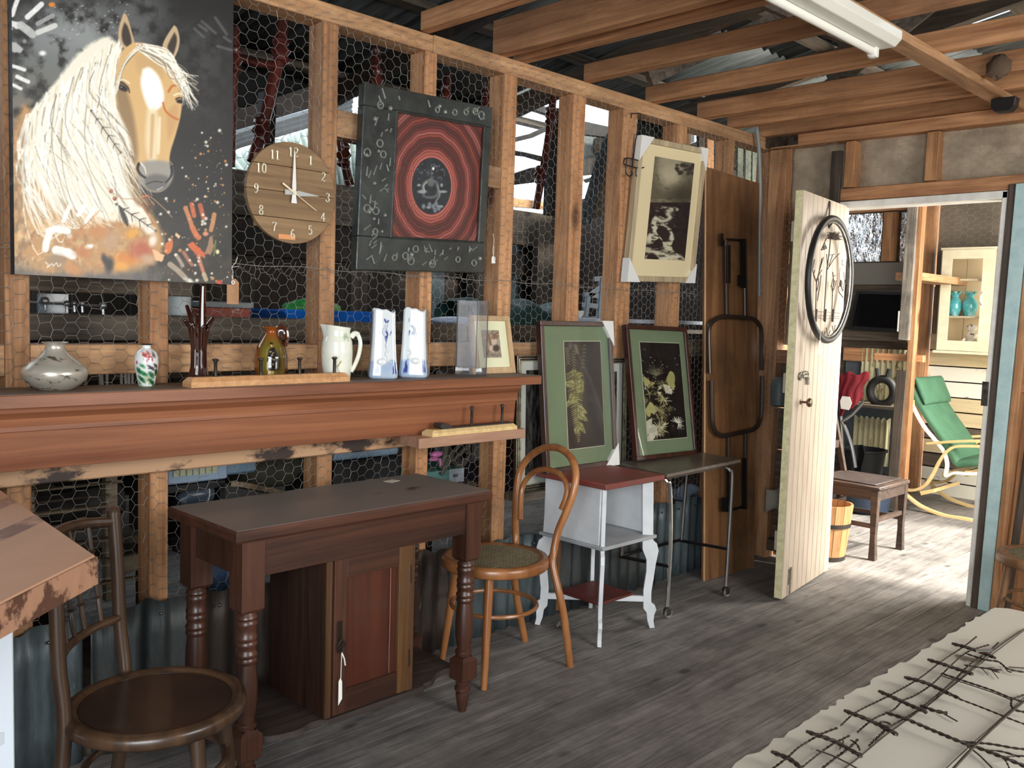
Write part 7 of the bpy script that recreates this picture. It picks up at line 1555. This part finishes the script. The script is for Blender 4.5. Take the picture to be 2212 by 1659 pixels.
# ================================================================ the lean-to shed seen through the wire
sw_ = thing('wall_shed', kind='structure')
mb = None; rs = random.Random(21); y = -.8; k = 0
while y < 9.2:
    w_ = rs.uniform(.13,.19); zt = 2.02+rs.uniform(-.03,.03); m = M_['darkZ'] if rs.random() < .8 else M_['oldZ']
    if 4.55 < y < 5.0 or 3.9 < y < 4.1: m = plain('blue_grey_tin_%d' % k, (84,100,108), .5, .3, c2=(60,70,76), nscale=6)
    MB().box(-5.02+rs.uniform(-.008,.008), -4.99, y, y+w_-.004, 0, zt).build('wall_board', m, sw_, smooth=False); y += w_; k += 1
MB().box(-4.98, -4.92, -.8, 9.2, 1.93, 2.19).build('wall_beam', M_['oldY'], sw_, bevel=.004); MB().box(-4.98, -4.93, -.8, 9.2, 1.70, 1.86).build('wall_beam', M_['darkZ'], sw_, bevel=.004)
MB().box(-5.0, -2.92, -.85, -.8, 0, 2.9).build('light_block_lining', M_['darkZ'], sw_, smooth=False)  # unseen end wall added to keep the shed dark
for y in (2.2, 4.4): MB().box(-4.92, -4.83, y, y+.09, 0, 2.6).build('post', M_['oldZ'], sw_, bevel=.004)
# shelving frame carrying the clutter, just behind the wire
fr2 = thing('shed_shelving', 'rough grey timber shelf frame in the lean-to, behind the horse painting and mantel', 'shelving', (-3.6, 2.0, 0))
MB().box(-3.34, -3.30, -.6, 2.09, 1.262, 1.354).build('front_board', M_['oldY'], fr2, world=True, bevel=.004)
MB().box(-4.0, -3.345, -.6, 2.95, 1.31, 1.335).build('shelf_board', M_['oldY'], fr2, world=True); MB().box(-3.34,-3.30,2.10,3.9,1.262,1.345).build('front_board', M_['oldY'], fr2, world=True, bevel=.004)
MB().box(-4.2, -3.345, 2.955, 5.2, 1.31, 1.335).build('shelf_board', M_['oldY'], fr2, world=True)
MB().box(-3.33, -3.29, -.6, 1.55, 1.428, 1.50).build('upper_board', M_['oldY'], fr2, world=True, bevel=.004)
MB().tube([(-3.27,-.6,1.252), (-3.27,4.4,1.252)], .006, 8).build('pipe', M_['steel'], fr2, world=True)
MB().box(-3.36,-3.31,-.6,4.4,1.12,1.20).build('lower_board', M_['oldY'], fr2, world=True)
for y in (.3, 1.5, 2.98, 4.3): MB().box(-3.70, -3.64, y, y+.07, 0, 1.31).build('upright', M_['oldZ'], fr2, world=True)
for y in (1.2,2.4,3.6): MB().box(-4.1, -4.03, y, y+.07, 0, 1.31).build('upright', M_['darkZ'], fr2, world=True)
MB().box(-4.1, -3.36, -.5, 4.4, .50, .525).build('shelf_board', M_['oldY'], fr2, world=True)
Q = lambda x, y, X: on(x, y, 0, X)
SH = 1.336
# metal rail with ball ends
t = thing('bed_rail', 'silver metal rail with round knobs lying along the shelf board behind the wire', 'rail', Q(45,655,-3.25))
sv = plain('dull_silver', (150,154,156), .35, .8); MB().tube([Q(30,651,-3.27), Q(228,661,-3.27)], .0042, 8).build('rod', sv, t, world=True)
for x, y, r in ((46,652,.011),(97,650,.014),(144,656,.011),(160,655,.010),(177,656,.010),(222,660,.014)):
    p = Q(x, y, -3.262); MB().ball(p, r, 10).tube([p, Q(x+1, y+19, -3.262)], .0052, 8).build('knob', sv, t, world=True)
o = MB().box(-3.45,-3.44,Q(80,650,-3.44).y,Q(148,650,-3.44).y,SH+.001,Q(100,634,-3.44).z).build('blue_glass_pane', plain('blue_grey_glass', (96,120,140), .15, c2=(60,74,90), nscale=10), None); tag(o, 'blue grey pane standing behind the silver bed rail', 'pane')
# white bars of a cot below
t = thing('cot_side', 'white painted bars of a cot side showing under the shelf, behind the silver pot', 'cot side', Q(200,820,-3.2))
for x in (52,185,218,231,262,271,278,286): MB().tube([Q(x,800,-3.22), Q(x+1,850,-3.22)+Vector((0,0,-.25))], .0048 if x != 218 else .008, 8).build('bar', M_['white'], t, world=True)
# containers, trays, tarp on the shelf
t = thing('plastic_container', 'flat clear plastic container with red contents and a lid on the shed shelf', 'container', Q(490,680,-3.6))
a = Q(438,680,-3.6); b = Q(542,680,-3.6); z2_ = Q(490,665,-3.6).z; z3_ = Q(490,652,-3.6).z
MB().box(-3.75,-3.6,a.y,b.y,SH,z2_).build('contents', plain('red_contents', (150,70,52), .5, c2=(180,170,160), nscale=30, lo=.6, hi=.65), t, world=True, bevel=.004); MB().box(-3.76,-3.59,a.y-.01,b.y+.01,z2_,z3_).build('lid', plain('clear_lid', (140,146,148), .25), t, world=True, bevel=.004)
t = thing('glass_bottle', 'clear glass bottle with a pale label beside the amber vase, behind the wire', 'bottle', Q(388,682,-3.5)); p = Q(388,682,-3.5); p.z = SH
MB().lathe([(.001,0),(.04,0),(.042,.01),(.042,.12),(.03,.15),(.016,.165),(.016,.19),(.02,.195),(.015,.2)], p, 20).build('body', plain('bottle_glass', (190,200,204), .05, trans=.6), t, world=True); MB().lathe([(.043,.02),(.043,.10)], p, 20, cap=False).build('label', plain('pale_label', (196,206,208), .6), t, world=True)
t = thing('blue_tray', 'bright blue plastic tray on the shed shelf behind the cream jug', 'tray', Q(720,685,-3.6)); a = Q(612,672,-3.55); b = Q(838,680,-3.55); zt2 = Q(620,671,-3.55).z; zr_ = SH
MB().add([(-3.95,a.y,zt2),(-3.55,a.y,zt2),(-3.55,b.y,zt2),(-3.95,b.y,zt2),(-3.93,a.y+.05,zr_),(-3.57,a.y+.05,zr_),(-3.57,b.y-.05,zr_),(-3.93,b.y-.05,zr_)],[(4,7,6,5)]+[(i,i+4,(i+1)%4+4,(i+1)%4) for i in range(4)]).build('body', plain('blue_plastic', (22,98,190), .35), t, world=True, smooth=False, solid=.004); MB().tube([(-3.95,a.y,zt2),(-3.55,a.y,zt2),(-3.55,b.y,zt2),(-3.95,b.y,zt2)], .007, 6, closed=True).build('rim', plain('blue_plastic_rim', (22,98,190), .35), t, world=True)
def lump(name, lab, cat, c, r, sc, m, seed=1, amp=.25):
    rs = random.Random(seed); mb = MB().ball((0,0,0), 1, 18); ph = [rs.uniform(0,6) for _ in range(6)]
    mb.v = [tuple(Vector((p[0]*sc[0], p[1]*sc[1], p[2]*sc[2]))*r*(1+amp*(.5*math.sin(p[0]*4+ph[0])+.5*math.sin(p[1]*5+ph[1])+.4*math.sin(p[2]*6+ph[2]+p[0]*3)))+Vector(c)) for p in mb.v]
    o = mb.build(name, m, None, ang=180); return tag(o, lab, cat)
gn = plain('green_net', (50,160,70), .6, c2=(30,100,50), nscale=40)
c_ = Q(652,662,-3.7); lump('green_net', 'bright green bundle in the left part of the blue tray', 'bundle', (-3.72, c_.y, SH+.05), .09, (.8,.9,.62), gn, 2)
c_ = Q(712,668,-3.72); lump('green_net', 'small yellow green bundle in the blue tray beside the stud', 'bundle', (-3.74, c_.y+.02, SH+.045), .07, (.8,.7,.62), plain('yellow_green_net', (100,160,80), .6), 3)
gc = plain('dark_green_tarp', (22,70,66), .7, c2=(14,46,44), nscale=9)
a = Q(985,655,-3.7); b = Q(1215,655,-3.7)
def tp(u, v):
    y = a.y+(b.y-a.y)*u; an = v*math.pi; h = .125+.02*math.sin(u*14)+.012*math.sin(u*33); return (-3.72-.17*math.cos(an)+.01*math.sin(u*25), y, SH+h*max(0, math.sin(an))**.5+.006*math.sin(u*40+v*6))
tag(MB().grid(tp, 60, 20).build('tarpaulin', gc, None, ang=180), 'folded dark green tarpaulin on the shed shelf behind the clear glass vase', 'tarpaulin')
o = MB().ball((0,0,0), 1, 18); c_ = Q(985,688,-3.5); o.v = [(-3.5+p[0]*.08, c_.y+p[1]*.17, SH+.022+p[2]*.022) for p in o.v]; tag(o.build('pale_lid', plain('pale_blue_plastic', (176,196,222), .4), None), 'pale blue oval lid on the shelf end beside the glass vase', 'lid')
# grey step ladder and cups at the right end
t = thing('step_ladder', 'small grey painted step ladder standing on the shelf in the shed', 'ladder', (-3.8,4.5,SH)); gp = plain('grey_blue_paint', (136,150,160), .6)
L_ = lambda x, y: on(x, y, 0, -3.8)
for a, b, w_ in (((1262,705),(1270,640),.03),((1292,705),(1300,600),.035)): MB().beam(L_(*a), L_(*b), w_, .025, (1,0,0)).build('stile', gp, t, world=True)
for a, b in (((1283,603),(1315,600)),((1262,636),(1300,640)),((1258,658),(1298,662)),((1272,640),(1296,622)),((1262,690),(1296,688))): MB().beam(L_(*a), L_(*b), .03, .012, (1,0,0)).build('tread', gp, t, world=True)
t = thing('funnel', 'small white plastic funnel behind the wire above the fern picture', 'funnel', Q(1253,690,-3.4)); p = Q(1253,672,-3.4); MB().lathe([(.004,-.07),(.006,-.04),(.02,-.02),(.024,0),(.02,.002)], p, 16).build('body', M_['white'], t, world=True)
o = MB().box(-3.75,-3.25,Q(1288,694,-3.25).y,Q(1570,694,-3.25).y,Q(1400,699,-3.25).z,Q(1400,691,-3.25).z).build('white_shelf', plain('white_shelf', (196,206,220), .5), None, bevel=.003); tag(o, 'thin white shelf board behind the top edges of the green mounted pictures', 'shelf')
MB().box(-3.72,-3.68,4.0,5.0,0,1.38).build('upright', M_['darkZ'], fr2, world=True) if False else None
o = MB().box(-3.4,-3.37,Q(935,763,-3.38).y,Q(992,763,-3.38).y,1.19,1.21).build('white_strip', M_['white'], None); tag(o, 'short white strip behind the wire left of the glass vase', 'strip')
# ---- lower shelf clutter
t = thing('pallet_crate', 'stacked grey wooden slats of an old crate behind the dark chair', 'crate', (-3.5,1.1,.52)); cwz = wood('crate_slat', (92,80,64), (150,134,108), 'Y', dirt=.3)
for (x0, x1, y0, y1) in ((50,268,1043,1062),(60,238,1070,1090),(60,232,1097,1112),(150,240,1138,1152),(120,250,1165,1180),(230,315,1195,1245),(180,312,1248,1268),(0,120,1050,1062)):
    p = Q(x0, y1, -3.15); q = Q(x1, y0, -3.15); MB().box(-3.18,-3.15,p.y,q.y,min(p.z,q.z),max(p.z,q.z)).build('slat', cwz, t, world=True, bevel=.003)
for x in (240, 60): p = Q(x,1100,-3.19); MB().box(-3.22,-3.185,p.y-.02,p.y+.02,.35,.81).build('upright', cwz, t, world=True)
t = thing('rolled_mat', 'dark rolled mat at the back of the crate', 'roll', (-3.5,1.2,.6)); MB().tube([(-3.42,.95,.64), (-3.42,1.33,.66)], .055, 18).build('roll', plain('dark_roll', (48,46,44), .8), t, world=True)
t = thing('toy_keyboard', 'pale blue toy keyboard with cream keys lying on a box behind the wire', 'keyboard', (-3.3,1.55,.75)); lb = plain('pale_blue_grey_plastic', (158,182,206), .45)
a = Q(362,1035,-3.2); b = Q(492,1018,-3.2); 
MB().box(-3.32,-3.2,a.y,b.y,.735,.80).build('case', lb, t, world=True, bevel=.006)
ck_ = plain('cream_keys', (206,208,168), .5)
for i in range(7): yk = a.y+.02+i*(b.y-a.y-.06)/7.; MB().box(-3.199,-3.194,yk,yk+(b.y-a.y-.06)/7.-.006,.765,.798).build('key', ck_, t, world=True)
o = MB().box(-3.50,-3.26,Q(470,1000,-3.26).y,Q(556,1000,-3.26).y,.735,.90).build('storage_box', plain('pale_blue_box', (130,160,184), .5), None, bevel=.01); tag(o, 'pale blue plastic storage box right of the toy keyboard', 'box')
t = thing('black_case', 'open black box under the toy keyboard, holding a hair dryer', 'box', (-3.3,1.5,.53)); bb = plain('black_case', (22,23,26), .5); a = Q(350,1050,-3.2); b = Q(486,1050,-3.2)
MB().box(-3.5,-3.2,a.y,b.y,.705,.73).box(-3.5,-3.48,a.y,b.y,.53,.705).box(-3.48,-3.2,b.y-.02,b.y,.53,.705).box(-3.48,-3.2,a.y,a.y+.02,.53,.705).box(-3.48,-3.2,a.y+.02,b.y-.02,.527,.54).build('shell', bb, t, world=True, smooth=False)
t = thing('hair_dryer', 'grey blue hair dryer lying in the black box beside the side table', 'hair dryer', Q(420,1075,-3.22)); hd = plain('slate_plastic', (70,82,96), .3)
MB().tube([Q(385,1082,-3.24), Q(405,1072,-3.24), Q(440,1066,-3.24), Q(455,1066,-3.24)], [.02,.036,.04,.034], 14).build('barrel', hd, t, world=True); MB().tube([Q(441,1066,-3.24), Q(443,1066,-3.24)], .042, 14).build('ring', cardw, t, world=True)
kh = plain('khaki_canvas', (70,68,54), .85, c2=(54,52,42), nscale=10, bump=.3)
c_ = Q(610,1010,-3.45); lump('khaki_bag', 'slumped khaki canvas bag behind the wire at the back of the side table', 'bag', (-3.5, c_.y-.06, .70), .15, (.8,1.15,.62), kh, 5, .18)
t = thing('plank', 'loose grey plank lying across behind the side table', 'plank', Q(560,1060,-3.2)); MB().beam(Q(512,1046,-3.1), Q(600,1064,-3.3), .05, .02).build('board', cwz, t, world=True)
t = thing('large_case', 'large pale blue case with a black base in the shed behind the side table', 'case', (-3.4,2.3,.65)); a = Q(722,960,-3.2); b = Q(865,960,-3.2)
MB().box(-3.6,-3.2,a.y,b.y,.755,.90).build('lid', plain('pale_blue_case', (148,176,200), .45), t, world=True, bevel=.02, seg=3); MB().box(-3.6,-3.195,a.y,b.y,.56,.752).build('base', bb, t, world=True, bevel=.01)
t = thing('pink_clip', 'small pink plastic toy hanging near the small shelf', 'toy', Q(940,985,-3.1)); pk = plain('pink_plastic', (226,130,196), .4)
MB().ball((0,0,0), 1, 12).xf(Matrix.Translation(Q(942,981,-3.12)) @ Matrix.Diagonal((.02,.036,.014,1))).build('upper', pk, t, world=True); MB().ball((0,0,0), 1, 12).xf(Matrix.Translation(Q(936,992,-3.12)) @ Matrix.Diagonal((.02,.030,.009,1))).build('lower', pk, t, world=True); MB().tube([Q(950,990,-3.12), Q(951,1006,-3.12)], .006, 6).build('tail', pk, t, world=True)
t = thing('strap_bundle', 'grey webbing straps hanging beside the pink toy', 'straps', Q(980,990,-3.15)); gs = plain('grey_webbing', (104,100,86), .85)
for pts in ([(992,962),(975,985),(955,1025)],[(1015,960),(985,990),(985,1002),(1000,1004),(1012,985),(1008,975)],[(965,965),(960,990),(950,1010)]):
    C_ = bez([Q(x, y, -3.13) for x, y in pts], 6); mb = MB()
    for i in range(len(C_)-1): mb.beam(C_[i], C_[i+1]+(C_[i+1]-C_[i])*.1, .003, .022, (0,.6,.8))
    mb.build('strap', gs, t, world=True, smooth=False)
t = thing('teal_carton', 'teal cardboard carton with a white barcode label on its end', 'carton', Q(965,1030,-3.15)); a = Q(925,1030,-3.14); b = Q(1003,1030,-3.14); zc1, zc0 = Q(1000,1011,-3.14).z, Q(1000,1040,-3.14).z; ym = Q(972,1030,-3.14).y
MB().box(-3.4,-3.145,a.y,b.y,zc0,zc1).build('carton', plain('teal_card', (96,150,146), .7), t, world=True, bevel=.002); MB().box(-3.1448,-3.143,ym,b.y,zc0,zc1).build('label', plain('label_white', (206,218,226), .6), t, world=True)
mb = MB(); rs = random.Random(2); yy = ym+.022
while yy < b.y-.04: w_ = rs.uniform(.0012,.004); mb.box(-3.1428,-3.142,yy,yy+w_,zc0+.025,zc1-.025); yy += w_+rs.uniform(.0015,.003)
mb.build('barcode', M_['black'], t, world=True)
MB().box(-3.5,-3.1,a.y-.03,b.y+.05,.50,zc0-.001).build('carton_stand', M_['oldY'], fr2, world=True)
bt = plain('blue_tarp', (104,134,168), .7, c2=(70,92,120), nscale=8)
tag(MB().grid(lambda u, v: Q(436+u*60, 1205+v*100-30*u*(1-v), -3.0)+Vector((-.08*math.sin(u*3)-.02*math.sin(v*9),0,0)), 16, 14).build('blue_sheet', bt, None, solid=.01), 'crumpled blue plastic sheet behind the wire between the side table legs', 'sheet')
tag(MB().grid(lambda u, v: Q(1452+u*66, 1052+v*22+6*math.sin(u*8), -2.98)+Vector((-.03*math.sin(u*5+v*3),0,0)), 16, 8).build('blue_rag', plain('pale_blue_rag', (140,158,180), .85), None, solid=.01), 'pale blue rag above the corrugated sheet behind the trolley', 'rag')
o = MB().box(-3.05,-3.02,Q(1486,1040,-3.03).y,Q(1508,1040,-3.03).y,.50,.60).build('white_block', M_['white'], None); tag(o, 'white block behind the wire above the pale blue rag', 'block')
for y0, z0, z1, m in ((2.95,.50,.62,'plum_box'),(3.3,.62,.72,'brown_box')):
    o = MB().box(-3.5,-3.1,y0,y0+.5,z0,z1).build('storage_box', plain(m, (52,48,60) if m[0] == 'p' else (84,50,34), .6), None, bevel=.005); tag(o, ('dark plum' if m[0] == 'p' else 'dark brown')+' box on the lower shed shelf behind the cabinet', 'box')
# ---- tall red-brown turned poles
rdp = plain('red_brown_paint', (92,34,26), .3, c2=(60,24,20), nscale=10, coat=.4)
def pole(lab, pts, r0, X, knobs=()):
    t = thing('red_pole', lab, 'pole', Q(*pts[0], X)); P_ = [Q(x, y, X) for x, y in pts]; MB().tube(bez(P_, 5), r0, 12).build('shaft', rdp, t, world=True)
    for i, (x, y) in enumerate(knobs):
        p = Q(x, y, X); MB().lathe([(r0,-.05),(r0*1.5,-.04),(r0*1.5,-.028),(r0*1.1,-.02),(r0*1.75,0),(r0*1.1,.02),(r0*1.4,.03),(r0*1.4,.042),(r0,.05)], p, 14).build('turned_collar', rdp, t, world=True)
    return t
pole('thick red brown turned pole leaning beside the round clock', [(615,20),(604,110),(590,180),(568,270),(546,350)], .024, -3.3, [(606,110),(566,283)])
pole('red brown pole at the right edge of the horse canvas', [(508,60),(505,150),(500,260),(498,360)], .018, -3.25, [(506,130)])
t = thing('red_crossbar', 'short red brown crossbar between the two leaning poles', 'bar', Q(540,130,-3.28)); MB().tube([Q(498,118,-3.27), Q(545,135,-3.27), Q(592,142,-3.27)], .014, 10).build('bar', rdp, t, world=True)
pole('red brown pole end above the top left of the dark grey frame', [(811,115),(813,150),(815,250),(812,330)], .016, -3.4, [(812,128),(815,172)])
pole('red brown pole end above the middle of the dark grey frame', [(969,160),(965,190),(958,240),(955,300)], .017, -3.4, [(963,205)])
pole('red brown pole end above the right of the dark grey frame', [(1049,178),(1050,210),(1050,300)], .014, -3.5, [(1050,215)])
pole('long red brown pole crossing the bright gap in the shed', [(1196,195),(1190,260),(1176,350),(1158,450)], .022, -3.6, [(1190,250),(1167,378)])
pole('red brown pole behind the left edge of the dark grey frame', [(733,270),(740,330),(757,400)], .02, -3.4, [(742,335)])
# black posts
def post2(lab, pts, w_, X, m=None):
    o = MB().beam(Q(*pts[0], X), Q(*pts[1], X), w_, w_, (1,0,0)).build('dark_post', m or M_['darkZ'], None, bevel=.004); tag(o, lab, 'post')
bkw = wood('charred_post', (18,17,17), (40,38,36), 'Z', dirt=.2)
post2('black square post in the bright gap, between two studs', [(1197,235),(1189,465)], .07, -3.9, bkw); post2('black square post behind the leaning pole left of the clock', [(578,200),(572,350)], .06, -3.6, bkw)
# raking beam, gutter and the neighbouring roof
def quad(name, pts, X, th, m, lab=None, cat=None, parent=None):
    P_ = [Q(x, y, X) for x, y in pts]; n = len(P_); mb = MB(); mb.add(P_+[p-Vector((th,0,0)) for p in P_], [tuple(range(n)), tuple(reversed(range(n,2*n)))]+[(i, i+n, (i+1)%n+n, (i+1)%n) for i in range(n)])
    o = mb.build(name, m, parent, smooth=False, world=parent is not None)
    if lab: tag(o, lab, cat)
    return o
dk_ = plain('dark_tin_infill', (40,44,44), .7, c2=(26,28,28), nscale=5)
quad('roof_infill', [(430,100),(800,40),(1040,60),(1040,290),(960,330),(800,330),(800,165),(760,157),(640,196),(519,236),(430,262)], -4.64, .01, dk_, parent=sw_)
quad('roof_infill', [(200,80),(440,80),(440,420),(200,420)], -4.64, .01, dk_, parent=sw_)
gb = plain('grey_fascia', (128,122,118), .6, c2=(104,100,96), nscale=6)
quad('raking_beam', [(440,302),(440,256),(519,236),(640,196),(760,157),(800,165),(800,196),(785,200),(640,243),(517,279)], -4.6, .05, gb, 'grey raking roof beam seen between the horse canvas and dark grey frame', 'beam')
t = thing('gutter', 'white gutter under the grey raking beam', 'gutter', Q(600,270,-4.7))
wg = plain('white_gutter', (214,224,230), .4)
for (o0, r_) in ((4,.028),(16,.022),(28,.022)): MB().tube([Q(440,316+o0,-4.75), Q(517,283+o0,-4.75), Q(695,232+o0,-4.75), Q(757,212+o0,-4.75)], r_, 8).build('roll', wg, t, world=True)
nr = thing('neighbouring_roof', 'grey green corrugated roof slope outside the shed, beyond the raking beam', 'roof', Q(640,310,-6.4))
mb = MB(); A0, A1, B0, B1 = Q(430,360,-5.6), Q(790,235,-5.6), Q(520,440,-5.2), Q(800,430,-5.2); n = 150
mb.grid(lambda u, v: (A0+(A1-A0)*u)*(1-v)+(B0+(B1-B0)*u)*v+Vector((.02*math.sin(u*2*math.pi*26),0,.02*math.sin(u*2*math.pi*26))), n, 3); mb.build('sheeting', plain('grey_green_iron', (150,164,158), .5, c2=(116,128,122), nscale=4), nr, world=True, solid=.002)
# dark rafters and battens across the bright gap
quad('dark_rafter', [(1110,222),(1200,252),(1240,262),(1240,250),(1200,238),(1110,206)], -4.3, .05, bkw, 'dark rafter crossing the top of the bright gap', 'rafter')
for lab, pts in (('uppermost of the thin battens in the bright gap', [(1108,298),(1150,288),(1185,272),(1185,282),(1150,298),(1108,308)]),('middle of the thin battens in the bright gap', [(1108,334),(1140,338),(1180,350),(1180,340),(1140,330),(1108,324)]),('lowest of the thin battens in the bright gap', [(1108,376),(1150,362),(1200,356),(1200,385),(1150,395),(1108,400)])):
    quad('dark_batten', pts, -4.2, .03, bkw, lab+', behind the wire', 'batten')
quad('dark_beam', [(1262,262),(1345,280),(1345,300),(1262,290)], -4.2, .05, bkw, 'short dark beam right of the bright gap', 'beam'); quad('dark_beam', [(1255,345),(1340,330),(1340,372),(1255,380)], -4.3, .05, bkw, 'dark beam below the grey panel right of the bright gap', 'beam')
quad('metal_sheet', [(1262,292),(1345,300),(1345,335),(1262,345)], -4.35, .01, plain('slate_tin', (88,96,96), .6), 'slate grey tin panel between two dark beams', 'panel')
# upper roof piece covering the sky left of the gap and far end lining
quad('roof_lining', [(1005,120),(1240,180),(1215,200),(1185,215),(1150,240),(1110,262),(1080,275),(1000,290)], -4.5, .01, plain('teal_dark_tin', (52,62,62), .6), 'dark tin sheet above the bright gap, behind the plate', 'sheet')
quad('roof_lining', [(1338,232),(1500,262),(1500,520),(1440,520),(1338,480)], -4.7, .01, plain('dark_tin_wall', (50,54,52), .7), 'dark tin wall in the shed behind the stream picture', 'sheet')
# warped grey tin sheet leaning
def wt(u, v):
    y = 235+v*250; xc = np.interp(y, [235,260,300,350,400,485], [1340,1336,1318,1300,1286,1262]); w_ = np.interp(y, [235,260,300,485], [6,14,26,32]); return Q(xc+(u-.5)*w_, y, -3.5)+Vector((.02*math.sin(u*12),0,0))
tag(MB().grid(wt, 24, 20).build('warped_sheet', plain('grey_blue_tin', (104,116,120), .45, .3, c2=(76,86,90), nscale=5), None, solid=.002), 'warped grey tin strip leaning in the shed beside the stream picture', 'sheet')
quad('timber_brace', [(1312,300),(1332,300),(1305,470),(1290,470)], -3.7, .04, M_['oldX'], 'pale grey timber brace leaning behind the warped tin strip', 'brace')
quad('timber_rail', [(1108,428),(1160,434),(1200,440),(1200,454),(1108,446)], -4.9, .04, M_['studY'], 'tan timber rail along the top of the dark shed wall', 'rail')
for i, (x, w_) in enumerate(((1478,14),(1510,12),(1528,14))):
    quad('upright_board', [(x,262+i*6),(x+w_,266+i*6),(x+w_,420),(x,420)], -3.3, .02, M_['stud'] if i != 1 else M_['oldZ'], ('pale','grey','tan')[i]+' upright board above the stream picture, behind the wire', 'board')
gtn = plain('green_grey_tin', (120,126,110), .5, c2=(88,94,82), nscale=5)
for i, x in enumerate((1594,1611,1626)): quad('tin_sheet', [(x,318+i*4),(x+12,322+i*4),(x+9,470),(x-2,470)], -3.25, .01, gtn, ('left','middle','right')[i]+' green grey tin strip above the folding table', 'sheet')
t = thing('hanging_frame', 'small dark framed glass hanging above the stream picture', 'frame', Q(1420,280,-3.0)); 
for a, b in (((1383,246),(1462,266)),((1462,266),(1460,318)),((1383,246),(1380,300))): MB().beam(Q(*a,-2.98), Q(*b,-2.98), .012, .02, (1,0,0)).build('bar', M_['steel'] if a[1] == 246 and b[1] == 266 else M_['black'], t, world=True)
quad('glass', [(1384,250),(1460,268),(1458,316),(1382,300)], -2.985, .002, plain('dim_glass', (40,46,42), .1), parent=t)
# lining added across the shed to stop far-room sun leaking in
MB().box(-5.0, -2.95, 5.3, 5.34, 0, 2.3).build('light_block_lining', M_['darkZ'], sw_, smooth=False)
# ================================================================ groups of like things
for o in list(bpy.data.objects):
    if o.parent is None and 'label' in o:
        l = o['label']; n = o.name.split('.')[0]
        g = {'swing_tag': 'paper price tags', 'bentwood_chair': 'bentwood chairs with round seats', 'peg_rack': 'racks of old spikes and bolts', 'turquoise_vase': 'turquoise vases in the glass cabinet', 'red_pole': 'red brown turned poles behind the wire', 'dark_batten': 'thin battens across the bright gap', 'green_net': 'green bundles in the blue tray', 'tin_sheet': 'tin strips above the folding table', 'upright_board': 'upright boards above the stream picture', 'framed_picture': 'gilt lined frames behind the green mounted pictures', 'dark_post': 'black posts in the shed', 'dark_beam': 'dark beams right of the bright gap'}.get(n)
        if n == 'vase' and 'swan' in l: g = 'blue and white swan vases'
        if n == 'framed_photograph' and 'green mount' in l: g = 'green mounted botanical photographs'
        if g: o['group'] = g
